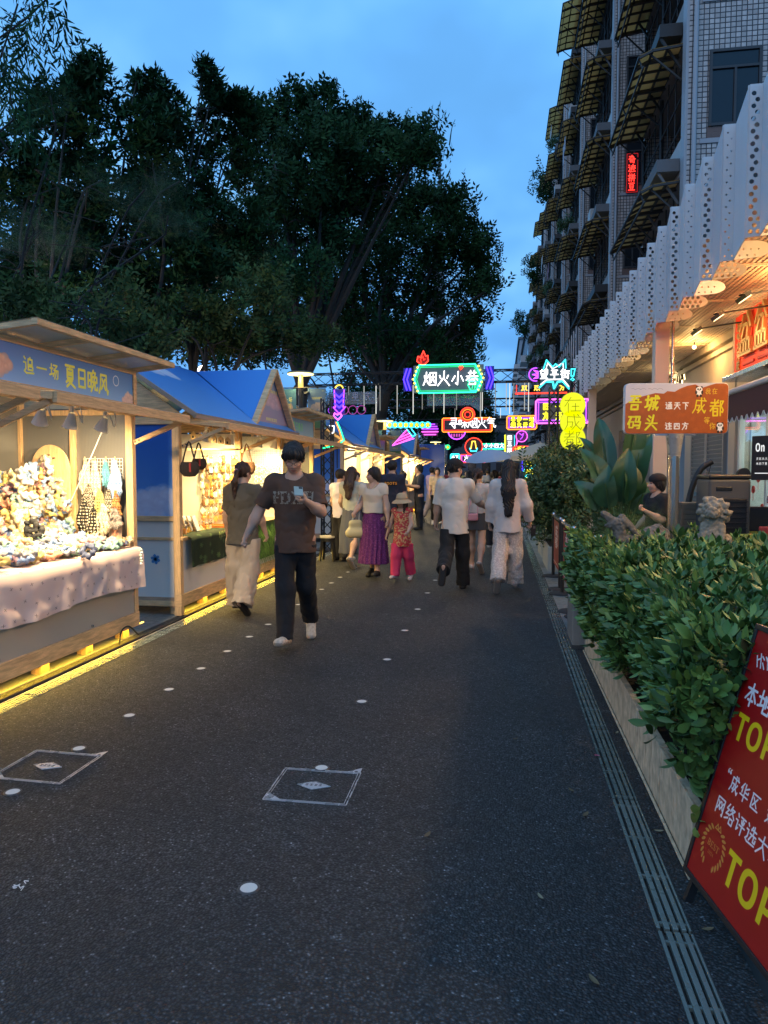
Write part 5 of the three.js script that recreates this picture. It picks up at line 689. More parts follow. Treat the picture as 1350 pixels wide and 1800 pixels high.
  // more pale planter boxes with shrubs along the pavement
  const box2 = (x, z, w, d, h, lab, sz, s) => { const o = thing('planter_box', lab, 'planter', [x, 0, z]); obj('body', [rbox(w, h, d, 0, h / 2, 0, 0.012)], mat([0.42, 0.43, 0.38], 0.75, { bumpMap: T.blotch, bumpScale: 0.003 }), o); obj('soil', [box(w - 0.06, 0.02, d - 0.06, 0, h, 0)], M.bark, o);
    const sh = thing('shrub', lab.replace(/.*planter box/, 'small-leaved shrub in the pale planter box'), 'shrub', [x, h, z], 0, 'shrubs in the pale planter boxes'); reseed(s); obj('trunk', Array.from({ length: 5 }, () => limb([V(rr(-0.1, 0.1), 0, rr(-0.3, 0.3)), V(rr(-0.2, 0.2), 0.4, rr(-0.3, 0.3)), V(rr(-0.4, 0.3), 0.9 * sz, rr(-0.5, 0.5))], 0.016, 0.006, 5, 6)), M.bark, sh); crown(sh, [[V(0, 0.45 * sz, 0), 0.5 * sz, 0.5 * sz, d * 0.7], [V(0.15, 0.85 * sz, -0.2), 0.45 * sz, 0.45 * sz, d * 0.5], [V(-0.15, 0.8 * sz, 0.25), 0.4 * sz, 0.35 * sz, d * 0.4]], 'spray', M.leafMid, 0.75, 0.62, s); };
  box2(1.0, -12.2, 0.5, 1.4, 0.4, 'pale planter box beside the black barrier', 1.25, 71); box2(0.98, -13.95, 0.45, 1.2, 0.42, 'pale planter box just past the barrier and its taller shrub', 1.3, 72); box2(1.25, -16.4, 0.5, 1.4, 0.42, 'pale planter box near the yellow disc sign truss', 1.3, 73); box2(1.4, -19.5, 0.5, 1.4, 0.42, 'pale planter box far along the shop pavement', 1.2, 74); box2(1.75, -10.7, 0.6, 1.2, 0.35, 'pale planter box under the banana plant', 0.8, 75);
  for (const [x, y, z, s, sd, lab] of [[2.15, 0.3, -5.6, 0.5, 81, 'fine-leaved bright green bush beside the stone lion'], [1.35, 0.55, -8.4, 0.42, 82, 'wispy pale green bush behind the stone dragon']]) { const o = thing('bush', lab, 'bush', [x, y, z]); obj('trunk', [limb([V(0, -y, 0), V(0.02, 0, 0), V(0, 0.3, 0)], 0.03, 0.01, 5, 5)], M.bark, o); crown(o, [[V(0, 0.2, 0), 0.75 * s, 0.9 * s, 0.9 * s], [V(0.35, 0.22, 0.1), 0.6 * s, 0.8 * s, 0.6 * s]], 'frond', leafMat([0.085, 0.17, 0.04], 0.5), 1.3, 0.42, sd); }

  // banana-like plant: each leaf a part
  const bn = thing('banana_plant', 'clump of tall broad paddle leaves behind the orange sign', 'plant', [1.45, 0, -9.7]); reseed(45);
  const paddle = (Ln, W, bend) => { const n = 12, m = 6, p = [], ix = []; for (let i = 0; i <= n; i++) for (let k = 0; k <= m; k++) { const t = i / n, a = k / m * 2 - 1, w = W * 0.5 * Math.pow(Math.sin(Math.PI * Math.min(0.995, Math.pow(t, 0.75) * 0.98 + 0.015)), 0.65); p.push(a * w, Ln * t * (1 - 0.25 * bend * t * t), -bend * Ln * 0.6 * t * t * t + Math.abs(a) * w * 0.45 + 0.012 * Math.sin(t * 60 + a * 3) * Math.abs(a)); if (i < n && k < m) { const q = i * (m + 1) + k; ix.push(q, q + 1, q + m + 2, q, q + m + 2, q + m + 1); } } const g = new THREE.BufferGeometry(); g.setAttribute('position', new THREE.Float32BufferAttribute(p, 3)); g.setIndex(ix); g.computeVertexNormals(); return g; };
  const bm = [[0.03, 0.10, 0.04], [0.022, 0.08, 0.035], [0.05, 0.13, 0.045]].map((c) => leafMat(c, 0.38));
  for (const [px0, py0, px1, py1, W, bend, dz] of [[1078, 925, 1036, 785, 0.32, 0.5, 0], [1080, 930, 1056, 735, 0.29, 0.4, -0.2], [1085, 930, 1125, 705, 0.31, 0.35, 0.15], [1095, 935, 1130, 765, 0.36, 0.55, 0.2], [1095, 935, 1122, 820, 0.32, 0.75, 0.35], [1070, 930, 1026, 845, 0.3, 0.75, 0.2], [1090, 940, 1100, 800, 0.34, 0.55, 0.4], [1078, 935, 1060, 830, 0.32, 0.65, 0.35], [1100, 935, 1138, 850, 0.34, 0.85, 0.3], [1068, 935, 1040, 760, 0.24, 0.55, -0.2]]) {
    const a = at(px0, py0, -9.7), b = at(px1, py1, -9.7 + dz), Ln = a.distanceTo(b), d = b.clone().sub(a).normalize(), stemEnd = a.clone().addScaledVector(d, Ln * 0.42);
    const lf = obj('leaf', paddle(Ln * 0.68, W, bend), pick(bm), bn); lf.position.copy(stemEnd).sub(bn.position); lf.quaternion.setFromUnitVectors(V(0, 1, 0), d).multiply(new THREE.Quaternion().setFromEuler(new THREE.Euler(0, rr(-0.7, 0.7), 0)));
    obj('stalk', [limb([V(rr(-0.1, 0.1), 0, rr(-0.15, 0.15)), a.clone().sub(bn.position), stemEnd.clone().sub(bn.position), stemEnd.clone().addScaledVector(d, Ln * 0.4).sub(bn.position)], 0.03, 0.006, 6, 10)], mat([0.05, 0.11, 0.035], 0.5), bn);
  }

  // ---------- leaning red menu board ----------
  const bw = 0.9, bh = 0.93, board = thing('menu_board', 'red advertising board with yellow TOP lettering leaning on black legs beside the planter', 'sign board');
  const BL = V(0.715, 0.1, -2.74), uu = V(0.10, 0.0, 0.62).normalize(), vv = V(0.262, 0.95, 0.02).normalize(), nn = uu.clone().cross(vv); vv.copy(nn.clone().cross(uu));
  board.position.copy(BL); board.quaternion.setFromRotationMatrix(new THREE.Matrix4().makeBasis(uu, vv, nn));
  const face = ctex(900, 1020, (c, w, h) => {
    c.fillStyle = '#a80d10'; c.fillRect(0, 0, w, h); for (let i = 0; i < 400; i++) { c.fillStyle = `rgba(${rnd() < 0.5 ? '150,0,0' : '190,25,20'},0.05)`; c.fillRect(rnd() * w, rnd() * h, 60, 30); }
    c.fillStyle = c.strokeStyle = '#e9dcd6'; c.lineWidth = 7; for (let k = 0; k < 9; k++) { c.beginPath(); c.moveTo(40 + k * 11, 95 + Math.sin(k * 2) * 18); c.lineTo(60 + k * 11, 120 + Math.cos(k * 3) * 20); c.stroke(); }
    inkText(c, '本地推荐', 40, 205, 88, 0.12, '#f1e4df', { gap: 1.0 }); c.fillStyle = '#efc814'; c.font = 'bold 150px sans-serif'; c.save(); c.translate(36, 440); c.scale(0.92, 1); c.fillText('TOP', 0, 0); c.restore();
    c.fillStyle = '#f1e4df'; c.font = 'bold 70px serif'; c.fillText('\u201c', 70, 600); inkText(c, '成华区 好味道', 108, 560, 64, 0.11, '#f1e4df'); c.fillText('\u201d', 610, 600); inkText(c, '网络评选大赛第一', 62, 668, 68, 0.11, '#f1e4df', { gap: 1.04 });
    c.fillStyle = c.strokeStyle = '#d08a3a'; c.font = '34px serif'; c.fillText('BEST', 78, 868); c.font = '18px serif'; c.fillText('2024', 96, 895); for (const s of [-1, 1]) for (let k = 0; k < 9; k++) { const a = 0.5 + k * 0.26; c.save(); c.translate(120 + s * 72 * Math.sin(a), 862 + 80 * Math.cos(a)); c.rotate(-s * a + s * 0.6); c.beginPath(); c.ellipse(0, 0, 6, 14, 0, 0, 7); c.fill(); c.restore(); }
    c.lineWidth = 5; c.beginPath(); c.moveTo(100, 790); c.lineTo(112, 770); c.lineTo(121, 790); c.lineTo(130, 770); c.lineTo(142, 790); c.closePath(); c.stroke();
    c.fillStyle = '#efc814'; c.font = 'bold 178px sans-serif'; c.save(); c.translate(215, 930); c.scale(0.92, 1); c.fillText('TOP 1', 0, 0); c.restore();
  });
  obj('board_face', [quad([0, 0, 0.012], [bw, 0, 0.012], [bw, bh, 0.012], [0, bh, 0.012])], mat('#fff', 0.42, { map: face }), board, true);
  obj('board_frame', [span(-0.02, bw + 0.02, -0.02, 0.0, -0.012, 0.018, 0.003), span(-0.02, bw + 0.02, bh, bh + 0.02, -0.012, 0.018, 0.003), span(-0.02, 0, 0, bh, -0.012, 0.018, 0.003), span(bw, bw + 0.02, 0, bh, -0.012, 0.018, 0.003), span(-0.005, bw, 0, bh, -0.012, 0.006)], M.black, board);
  for (const s of [0.06, bw - 0.06]) { obj('leg', [bar([s, 0.0, 0], [s - 0.01, -0.1, 0.002], 0.03, 0.02)], M.black, board); obj('back_leg', [bar([s, bh * 0.8, -0.03], [s, -0.09 + 0.05, -0.3], 0.02, 0.02)], M.black, board); }

  // ---------- belt barriers with red banners ----------
  const bar2 = (x0, z0, x1, z1, lab, s) => {
    const o = thing('crowd_barrier', lab, 'barrier', [x0, 0, z0], 0, 'crowd barriers'), dx = x1 - x0, dz = z1 - z0;
    for (const [x, z] of [[0, 0], [dx, dz]]) { const p = obj('post', [cyl(0.024, 0.024, 0.93, x, 0.48, z, 12)], M.black, o); obj('base_disc', [mv(lathe([[0.001, 0.03], [0.05, 0.03], [0.15, 0.022], [0.165, 0.012], [0.165, 0], [0.001, 0]], 24), x, 0, z)], M.blackMatt, p); obj('cap', [ball(0.03, x, 0.95, z, 8)], M.steel, p); }
    obj('top_tube', [rod([0, 0.93, 0], [dx, 0.93, dz], 0.026, 12)], M.steel, o);
    const t = ctex(256, 512, (c, w, h) => { c.fillStyle = '#8e1a1c'; c.fillRect(0, 0, w, h); inkText(c, s, 60, 50, 120, 0.1, '#e8cfc8', { down: true, gap: 1.05 }); c.fillStyle = '#e8cfc8'; c.fillRect(0, h - 40, w, 6); });
    obj('banner', [quad([dx * 0.06, 0.22, dz * 0.06], [dx * 0.94, 0.22, dz * 0.94], [dx * 0.94, 0.88, dz * 0.94], [dx * 0.06, 0.88, dz * 0.06])], mat('#fff', 0.7, { map: t, side: THREE.DoubleSide }), o, true);
  };
  bar2(0.80, -11.0, 0.80, -9.75, 'black barrier with red banner farther along the planter row', '成都'); bar2(0.80, -9.4, 0.82, -8.2, 'black barrier with red banner next to the hedge', '好味'); bar2(0.86, -7.9, 0.95, -7.1, 'black barrier half buried in the hedge end', '小城');

  // ---------- orange street sign on its post ----------
  const sign = thing('street_sign', 'orange sign with yellow brush characters and two pandas on a stout post', 'sign', [1.71, 0, -7.5], 0.12);
  const st = ctex(1024, 512, (c, w, h) => {
    c.fillStyle = '#a9500f'; c.fillRect(0, 0, w, h); for (let i = 0; i < 900; i++) { c.fillStyle = `rgba(${rnd() < 0.5 ? '140,60,10' : '215,120,50'},0.06)`; c.beginPath(); c.arc(rnd() * w, rnd() * h, rr(5, 30), 0, 7); c.fill(); }
    c.fillStyle = '#cfc9cf'; c.beginPath(); c.moveTo(0, 0); c.lineTo(900, 0); reseed(12); for (const [x, y] of [[860, 18], [760, 40], [700, 14], [610, 22], [540, 50], [500, 78], [420, 76], [380, 100], [300, 92], [240, 112], [150, 130], [90, 165], [40, 190], [0, 215]]) c.lineTo(x + rr(-8, 8), y + rr(-6, 6)); c.closePath(); c.fill();
    c.strokeStyle = '#8a8690'; c.lineWidth = 3; for (const x of [60, 230]) { c.beginPath(); c.moveTo(x, 52); for (let k = 0; k < 9; k++) c.lineTo(x + k * 18, 52 + Math.sin(k * 2.1 + x) * 8); c.stroke(); }
    inkText(c, '吾城', 40, 120, 150, 0.125, '#eae01c', { brush: 1, gap: 1.14, slant: 0.1 }); inkText(c, '码头', 40, 325, 148, 0.125, '#eae01c', { brush: 1, gap: 1.14, slant: 0.1 });
    inkText(c, '通天下', 405, 190, 72, 0.13, '#f2ece4', { brush: 1, gap: 1.16 }); inkText(c, '连四方', 405, 400, 72, 0.13, '#f2ece4', { brush: 1, gap: 1.16 });
    inkText(c, '我在', 800, 48, 62, 0.07, '#e9c22a', { slant: 0.1 }); inkText(c, '成', 690, 150, 150, 0.08, '#e9d01c', { brush: 1, slant: 0.15 }); inkText(c, '都', 850, 165, 165, 0.085, '#e9d01c', { brush: 1 }); inkText(c, '等', 790, 345, 66, 0.08, '#e9c22a'); inkText(c, '你', 848, 405, 66, 0.09, '#e9c22a');
    for (const [x, y, s] of [[735, 60, 1], [950, 430, 1]]) { const e = (dx, dy, rx, ry, col) => { c.fillStyle = col; c.beginPath(); c.ellipse(x + dx * s, y + dy * s, rx * s, ry * s, 0, 0, 7); c.fill(); }; e(0, 38, 30, 26, '#f3f0ea'); e(-30, 30, 10, 20, '#1a1616'); e(30, 30, 10, 20, '#1a1616'); e(-16, 66, 12, 14, '#1a1616'); e(16, 66, 12, 14, '#1a1616'); e(-24, -22, 11, 11, '#1a1616'); e(24, -22, 11, 11, '#1a1616'); e(0, 0, 32, 27, '#f3f0ea'); e(-12, -2, 8, 9, '#1a1616'); e(12, -2, 8, 9, '#1a1616'); e(0, 8, 5, 4, '#1a1616'); }
  });
  const rsh = new THREE.Shape(), W2 = 0.5, H2 = 0.245, rr2 = 0.045; rsh.moveTo(-W2 + rr2, -H2); rsh.lineTo(W2 - rr2, -H2); rsh.quadraticCurveTo(W2, -H2, W2, -H2 + rr2); rsh.lineTo(W2, H2 - rr2); rsh.quadraticCurveTo(W2, H2, W2 - rr2, H2); rsh.lineTo(-W2 + rr2, H2); rsh.quadraticCurveTo(-W2, H2, -W2, H2 - rr2); rsh.lineTo(-W2, -H2 + rr2); rsh.quadraticCurveTo(-W2, -H2, -W2 + rr2, -H2);
  const sg = new THREE.ShapeGeometry(rsh, 6), up = sg.attributes.uv; for (let i = 0; i < up.count; i++) up.setXY(i, up.getX(i) + 0.5, up.getY(i) / (2 * H2) + 0.5);
  sg.translate(0, 2.21, 0.031); obj('sign_face', sg, mat('#fff', 0.45, { map: st }), sign, true); obj('sign_body', [mv(prism(rsh, 0.05, 0.006), 0, 2.21, -0.026)], mat([0.5, 0.5, 0.5], 0.5), sign);
  obj('post_head', [mv(new THREE.CylinderGeometry(0.095, 0.06, 0.24, 4, 1), 0, 1.84, 0, 0, Math.PI / 4, 0), cyl(0.012, 0.012, 0.01, 0, 1.92, 0.075, 10, Math.PI / 2)], mat([0.36, 0.34, 0.31], 0.5, { roughnessMap: T.blotch }), sign); obj('post', [cyl(0.052, 0.052, 1.74, 0, 0.87, 0, 20)], mat([0.42, 0.37, 0.31], 0.3, { metalness: 0.85, roughnessMap: T.blotch }), sign); obj('hanger', [bar([-0.2, 1.955, 0], [0.2, 1.955, 0], 0.05, 0.02)], M.steel, sign);
}
// ---------- shop front under the white metal canopy ----------
{
  const alu = mat([0.62, 0.62, 0.63], 0.5), alu2 = mat([0.55, 0.55, 0.57], 0.5), CX = 2.1, CY = 3.63, CT = 4.93, PIT = 0.72;
  const cp = thing('shop_canopy', 'white folded metal canopy with perforated fins over the shop fronts', 'canopy');
  const fin = (big) => { const s = new THREE.Shape(); s.moveTo(0, 0); s.lineTo(0.36, 0.03); s.quadraticCurveTo(0.47, 0.06, 0.46, 0.11); s.quadraticCurveTo(0.44, 0.17, 0.33, 0.185); s.lineTo(0.11, 0.19); s.lineTo(0.11, CT - CY); s.lineTo(0, CT - CY); const r = big ? 0.021 : 0.0095, st = big ? 0.062 : 0.068; for (let j = 0; j < 24; j++) for (let i = 0; i < 8; i++) { const x = 0.034 + i * st + (j % 2) * st / 2, y = 0.05 + j * st * 0.86; if (x > (y < 0.16 ? 0.41 - Math.abs(y - 0.1) * 0.9 : 0.09) || y > CT - CY - 0.05) continue; if (x + r > (y < 0.16 ? 0.44 : 0.105)) continue; const h = new THREE.Path(); h.absellipse(x, y, r, r, 0, Math.PI * 2); s.holes.push(h); } return new THREE.ExtrudeGeometry(s, { depth: 0.006, bevelEnabled: false, curveSegments: 5 }); };
  const FG = [metreUV(fin(true)), metreUV(fin(false))], plain = (w) => metreUV(join([bar([0.11, (CT - CY) / 2, 0], [0, (CT - CY) / 2, w], 0.006, CT - CY), box(0.02, CT - CY, 0.012, 0.0, (CT - CY) / 2, w - 0.004)])), PG = plain(PIT - 0.01);
  for (let k = 0; k < 26; k++) { const z = -3.9 - k * PIT; const f = new THREE.Mesh(FG[k % 2], alu); f.name = 'perforated_fin'; f.position.set(CX, CY, z); f.castShadow = f.receiveShadow = true; cp.add(f); const p = new THREE.Mesh(PG, k % 3 ? alu : alu2); p.name = 'panel'; p.position.set(CX, CY, z); p.castShadow = p.receiveShadow = true; cp.add(p); }
  for (let k = 0; k < 30; k++) { const z = -23 - k * PIT, p = new THREE.Mesh(PG, k % 3 ? alu : alu2); p.name = 'panel'; p.position.set(CX + 0.1, CY + 0.9, z); p.castShadow = p.receiveShadow = true; p.scale.y = 1.1; cp.add(p); }
  obj('top_cap', [span(CX + 0.25, 4.0, CT, CT + 0.04, -45, -3.2)], alu2, cp);
  // perforated ceiling sheets: slotted grid, one sheet per bay
  const tan = mat([0.62, 0.5, 0.36], 0.6), slot = (z0, z1) => { const g = []; for (let x = CX + 0.2; x < 3.72; x += 0.062) g.push(span(x, x + 0.03, 3.86, 3.866, z1, z0)); for (let z = z0; z > z1; z -= 0.085) g.push(span(CX + 0.18, 3.74, 3.8665, 3.872, z - 0.03, z)); g.push(span(CX + 0.18, 3.74, 3.85, 3.859, z0 - 0.04, z0), span(CX + 0.18, 3.74, 3.851, 3.859, z1, z1 + 0.04), span(2.9, 2.96, 3.852, 3.8585, z1 + 0.04, z0 - 0.04)); return g; };
  for (let k = 0; k < 14; k++) obj('soffit_sheet', slot(-3.4 - k * 1.7, -5.08 - k * 1.7), tan, cp).userData.kind = 'stuff';
  obj('ceiling_void', [span(CX + 0.25, 3.98, 4.3, 4.34, -45, -3.2)], mat([0.36, 0.34, 0.32], 0.9), cp);
  for (const z of [-11.05, -19, -28]) obj('column', [rbox(0.2, 3.9, 0.2, 2.3, 1.95, z, 0.01)], mat([0.6, 0.47, 0.38], 0.6), cp);
  obj('conduit', [rod([2.45, 0, -10.98], [2.45, 3.8, -10.98], 0.02, 8)], M.steel, cp);
  // shop wall
  const beige = mat([0.5, 0.44, 0.36], 0.75, { bumpMap: T.blotch, bumpScale: 0.003 }), grey = mat([0.26, 0.27, 0.27], 0.5), white2 = mat([0.62, 0.64, 0.62], 0.6);
  const w = thing('shop_row', 'row of beige ground floor shops beneath the white canopy', 'building');
  obj('wall', [span(3.76, 4.0, 2.75, 3.95, -12.4, -3), span(3.74, 4.0, 2.45, 3.95, -19.0, -12.4), span(3.76, 4.0, 0, 3.95, -45, -24), span(3.76, 4.0, 0, 3.0, -15.6, -14.95), span(3.76, 4.0, 0, 2.75, -8.4, -3), span(3.76, 4.0, 0, 2.45, -12.75, -12.42), span(3.76, 4, 2.9, 3.95, -24, -19), span(3.76, 4, 0, 2.45, -19, -18.4)], beige, w);
  obj('cornice', [span(3.6, 3.76, 3.72, 3.84, -45, -3.4), span(3.66, 3.76, 3.6, 3.68, -45, -11.6)], mat([0.42, 0.37, 0.30], 0.6), w);
  // louvred double doors
  for (let d = 0; d < 2; d++) { const z = -13.85 - d * 1.06 + 0.0, dr = new THREE.Group(); dr.name = 'louvre_door'; w.add(dr); obj('door_frame', [span(3.70, 3.76, 0, 2.4, z + 0.98, z + 1.04), span(3.70, 3.76, 0, 2.4, z, z + 0.06), span(3.702, 3.76, 2.34, 2.4, z + 0.06, z + 0.98), span(3.702, 3.76, 1.2, 1.28, z + 0.06, z + 0.98)], grey, dr); for (let k = 0; k < 30; k++) { const y = 0.1 + k * 0.077; if (y > 1.14 && y < 1.34) continue; obj('slat', [box(0.012, 0.075, 0.92, 3.73, y, z + 0.52, 0, 0, 0.5)], grey, dr); } }
  // white-lit shop window with its room
  obj('window_room', [span(5.6, 5.64, 0.3, 2.75, -12.4, -8.4), span(4.0, 5.6, 2.7, 2.75, -12.4, -8.4), span(4.0, 5.6, 0.28, 0.33, -12.4, -8.4), span(4.0, 5.6, 0.33, 2.7, -12.42, -12.38), span(4.0, 5.6, 0.33, 2.7, -8.42, -8.38)], white2, w);
  const gl = obj('shop_window', [span(3.84, 3.85, 0.9, 2.7, -12.35, -8.45)], pmat([0.9, 0.95, 0.94], 0.03, { transmission: 1, thickness: 0 }), w);
  obj('frame', [[-12.4, -12.3], [-11.15, -11.08], [-9.8, -9.72], [-8.5, -8.4]].map(([a, b]) => span(3.8, 3.88, 0.85, 2.72, a, b)).concat([span(3.802, 3.88, 0.8, 0.88, -12.4, -8.4), span(3.77, 4, 0, 0.8, -12.4, -8.4)]), white2, gl);
  const lb = thing('window_light', 'long white light panel on the ceiling inside the shop window', 'light', [4.5, 2.66, -10.4]); obj('light_panel', [rbox(0.3, 0.03, 2.6, 0, 0, 0, 0.005)], glow([0.92, 1, 0.95], 3), lb); rectLight([4.5, 2.63, -10.4], [4.5, 0, -10.4], 0.3, 2.6, 16, [0.9, 1, 0.94]);
  // things in the window: foil-wrapped figures, red festive cut-outs
  const foil = mat([0.7, 0.72, 0.74], 0.22, { metalness: 0.8 });
  for (const [y, s, lab] of [[1.95, 0.3, 'crumpled silver foil bundle hanging high in the shop window'], [1.5, 0.36, 'crumpled silver foil bundle at the middle of the shop window'], [1.12, 0.26, 'crumpled silver foil bundle low in the shop window']]) { const o = tobj('foil_bundle', solid([ell([0, 0, 0], [s * 0.5, s * 0.62, s * 0.5]), ell([0.05, s * 0.3, 0.02], [s * 0.35, s * 0.4, s * 0.35])], 0.08, 0.03, 0.08, (d, x, y2, z) => d + 0.05 * Math.abs(n3(x * 9, y2 * 9, z * 9))), foil, lab, 'bundle', 'foil bundles in the window'); o.position.set(4.1, y, -11.55); }
  const redP = mat([0.5, 0.04, 0.03], 0.6); reseed(8);
  for (let k = 0; k < 9; k++) { const o = thing('festive_cutout', 'red paper cut-out flower stuck on the shop window glass', 'cut-out', [3.833, 1.05 + (k % 4) * 0.14 + rr(-0.04, 0.04), -12.1 + k * 0.2], -Math.PI / 2, 'red cut-outs on the window'); obj('petal_ring', [new THREE.TorusGeometry(0.05, 0.012, 5, 10), new THREE.TorusGeometry(0.02, 0.008, 5, 8)], redP, o); obj('ribbon', [rbox(0.012, 0.14, 0.004, 0, -0.1, 0, 0.002)], redP, o); }
  { const o = thing('lightbox_sign', 'dark lit panel reading On with small white lines, beside the shop window', 'sign', [3.62, 1.78, -10.7], -Math.PI / 2 + 0.75); obj('lightbox', [rbox(0.3, 0.62, 0.06, 0, 0, 0, 0.008)], mat([0.05, 0.03, 0.025], 0.4), o);
    const t = ctex(180, 390, (c, a, b) => { c.fillStyle = '#000'; c.fillRect(0, 0, a, b); c.fillStyle = '#fff'; c.font = 'bold 92px sans-serif'; c.save(); c.scale(0.7, 1.15); c.fillText('On', 40, 120); c.restore(); inkText(c, '方区头大', 40, 190, 24, 0.12, '#fff', { gap: 1.1 }); inkText(c, '本四下里', 40, 235, 24, 0.12, '#fff', { gap: 1.1 }); c.fillRect(30, 330, 120, 8); }); obj('sign_letters', [quad([-0.14, -0.3, 0.032], [0.14, -0.3, 0.032], [0.14, 0.3, 0.032], [-0.14, 0.3, 0.032])], mat([0.03, 0.02, 0.02], 0.4, { emissive: L(1, 1, 1), emissiveMap: t, emissiveIntensity: 0.9 }), o, true); }
  // warm-lit room behind the banana plant
  obj('warm_room', [span(5.8, 5.84, 0, 2.9, -24, -19), span(4.0, 5.8, 2.86, 2.9, -24, -19), span(4, 5.8, 0, 0.04, -24, -19), span(4, 5.8, 0.04, 2.86, -24.03, -23.99), span(4, 5.8, 0.04, 2.86, -19.02, -18.98)], mat([0.7, 0.56, 0.36], 0.8), w);
  { const o = thing('ceiling_light', 'round warm ceiling light inside the shop behind the banana plant', 'light', [4.3, 2.84, -21.4]); obj('lamp_disc', [cyl(0.16, 0.16, 0.03, 0, 0, 0, 20)], glow([1, 0.8, 0.5], 5), o); obj('rim', [new THREE.TorusGeometry(0.165, 0.015, 6, 24).rotateX(Math.PI / 2)], M.white, o); rectLight([4.4, 2.8, -21.4], [4.4, 0, -21.4], 0.8, 2.4, 5, [1, 0.68, 0.3]); }
  for (let k = 0; k < 3; k++) { const o = thing('menu_poster', 'pale menu poster pasted inside the warm-lit shop', 'poster', [5.0, 1.9, -23.97 + 0.0], 0, 'menu posters'); o.position.x = 4.3 + k * 0.45; obj('paper', [box(0.36, 0.6, 0.006, 0, 0, 0)], M.white, o); obj('print', [box(0.28, 0.2, 0.002, 0, 0.14, 0.004), box(0.28, 0.015, 0.002, 0, -0.05, 0.004), box(0.22, 0.015, 0.002, -0.02, -0.1, 0.004), box(0.25, 0.015, 0.002, 0, -0.15, 0.004)], mat([0.5, 0.2, 0.08], 0.6), o); }
  // red sign with raised gilt characters
  const rs = thing('shop_sign', 'big red shop sign with raised gilt characters lit by arm lamps', 'sign', [3.42, 3.48, -9.3], -Math.PI / 2);
  const redM = mat([0.75, 0.035, 0.008], 0.5), gilt = mat([0.5, 0.36, 0.16], 0.35, { metalness: 0.7 });
  obj('sign_board', [rbox(4.2, 0.92, 0.3, 0, 0, -0.15, 0.01)], redM, rs); obj('sign_edge', [box(4.24, 0.02, 0.34, 0, -0.47, -0.15), box(0.02, 0.94, 0.34, -2.11, 0, -0.15)], beige, rs);
  [...'盆盆鲜'].forEach((ch, i) => { const g = strokes(GLYPH[ch] ? ch : '金').flatMap((s) => s.slice(1).map((p, k) => bar([s[k][0] * 0.5, (1 - s[k][1]) * 0.6, 0], [p[0] * 0.5, (1 - p[1]) * 0.6, 0], 0.05, 0.05))); obj('gilt_character', g.map((q) => q.translate(-1.7 + i * 0.6, -0.26, 0.045)), gilt, rs); });
  obj('small_characters', strokesBlock('金味大天成', 0.13, -1.93, 0.28), gilt, rs); obj('underline', [0, 1, 2].map((i) => box(0.46, 0.035, 0.02, -1.45 + i * 0.6, -0.36, 0.012)), mat([0.3, 0.01, 0.005], 0.5), rs);
  function strokesBlock(t, s, x, y) { return [...t].flatMap((ch, j) => strokes(ch).flatMap((q) => q.slice(1).map((p, k) => bar([x + q[k][0] * s, y - (q[k][1] + j * 1.08) * s, 0.02], [x + p[0] * s, y - (p[1] + j * 1.08) * s, 0.02], 0.016, 0.02)))); }
  obj('gutter', [span(3.28, 3.7, 2.93, 3.0, -11.5, -6, 0.01)], mat([0.42, 0.45, 0.5], 0.35, { metalness: 0.7, roughnessMap: T.blotch }), w);
  for (let k = 0; k < 3; k++) { const z = -10.9 + k * 1.0, o = thing('arm_lamp', 'black arm flood lamp leaning out to light the red shop sign', 'lamp', [2.75, 3.62, z], 0, 'arm lamps over the red sign'); obj('arm', [rod([-0.05, 0.0, 0], [0.7, 0.1, 0], 0.012, 6)], M.black, o); obj('lamp_head', [box(0.07, 0.05, 0.34, 0, -0.02, 0, 0, 0, 0.6)], M.black, o); obj('lamp_glass', [box(0.05, 0.008, 0.3, 0.016, -0.046, 0, 0, 0, 0.6)], glow([1, 0.72, 0.36], 4), o); lampLight(V(2.79, 3.55, z), V(3.42, 3.45, z), 4.2, 1.25, [1, 0.66, 0.3], 6); }
  // warm downlights beneath the ceiling sheets
  for (const z of [-4.6, -6.6, -8.6, -13.2]) { const o = thing('downlight', 'small warm downlight on a stem under the perforated ceiling', 'lamp', [3.3, 3.78, z], 0, 'downlights under the canopy'); obj('stem', [rod([0, 0.06, 0], [0, 0.0, 0], 0.01, 6)], M.black, o); obj('bulb', [ball(0.035, 0, -0.03, 0, 10)], glow([1, 0.7, 0.34], 6), o); pointLight([3.3, 3.62, z], z === -13.2 ? 3 : 5, [1, 0.55, 0.18], 2.5); lampLight(V(3.3, 3.66, z), V(-1.2, 0.4, z + 0.5), 9, 1.15, [1, 0.74, 0.42], 3); }
  // gilt back-lit characters on the beige wall
  { const o = thing('halo_sign', 'two dark back-lit characters glowing on the beige wall', 'sign', [3.69, 3.4, -16.7], -Math.PI / 2 ); [...'里尔'].forEach((ch, i) => { obj('character', strokes(ch).flatMap((s) => s.slice(1).map((p, k) => bar([s[k][0] * 0.5 + i * 0.6, (1 - s[k][1]) * 0.5, 0], [p[0] * 0.5 + i * 0.6, (1 - p[1]) * 0.5, 0], 0.06, 0.05))), mat([0.12, 0.09, 0.05], 0.5), o); obj('glow_tube', strokes(ch).flatMap((s) => s.slice(1).map((p, k) => rod([s[k][0] * 0.5 + i * 0.6, (1 - s[k][1]) * 0.5, -0.04], [p[0] * 0.5 + i * 0.6, (1 - p[1]) * 0.5, -0.04], 0.012, 4))), glow([1, 0.8, 0.4], 9), o); }); pointLight([3.5, 3.6, -16.3], 0.8, [1, 0.78, 0.4], 4); }
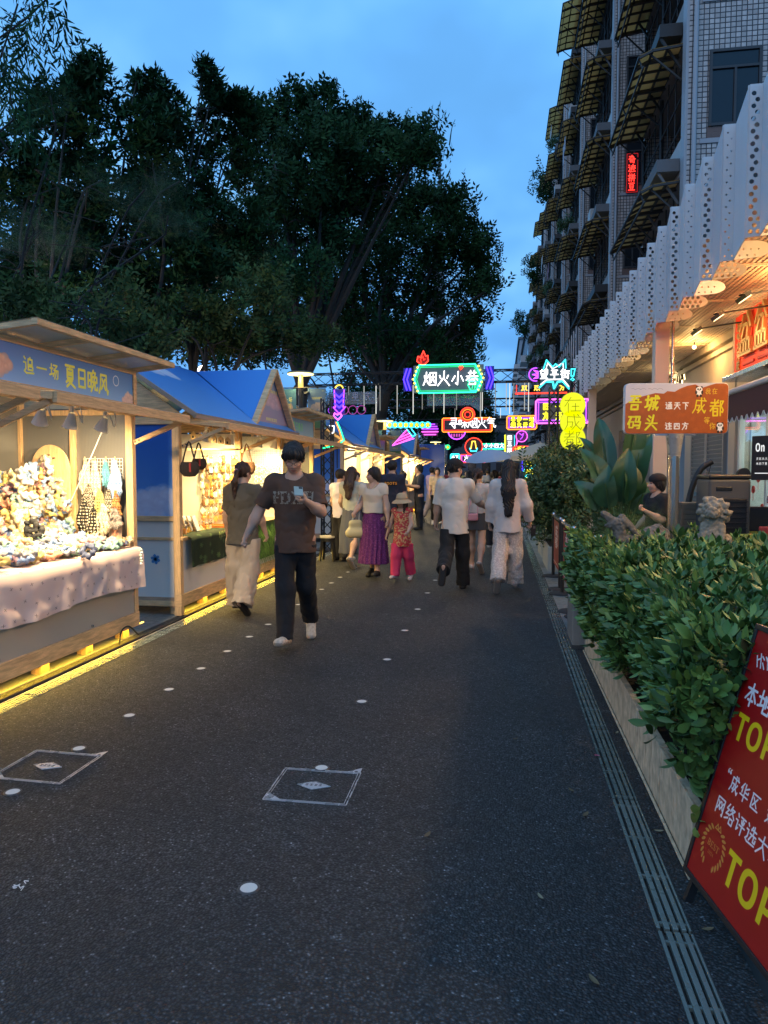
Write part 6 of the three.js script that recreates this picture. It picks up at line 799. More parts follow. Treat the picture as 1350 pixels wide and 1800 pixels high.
  // maroon scalloped awning
  const aw = thing('shop_awning', 'maroon fabric awning with a white-edged scalloped valance', 'awning', [3.0, 0, -10.4]); const mr = mat([0.085, 0.03, 0.03], 0.85, { bumpMap: T.weave, bumpScale: 0.001, side: THREE.DoubleSide });
  obj('awning_cloth', [quad([0.7, 2.95, 0], [0.0, 2.62, 0], [0.0, 2.62, 4.6], [0.7, 2.95, 4.6])], mr, aw); const sc = new THREE.Shape(); sc.moveTo(0, 0.3); for (let k = 0; k < 24; k++) { sc.lineTo(k * 0.19, 0); sc.quadraticCurveTo(k * 0.19 + 0.095, -0.13, (k + 1) * 0.19, 0); } sc.lineTo(24 * 0.19, 0.3); obj('valance', [mv(new THREE.ShapeGeometry(sc, 5), 0.0, 2.3, 0, 0, -Math.PI / 2, 0)], mr, aw);
  obj('valance_edge', [tube(Array.from({ length: 24 * 4 + 1 }, (_, k) => [-0.004, 2.3 - 0.065 * Math.sin(k / 4 % 1 * Math.PI), k / 4 * 0.19]), 0.006, 200, 4)], M.white, aw); obj('roller', [rod([0, 2.64, -0.05], [0, 2.64, 4.65], 0.04, 10)], M.whitePaint, aw); obj('bracket', [0.1, 2.3].map((z) => bar([0.0, 2.62, z], [0.75, 2.5, z], 0.03)), M.whitePaint, aw);
  // vine-wrapped truss post at the canopy end
  const vn = thing('climbing_vine', 'thin climbing vine with sparse leaves trailing up the white canopy panels', 'vine', [2.5, 0, -24.5]); reseed(91); const vs = []; for (let k = 0; k < 9; k++) { const a = V(rr(-0.5, 0.3), 0, rr(-2, 2)); vs.push(limb([a, V(rr(-0.6, 0.1), 2.4, rr(-2, 2)), V(rr(-0.5, 0), 4, rr(-2, 2)), V(rr(-0.4, 0), rr(4.6, 6.4), rr(-2, 2))], 0.025, 0.008, 5, 14)); } obj('trunk', vs, M.bark, vn); crown(vn, [[V(-0.35, 3.2, 0), 0.5, 1.3, 1.8, 0.5], [V(-0.3, 4.4, 0.3), 0.35, 1.0, 1.4, 0.25], [V(-0.3, 1.6, 0), 0.7, 1.3, 1.8, 0.7]], 'spray', M.leafMid, 0.4, 1.0, 92);
}
// ---------- dining corner behind the hedge ----------
{
  const stone = mat([0.27, 0.225, 0.165], 0.85, { bumpMap: T.blotch, bumpScale: 0.004 });
  // seated lion on a carved plinth
  const L0 = thing('stone_lion', 'seated carved stone lion with swept mane on a square plinth above the hedge', 'statue', [1.73, 0.74, -6.2], -0.35);
  const lp = [cap([0, 0.26, -0.04], [0, 0.42, -0.01], 0.085, 0.085), ell([0, 0.31, 0.045], [0.07, 0.09, 0.05]), ell([0, 0.535, 0.02], [0.095, 0.085, 0.085]), ell([0, 0.515, 0.1], [0.055, 0.04, 0.05]), ell([0, 0.545, 0.13], [0.028, 0.018, 0.02]), ell([0, 0.48, 0.09], [0.045, 0.018, 0.045]), ell([-0.035, 0.57, 0.095], [0.022, 0.018, 0.016]), ell([0.035, 0.57, 0.095], [0.022, 0.018, 0.016]), ell([0, 0.605, 0.0], [0.085, 0.03, 0.07]), cap([-0.065, 0.4, 0.04], [-0.075, 0.24, 0.09], 0.032, 0.028), cap([0.065, 0.4, 0.04], [0.075, 0.24, 0.09], 0.032, 0.028), ell([-0.078, 0.232, 0.11], [0.034, 0.022, 0.045]), ell([0.078, 0.232, 0.11], [0.034, 0.022, 0.045]), ell([-0.1, 0.27, -0.03], [0.045, 0.065, 0.07]), ell([0.1, 0.27, -0.03], [0.045, 0.065, 0.07]), cap([0, 0.3, -0.12], [0.02, 0.46, -0.12], 0.035, 0.03)]; for (let k = 0; k < 11; k++) { const a = 0.2 + k / 10 * (Math.PI * 2 - 0.4) - Math.PI / 2; lp.push(ell([0.1 * Math.cos(a), 0.535 + 0.085 * Math.sin(a), 0.03], [0.028, 0.028, 0.04])); lp.push(ell([0.105 * Math.cos(a + 0.3), 0.5 + 0.1 * Math.sin(a + 0.3), -0.05], [0.03, 0.03, 0.04])); }
  obj('figure', solid(lp, 0.014, 0.009, 0.04, (d, x, y, z) => d + (z < 0.05 && y > 0.42 ? 0.008 * Math.sin(60 * (y - 0.5 * x) + 5 * Math.sin(18 * x)) * sstep(y, 0.42, 0.48) : 0) + 0.004 * n3(x * 30, y * 30, z * 30)), stone, L0); obj('plinth', [rbox(0.24, 0.94, 0.24, 0, -0.26, 0, 0.008)], stone, L0); obj('carved_relief', [tube([[-0.08, 0.17, 0.122], [-0.06, 0.12, 0.124], [-0.09, 0.06, 0.124], [-0.05, -0.02, 0.122]], 0.006, 10, 4), tube([[0.03, 0.16, 0.122], [0.07, 0.13, 0.124], [0.04, 0.09, 0.124], [0.08, 0.03, 0.124], [0.05, -0.03, 0.122]], 0.006, 12, 4), tube([[0.08, 0.16, 0.122], [0.09, 0.1, 0.124], [0.08, 0.06, 0.122]], 0.005, 8, 4)], mat([0.12, 0.1, 0.075], 0.9), L0);
  // crouching dragon-turtle
  const D0 = thing('stone_dragon', 'weathered grey stone dragon raising its open-jawed head out of the hedge', 'statue', [1.24, 0.84, -7.0], 0.1); const grey = mat([0.13, 0.12, 0.105], 0.9, { bumpMap: T.blotch, bumpScale: 0.004 });
  const dp = [ell([0.18, 0.12, 0], [0.15, 0.1, 0.13]), cap([0.05, 0.06, 0], [-0.12, 0.1, 0.02], 0.09, 0.07), cap([-0.12, 0.1, 0.02], [-0.14, 0.22, 0.03], 0.07, 0.06), ell([-0.17, 0.26, 0.03], [0.08, 0.06, 0.06]), cap([-0.2, 0.28, 0.03], [-0.29, 0.35, 0.04], 0.045, 0.03), cap([-0.18, 0.22, 0.03], [-0.26, 0.24, 0.04], 0.03, 0.02), cap([-0.12, 0.31, 0.03], [0.02, 0.2, 0.0], 0.035, 0.02), cap([-0.1, 0.28, 0.06], [0.03, 0.15, 0.05], 0.03, 0.02), cap([0.22, 0.2, 0], [0.3, 0.17, 0], 0.06, 0.03), ell([-0.14, 0.0, 0.02], [0.12, 0.05, 0.1])];
  obj('figure', solid(dp, 0.016, 0.011, 0.04, (d, x, y, z) => d + 0.009 * Math.sin(40 * (x + y * 0.6)) * Math.cos(26 * z) + 0.006 * n3(x * 25, y * 25, z * 25)), grey, D0); obj('rock_base', solid([ell([0, -0.2, 0], [0.34, 0.2, 0.2])], 0.05, 0.03, 0.05, (d, x, y, z) => d + 0.03 * n3(x * 8, y * 8, z * 8)), grey, D0);
  // air cooler
  const C0 = thing('air_cooler', 'tall grey evaporative air cooler with black grille', 'appliance', [2.32, 0, -8.0], 0.05); obj('cabinet', [rbox(0.42, 0.9, 0.42, 0, 1.06, 0, 0.03), rbox(0.44, 0.62, 0.44, 0, 0.31, 0, 0.03)], mat([0.09, 0.085, 0.08], 0.5), C0); obj('lid', [rbox(0.42, 0.05, 0.42, 0, 1.53, 0, 0.02)], M.black, C0); obj('grille', [rbox(0.33, 0.5, 0.02, 0, 1.06, 0.215, 0.01), ...Array.from({ length: 9 }, (_, k) => box(0.33, 0.008, 0.03, 0, 0.84 + k * 0.055, 0.225))], M.black, C0); obj('control_panel', [rbox(0.16, 0.04, 0.02, -0.06, 1.41, 0.21, 0.005)], mat([0.02, 0.02, 0.02], 0.2), C0); for (const x of [-0.2, 0.2]) obj('caster', [cyl(0.03, 0.03, 0.03, x, 0.0, 0.18, 10, 0, 0, Math.PI / 2)], M.black, C0);
  // stacked stools
  const stk = mat([0.10, 0.085, 0.06], 0.6), so = thing('plastic_stool', 'brown plastic stool in the tall nested stack beside the air cooler', 'stool', [2.08, 0, -8.3], 0, 'stacked stools'); const legs4 = [[-1, -1], [1, -1], [1, 1], [-1, 1]]; obj('seat', [rbox(0.26, 0.03, 0.26, 0, 0.45, 0, 0.012)], stk, so); obj('skirt', [rbox(0.27, 0.05, 0.01, 0, 0.42, 0.13, 0.003), rbox(0.27, 0.05, 0.01, 0, 0.42, -0.13, 0.003), rbox(0.01, 0.05, 0.27, 0.13, 0.42, 0, 0.003), rbox(0.01, 0.05, 0.27, -0.13, 0.42, 0, 0.003)], stk, so); for (const [a, b] of legs4) obj('leg', [bar([a * 0.12, 0.44, b * 0.12], [a * 0.16, 0, b * 0.16], 0.035, 0.02)], stk, so);
  for (let k = 1; k < 15; k++) { const c = copyThing(so); c.position.y = k * 0.056; c.rotation.y = 0.03 * Math.sin(k * 5); }
  // black hinged sunshade arm folded up
  const pa = thing('folded_arm', 'black curved folding sunshade arm standing up behind the stools', 'sunshade', [2.14, 0, -8.45]); obj('pole', [rod([-0.06, 0, 0], [-0.06, 1.25, 0], 0.03, 8)], M.black, pa); obj('arm', [tube([[-0.06, 1.2, 0], [0.0, 1.45, 0], [0.09, 1.63, 0], [0.19, 1.7, 0]], 0.034, 20, 8)], M.black, pa); obj('cable', [tube([[0.18, 1.69, 0.02], [0.14, 1.5, 0.02], [0.12, 1.3, 0.02]], 0.004, 8, 4)], M.cable, pa);
  const fa = thing('pedestal_fan', 'small black round fan head on a thin pole by the shop window', 'fan', [2.52, 0, -8.0]); obj('pole', [rod([0, 0, 0], [0, 1.5, 0], 0.014, 8)], M.black, fa); obj('fan_head', [cyl(0.065, 0.065, 0.05, 0, 1.56, 0, 20, Math.PI / 2)], M.black, fa); obj('foot', [cyl(0.14, 0.12, 0.02, 0, 0.01, 0, 16)], M.black, fa);
  // tables, napkin boxes, sofa back and red chair
  const tb = thing('dining_table', 'low dark dining table set with white napkin boxes behind the hedge', 'table', [1.95, 0, -8.0]); obj('table_top', [rbox(0.7, 0.03, 0.6, 0, 0.8, 0, 0.006)], mat([0.14, 0.12, 0.11], 0.5), tb); for (const [a, b] of legs4) obj('leg', [bar([a * 0.3, 0.79, b * 0.25], [a * 0.3, 0, b * 0.25], 0.04)], M.black, tb);
  for (const [x, z, s] of [[1.72, -7.85, 1], [2.02, -7.8, 1.1], [1.86, -7.9, 0.9], [1.62, -8.1, 0.9]]) { const o = thing('napkin_box', 'white napkin box with a crumpled tissue on the dining table', 'napkin box', [x, 0.815, z], 0.3 * s, 'napkin boxes on the table'); obj('carton', [rbox(0.13 * s, 0.05, 0.1, 0, 0.025, 0, 0.004)], mat([0.5, 0.52, 0.56], 0.7), o); obj('tissue', solid([ell([0, 0.07, 0], [0.04, 0.035, 0.03])], 0.02, 0.012, 0.02, (d, x2, y, z2) => d + 0.012 * n3(x2 * 30, y * 30, z2 * 30)), M.white, o); }
  const sf = thing('bench_sofa', 'black bench with a lime green cushion edge by the shop window', 'bench', [2.75, 0, -7.9]); obj('seat', [rbox(0.8, 0.1, 0.5, 0, 0.9, 0, 0.02)], mat([0.30, 0.36, 0.06], 0.6), sf); obj('backrest', [rbox(0.85, 0.3, 0.1, 0, 1.06, -0.3, 0.02)], M.black, sf); obj('base', [rbox(0.8, 0.84, 0.5, 0, 0.42, -0.02, 0.01)], M.blackMatt, sf);
  const ch = thing('red_chair', 'red plastic chair back at the edge of the dining corner', 'chair', [2.56, 0, -7.1], -0.5); obj('backrest', [rbox(0.34, 0.34, 0.03, 0, 0.9, 0, 0.012)], mat([0.4, 0.03, 0.02], 0.45), ch); obj('seat', [rbox(0.36, 0.03, 0.36, 0, 0.5, 0.18, 0.01)], mat([0.4, 0.03, 0.02], 0.45), ch); for (const [a, b] of legs4) obj('leg', [bar([a * 0.15, 0.5, 0.18 + b * 0.15], [a * 0.17, 0, 0.18 + b * 0.17], 0.025)], M.black, ch);
  // parasol on the terrace
  const pu = thing('patio_umbrella', 'large beige patio umbrella on the shop terrace behind the walkers', 'umbrella', [1.1, 0, -20.5]); const rp = []; for (let k = 0; k < 8; k++) { const a = k * Math.PI / 4, b = a + Math.PI / 4, r = 1.25; rp.push(join([quad([0, 2.42, 0], [r * Math.cos(a), 2.02, r * Math.sin(a)], [r * Math.cos(b), 2.02, r * Math.sin(b)], [0, 2.421, 0.001]), quad([r * Math.cos(a), 2.02, r * Math.sin(a)], [r * Math.cos(a), 1.88, r * Math.sin(a)], [r * Math.cos(b), 1.88, r * Math.sin(b)], [r * Math.cos(b), 2.02, r * Math.sin(b)])])); } obj('canopy', rp, mat([0.42, 0.38, 0.3], 0.85, { side: THREE.DoubleSide }), pu); obj('pole', [rod([0, 0, 0], [0, 2.45, 0], 0.025, 8)], M.steel, pu); for (let k = 0; k < 8; k++) obj('rib', [rod([0, 2.2, 0], [1.2 * Math.cos(k * Math.PI / 4), 2.02, 1.2 * Math.sin(k * Math.PI / 4)], 0.008, 4)], M.steel, pu);
}
// ---------- gantry, neon signs, street lamps, banners ----------
{
  const acryl = pmat([0.85, 0.9, 0.95], 0.12, { transmission: 0.85, thickness: 0 }), backDark = mat([0.05, 0.06, 0.065], 0.35), steelD = M.black;
  const truss = (p, q, w, n) => { const a = V(...p), b = V(...q), d = b.clone().sub(a), up = Math.abs(d.clone().normalize().y) > 0.9, o = up ? [V(w, 0, w), V(-w, 0, w), V(-w, 0, -w), V(w, 0, -w)] : [V(0, w, w), V(0, w, -w), V(0, -w, -w), V(0, -w, w)], g = []; o.forEach((v) => g.push(rod(a.clone().add(v), b.clone().add(v), 0.02, 6))); for (let k = 0; k < n; k++) for (let s = 0; s < 4; s++) g.push(rod(a.clone().addScaledVector(d, k / n).add(o[s]), a.clone().addScaledVector(d, (k + 1) / n).add(o[(s + 1) % 4]), 0.011, 5)); return g; };
  const gantry = (z, x0, x1, y, lab, drops) => {
    const o = thing('truss_gantry', lab, 'gantry', [0, 0, z], 0, 'truss gantries over the street');
    obj('beam', truss([x0, y, 0], [x1, y, 0], 0.17, Math.round((x1 - x0) / 0.45)), steelD, o); for (const x of [x0 + 0.15, x1 - 0.15]) obj('leg', truss([x, 0, 0], [x, y - 0.17, 0], 0.13, 12), steelD, o);
    reseed(Math.round(-z)); drops.forEach(([px, py0, py1], i) => { const a = at(px, py0, z), b = at(px, py1, z), t = thing('light_tube', 'slim hanging light tube beneath a truss gantry', 'light', [a.x, y - 0.17, z + 0.1], 0, 'hanging light tubes'); const len = Math.max(0.3, y - 0.17 - b.y); obj('tube', [rod([0, -0.05, 0], [0, -len, 0], 0.014, 6)], glow([0.95, 0.95, 0.85], [0.25, 0.5, 0.9][i % 3]), t); obj('cap', [cyl(0.017, 0.017, 0.05, 0, -0.03, 0, 6)], M.black, t); });
  };
  const GZ = -21.5, gy = 4.42;
  gantry(GZ, -6.2, 2.2, gy, 'black truss gantry carrying the green-bordered neon sign across the street', [[614, 680, 695], [641, 680, 722], [662, 690, 728], [669, 690, 722], [699, 680, 728], [727, 690, 728], [743, 690, 720], [763, 690, 725], [781, 690, 728], [803, 690, 721], [845, 690, 735], [848, 690, 722], [871, 685, 728], [890, 685, 722], [896, 690, 728], [903, 690, 726], [922, 690, 722], [929, 690, 724]]);
  gantry(-31, -5.6, 2.2, 4.55, 'black truss gantry farther along, carrying the round red sign', [[800, 720, 745], [830, 720, 740], [880, 715, 735]]);
  gantry(-42, -5.6, 2.2, 4.5, 'black truss gantry farthest along the street', []);
  // helpers for neon on a board facing the camera
  const neon = (name, lab, px, py, z, build) => { const p = at(px, py, z), o = thing(name, lab, 'neon sign', [p.x, p.y, z]); build(o, -z / FOCAL * 1.0); return o; };
  const tubeM = (c, k) => glow(c, k); const C = { white: [1, 0.97, 1], green: [0.02, 1, 0.36], red: [1, 0.04, 0.02], blue: [0.07, 0.03, 1], cyan: [0.05, 0.85, 1], pink: [1, 0.12, 0.85], purple: [0.42, 0.06, 1], yellow: [1, 0.92, 0.02], orange: [1, 0.26, 0.02], amber: [1, 0.6, 0.06] };
  const line = (o, name, pts, c, k, r, z = 0.04) => obj(name, [poly(pts.map(([x, y]) => [x, y, z]), r, 6)], tubeM(C[c], k), o);
  const circ = (x, y, r, n = 20, a0 = 0, a1 = 6.2832) => Array.from({ length: n + 1 }, (_, i) => [x + r * Math.cos(a0 + (a1 - a0) * i / n), y + r * Math.sin(a0 + (a1 - a0) * i / n)]);
  const plate = (o, w, h, m = backDark, x = 0, y = 0, r = 0.06) => obj('backing_plate', [mv(new RoundedBoxGeometry(w, h, 0.03, 2, 0.014), x, y, 0)], m, o);
  // main sign
  neon('neon_sign', 'green-bordered neon sign of four white characters with a flame on its corner', 788, 666, GZ + 0.35, (o, k) => {
    const w = 58 * k, h = 24 * k; plate(o, w * 2 + 0.1, h * 2, mat([0.16, 0.2, 0.2], 0.35));
    line(o, 'neon_border', [[-w + 0.12, h], [w - 0.2, h], [w, 0], [w - 0.18, -h], [-w + 0.12, -h], [-w - 0.02, 0], [-w + 0.12, h]], 'green', 3.2, 0.022, 0.06); line(o, 'neon_border_inner', [[-w + 0.16, h - 0.06], [w - 0.23, h - 0.06], [w - 0.06, 0], [w - 0.22, -h + 0.06], [-w + 0.16, -h + 0.06], [-w + 0.05, 0], [-w + 0.16, h - 0.06]], 'green', 1.2, 0.01, 0.05);
    obj('neon_letters', [mv(tubeText('烟火小巷', -0.72, -0.2, 0.42, 0.017, { gap: 0.98, slant: 0.06 }), 0, 0, 0.06)], tubeM(C.white, 3), o); obj('letter_outline', [mv(tubeText('烟火小巷', -0.72, -0.2, 0.42, 0.026, { gap: 0.98, slant: 0.06 }), 0, 0, 0.03)], mat([0.5, 0.5, 0.5], 0.5), o);
    for (const s of [-1, 1]) { for (let i = 0; i < 7; i++) { const a = -1 + i / 3; obj('bulb', [ball(0.03, s * (w - 0.02 + (s > 0 ? 0.06 : 0.08) - 0.14 * Math.abs(a)), a * h * 0.85, 0.07, 8)], tubeM([1, 0.75, 0.08], 3), o); } for (let j = 0; j < 2; j++) line(o, 'neon_chevron', [[s * (w + 0.14 + j * 0.1), h * 0.75], [s * (w + (s > 0 ? 0.24 : 0.04) + j * 0.1 + (s < 0 ? 0.2 : 0)), 0], [s * (w + 0.14 + j * 0.1), -h * 0.75]], 'blue', 3.2, 0.024, 0.05); obj('chevron_plate', [box(0.26, h * 1.7, 0.02, s * (w + 0.22), 0, 0)], mat([0.05, 0.04, 0.3], 0.5), o); }
    const fx = -w + 0.22, fy = h + 0.12; line(o, 'neon_flame', [[fx - 0.02, fy - 0.1], [fx - 0.16, fy], [fx - 0.13, fy + 0.14], [fx - 0.05, fy + 0.1], [fx + 0.03, fy + 0.3], [fx + 0.1, fy + 0.14], [fx + 0.16, fy + 0.16], [fx + 0.17, fy], [fx + 0.06, fy - 0.1], [fx - 0.02, fy - 0.1]], 'red', 3, 0.018, 0.06); line(o, 'neon_flame_inner', [[fx - 0.03, fy - 0.03], [fx - 0.06, fy + 0.05], [fx + 0.02, fy + 0.14], [fx + 0.04, fy + 0.03], [fx + 0.08, fy + 0.06]], 'red', 2, 0.015, 0.06); obj('flame_plate', [mv(new THREE.CircleGeometry(0.16, 16), fx, fy + 0.05, 0.02)], mat([0.3, 0.02, 0.01], 0.5), o);
    line(o, 'neon_heart', [[0.36, 0.27], [0.32, 0.32], [0.34, 0.35], [0.37, 0.32], [0.41, 0.35], [0.43, 0.32], [0.36, 0.25]], 'red', 3, 0.014, 0.07); line(o, 'neon_pot', [[0.66, -0.36], [0.58, -0.2], [0.62, -0.1], [0.92, -0.1], [0.96, -0.2], [0.88, -0.36], [0.66, -0.36]], 'green', 2.6, 0.016, 0.08); line(o, 'neon_pot_lid', [[0.56, -0.08], [0.66, -0.02], [0.77, 0.03], [0.88, -0.02], [0.98, -0.08]], 'green', 2.6, 0.014, 0.08); for (let i = 0; i < 3; i++) line(o, 'neon_steam', [[0.7 + i * 0.07, -0.3], [0.72 + i * 0.07, -0.23], [0.7 + i * 0.07, -0.17]], 'green', 2.4, 0.01, 0.08);
    rectLight([o.position.x, o.position.y, GZ + 0.5], [o.position.x, o.position.y - 0.6, GZ + 4], 1.9, 0.7, 1.1, [0.55, 1, 0.75]);
  });
  neon('unlit_sign', 'clear acrylic sign seen from behind, hanging below the green-bordered sign', 797, 700, GZ - 0.25, (o, k) => { plate(o, 92 * k, 26 * k, acryl); obj('letter_backs', [mv(tubeText('天下四方大城', 0.75, -0.14, 0.24, 0.008, { mirror: true }), 0, 0, 0.03)], mat([0.55, 0.52, 0.5], 0.5), o); obj('hanging_tail', [prism([[0.5, -0.2], [0.82, -0.2], [0.85, -0.46]], 0.01)], acryl, o); });
  neon('unlit_sign', 'clear acrylic sign seen from behind with round lower lobes, beside the street lamp', 618, 700, GZ + 0.1, (o, k) => { plate(o, 92 * k, 22 * k, acryl); obj('letter_backs', [mv(tubeText('方里四气', 0.6, -0.08, 0.26, 0.012, { mirror: true, gap: 1.4 }), 0, 0, 0.03)], mat([0.5, 0.5, 0.62], 0.5), o); for (let i = 0; i < 4; i++) obj('neon_ring', [mv(new THREE.TorusGeometry(0.13, 0.012, 5, 20), -0.5 + i * 0.27, -0.36, 0.03)], tubeM(C.pink, 0.35), o); obj('neon_edge', [mv(new THREE.TorusGeometry(0.1, 0.01, 5, 16), -0.62, -0.36, 0.05)], tubeM(C.purple, 1), o); });
  // star-burst sign with three characters
  neon('neon_sign', 'cyan star-burst neon sign of three white characters with a purple fan at its side', 974, 658, GZ + 0.4, (o, k) => {
    const s = k; obj('backing_plate', [mv(prism([[-34, 4], [-20, 8], [-14, 27], [-4, 14], [6, 20], [20, 27], [22, 10], [37, 8], [35, -10], [24, -14], [26, -27], [8, -16], [0, -28], [-10, -16], [-28, -25], [-22, -10]].map(([x, y]) => [x * s, y * s]), 0.02), 0, 0, -0.03)], mat([0.03, 0.06, 0.07], 0.4), o);
    line(o, 'neon_star', [[-18 * s, 9 * s], [-13 * s, 24 * s], [-3 * s, 12 * s], [2 * s, 17 * s], [8 * s, 12 * s], [18 * s, 24 * s], [19 * s, 10 * s]], 'cyan', 1.8, 0.02, 0.05); line(o, 'neon_star_inner', [[-14 * s, 8 * s], [-11 * s, 19 * s], [-3 * s, 9 * s], [5 * s, 13 * s], [14 * s, 19 * s], [15 * s, 9 * s]], 'white', 1.8, 0.014, 0.05); line(o, 'neon_star_low', [[-24 * s, -22 * s], [-14 * s, -12 * s], [-2 * s, -13 * s], [0, -24 * s], [6 * s, -13 * s], [14 * s, -12 * s], [25 * s, -25 * s]], 'cyan', 2.4, 0.026, 0.05); line(o, 'neon_star_low_white', [[-22 * s, -17 * s], [-12 * s, -9 * s], [14 * s, -9 * s], [24 * s, -21 * s]], 'white', 2.2, 0.018, 0.06);
    obj('neon_letters', [mv(tubeText('望平街', -24 * s, -8 * s, 15.5 * s, 0.0155, { gap: 1.06, sx: 0.9 }), 0, 0, 0.09)], tubeM(C.white, 3), o); for (const [x0, y0, x1, y1] of [[-36, 0, -27, -1], [-34, 7, -27, 3], [-34, -7, -27, -4]]) line(o, 'neon_ray', [[x0 * s, y0 * s], [x1 * s, (y1 + 2) * s], [x1 * s, (y1 - 2) * s], [x0 * s, y0 * s]], 'purple', 3, 0.016, 0.06); line(o, 'neon_fan', circ(-31 * s, 0, 11 * s, 16, 1.4, 4.9), 'purple', 2.4, 0.018, 0.05); line(o, 'neon_mark', [[28 * s, 8 * s], [34 * s, 8 * s], [32 * s, -4 * s], [28 * s, -4 * s], [28 * s, 8 * s]], 'cyan', 2.2, 0.016, 0.06); line(o, 'neon_mark_dot', [[30 * s, -7 * s], [33 * s, -10 * s], [30 * s, -12 * s], [27 * s, -10 * s], [30 * s, -7 * s]], 'cyan', 2.2, 0.014, 0.06);
    rectLight([o.position.x, o.position.y, GZ + 0.6], [o.position.x - 0.5, o.position.y - 0.6, GZ + 5], 1, 0.7, 1.0, [0.6, 0.85, 1]);
  });
  neon('neon_sign', 'red-framed neon strip of yellow characters half hidden behind the star-burst sign', 955, 684, GZ - 0.2, (o, k) => { line(o, 'neon_bar', [[-46 * k, -7 * k], [46 * k, -7 * k]], 'red', 2.6, 0.026); line(o, 'neon_side', [[-45 * k, 7 * k], [-45 * k, -3 * k]], 'red', 2, 0.015); obj('neon_letters', [mv(tubeText('双双文方', -36 * k, -3 * k, 10 * k, 0.016, { gap: 2.1 }), 0, 0, 0.04)], tubeM(C.amber, 2.2), o); });
  // three glowing yellow discs
  { const z = -14, o = thing('disc_sign', 'three glowing yellow discs with dark characters one above another', 'light box sign'), ps = [712, 742, 771].map((y) => at(1006.5, y, z)); o.position.copy(ps[1]); ps.forEach((p, i) => { const g = new THREE.Group(); g.name = 'disc'; g.position.copy(p).sub(ps[1]); o.add(g); obj('disc_light', [cyl(0.232, 0.232, 0.07, 0, 0, 0, 36, Math.PI / 2)], i === 0 ? (M.discY = glow([0.86, 0.93, 0.0], 1.0)) : M.discY, g); const ch = '在成都'[i]; obj('character', strokes(ch).flatMap((s) => s.slice(1).map((q, k) => bar([(s[k][0] - 0.5) * 0.33, (0.5 - s[k][1]) * 0.29, 0.04], [(q[0] - 0.5) * 0.33, (0.5 - q[1]) * 0.29, 0.04], i === 2 ? 0.024 : 0.034, 0.008))), mat([0.16, 0.14, 0.0], 0.6), g); obj('rim', [new THREE.TorusGeometry(0.234, 0.008, 6, 36)], mat([0.6, 0.6, 0.1], 0.4), g); });
    rectLight([o.position.x, o.position.y, z + 0.12], [o.position.x, o.position.y, z + 3], 0.35, 0.95, 1.6, [0.9, 0.95, 0.1]); const t = thing('truss_tower', 'slim black truss tower holding the yellow disc sign', 'truss', [o.position.x - 0.35, 0, z - 0.1]); obj('mast', truss([0, 0, 0], [0, 3.2, 0], 0.08, 16), M.black, t); obj('foot_plate', [box(0.4, 0.02, 0.4, 0, 0.01, 0)], M.black, t); obj('arm', [rod([0, 2.2, 0], [0.3, 2.2, 0.05], 0.015, 6), rod([0, 2.9, 0], [0.3, 2.9, 0.05], 0.015, 6)], M.black, t); const t2 = thing('truss_tower', 'slim black truss tower behind the purple-framed sign', 'truss', [1.9, 0, -19.5]); obj('mast', truss([0, 0, 0], [0, 4, 0], 0.1, 16), M.black, t2); obj('foot_plate', [box(0.4, 0.02, 0.4, 0, 0.01, 0)], M.black, t2); }
  // purple-framed board
  const frameSign = (lab, px, py, z, w, h, cs, text, tc, size, gap) => neon('neon_sign', lab, px, py, z, (o, k) => { const W = w * k, H = h * k, q = 0.05, rc = (e) => [[-W + q, H - e], [W - q, H - e], [W - e, H - q], [W - e, -H + q], [W - q, -H + e], [-W + q, -H + e], [-W + e, -H + q], [-W + e, H - q], [-W + q, H - e]]; plate(o, W * 2, H * 2, mat([0.07, 0.08, 0.1], 0.3)); line(o, 'neon_frame', rc(0), cs[0], 2.8, 0.02); line(o, 'neon_frame_inner', rc(0.07), cs[1], 2.2, 0.016); text.forEach((t, i) => obj('neon_letters', [mv(tubeText(t, -W * 0.72, H * (text.length > 1 ? 0.12 - i * 0.8 : -0.45), size * k, 0.018, { gap }), 0, 0, 0.05)], tubeM(C[tc], 2.3), o)); });
  frameSign('purple double-framed neon board behind the yellow discs', 988, 723, -19, 44, 20, ['pink', 'purple'], ['四一一', '方开下'], 'yellow', 12, 1.75); frameSign('red and purple framed neon board with two rows of yellow characters', 917, 743, -24, 25, 11.5, ['orange', 'purple'], ['寻梦一场', '烟火开场'], 'yellow', 8, 1.3); frameSign('orange-framed neon strip of yellow characters over the blue ringed sign', 930, 791, -22, 27, 6, ['red', 'orange'], ['成都好味道'], 'yellow', 8, 1.15);
  frameSign('orange neon speech-bubble sign of white brush characters', 821, 747, -30.6, 43, 12, ['orange', 'red'], ['寻味烟火气'], 'white', 18, 0.9); frameSign('green neon strip sign far along the street beside the round red one', 866, 785, -41.5, 20, 5, ['green', 'cyan'], ['小小四大'], 'white', 8, 1.1); frameSign('small red and white neon board far along the street', 832, 806, -41.5, 22, 7, ['red', 'pink'], ['火火气味'], 'white', 9, 1.0); frameSign('small blue neon board far along the street under the trees', 800, 804, -41.6, 8, 6, ['cyan', 'cyan'], ['小下'], 'white', 6, 1.0);
  const ringSign = (lab, px, py, z, r, c1, inner) => neon('neon_sign', lab, px, py, z, (o, k) => { line(o, 'neon_ring', circ(0, 0, r * k), c1, 2.8, 0.03); obj('backing_plate', [cyl(r * k, r * k, 0.02, 0, 0, 0, 28, Math.PI / 2)], mat([0.06, 0.04, 0.05], 0.5), o); inner(o, k); });
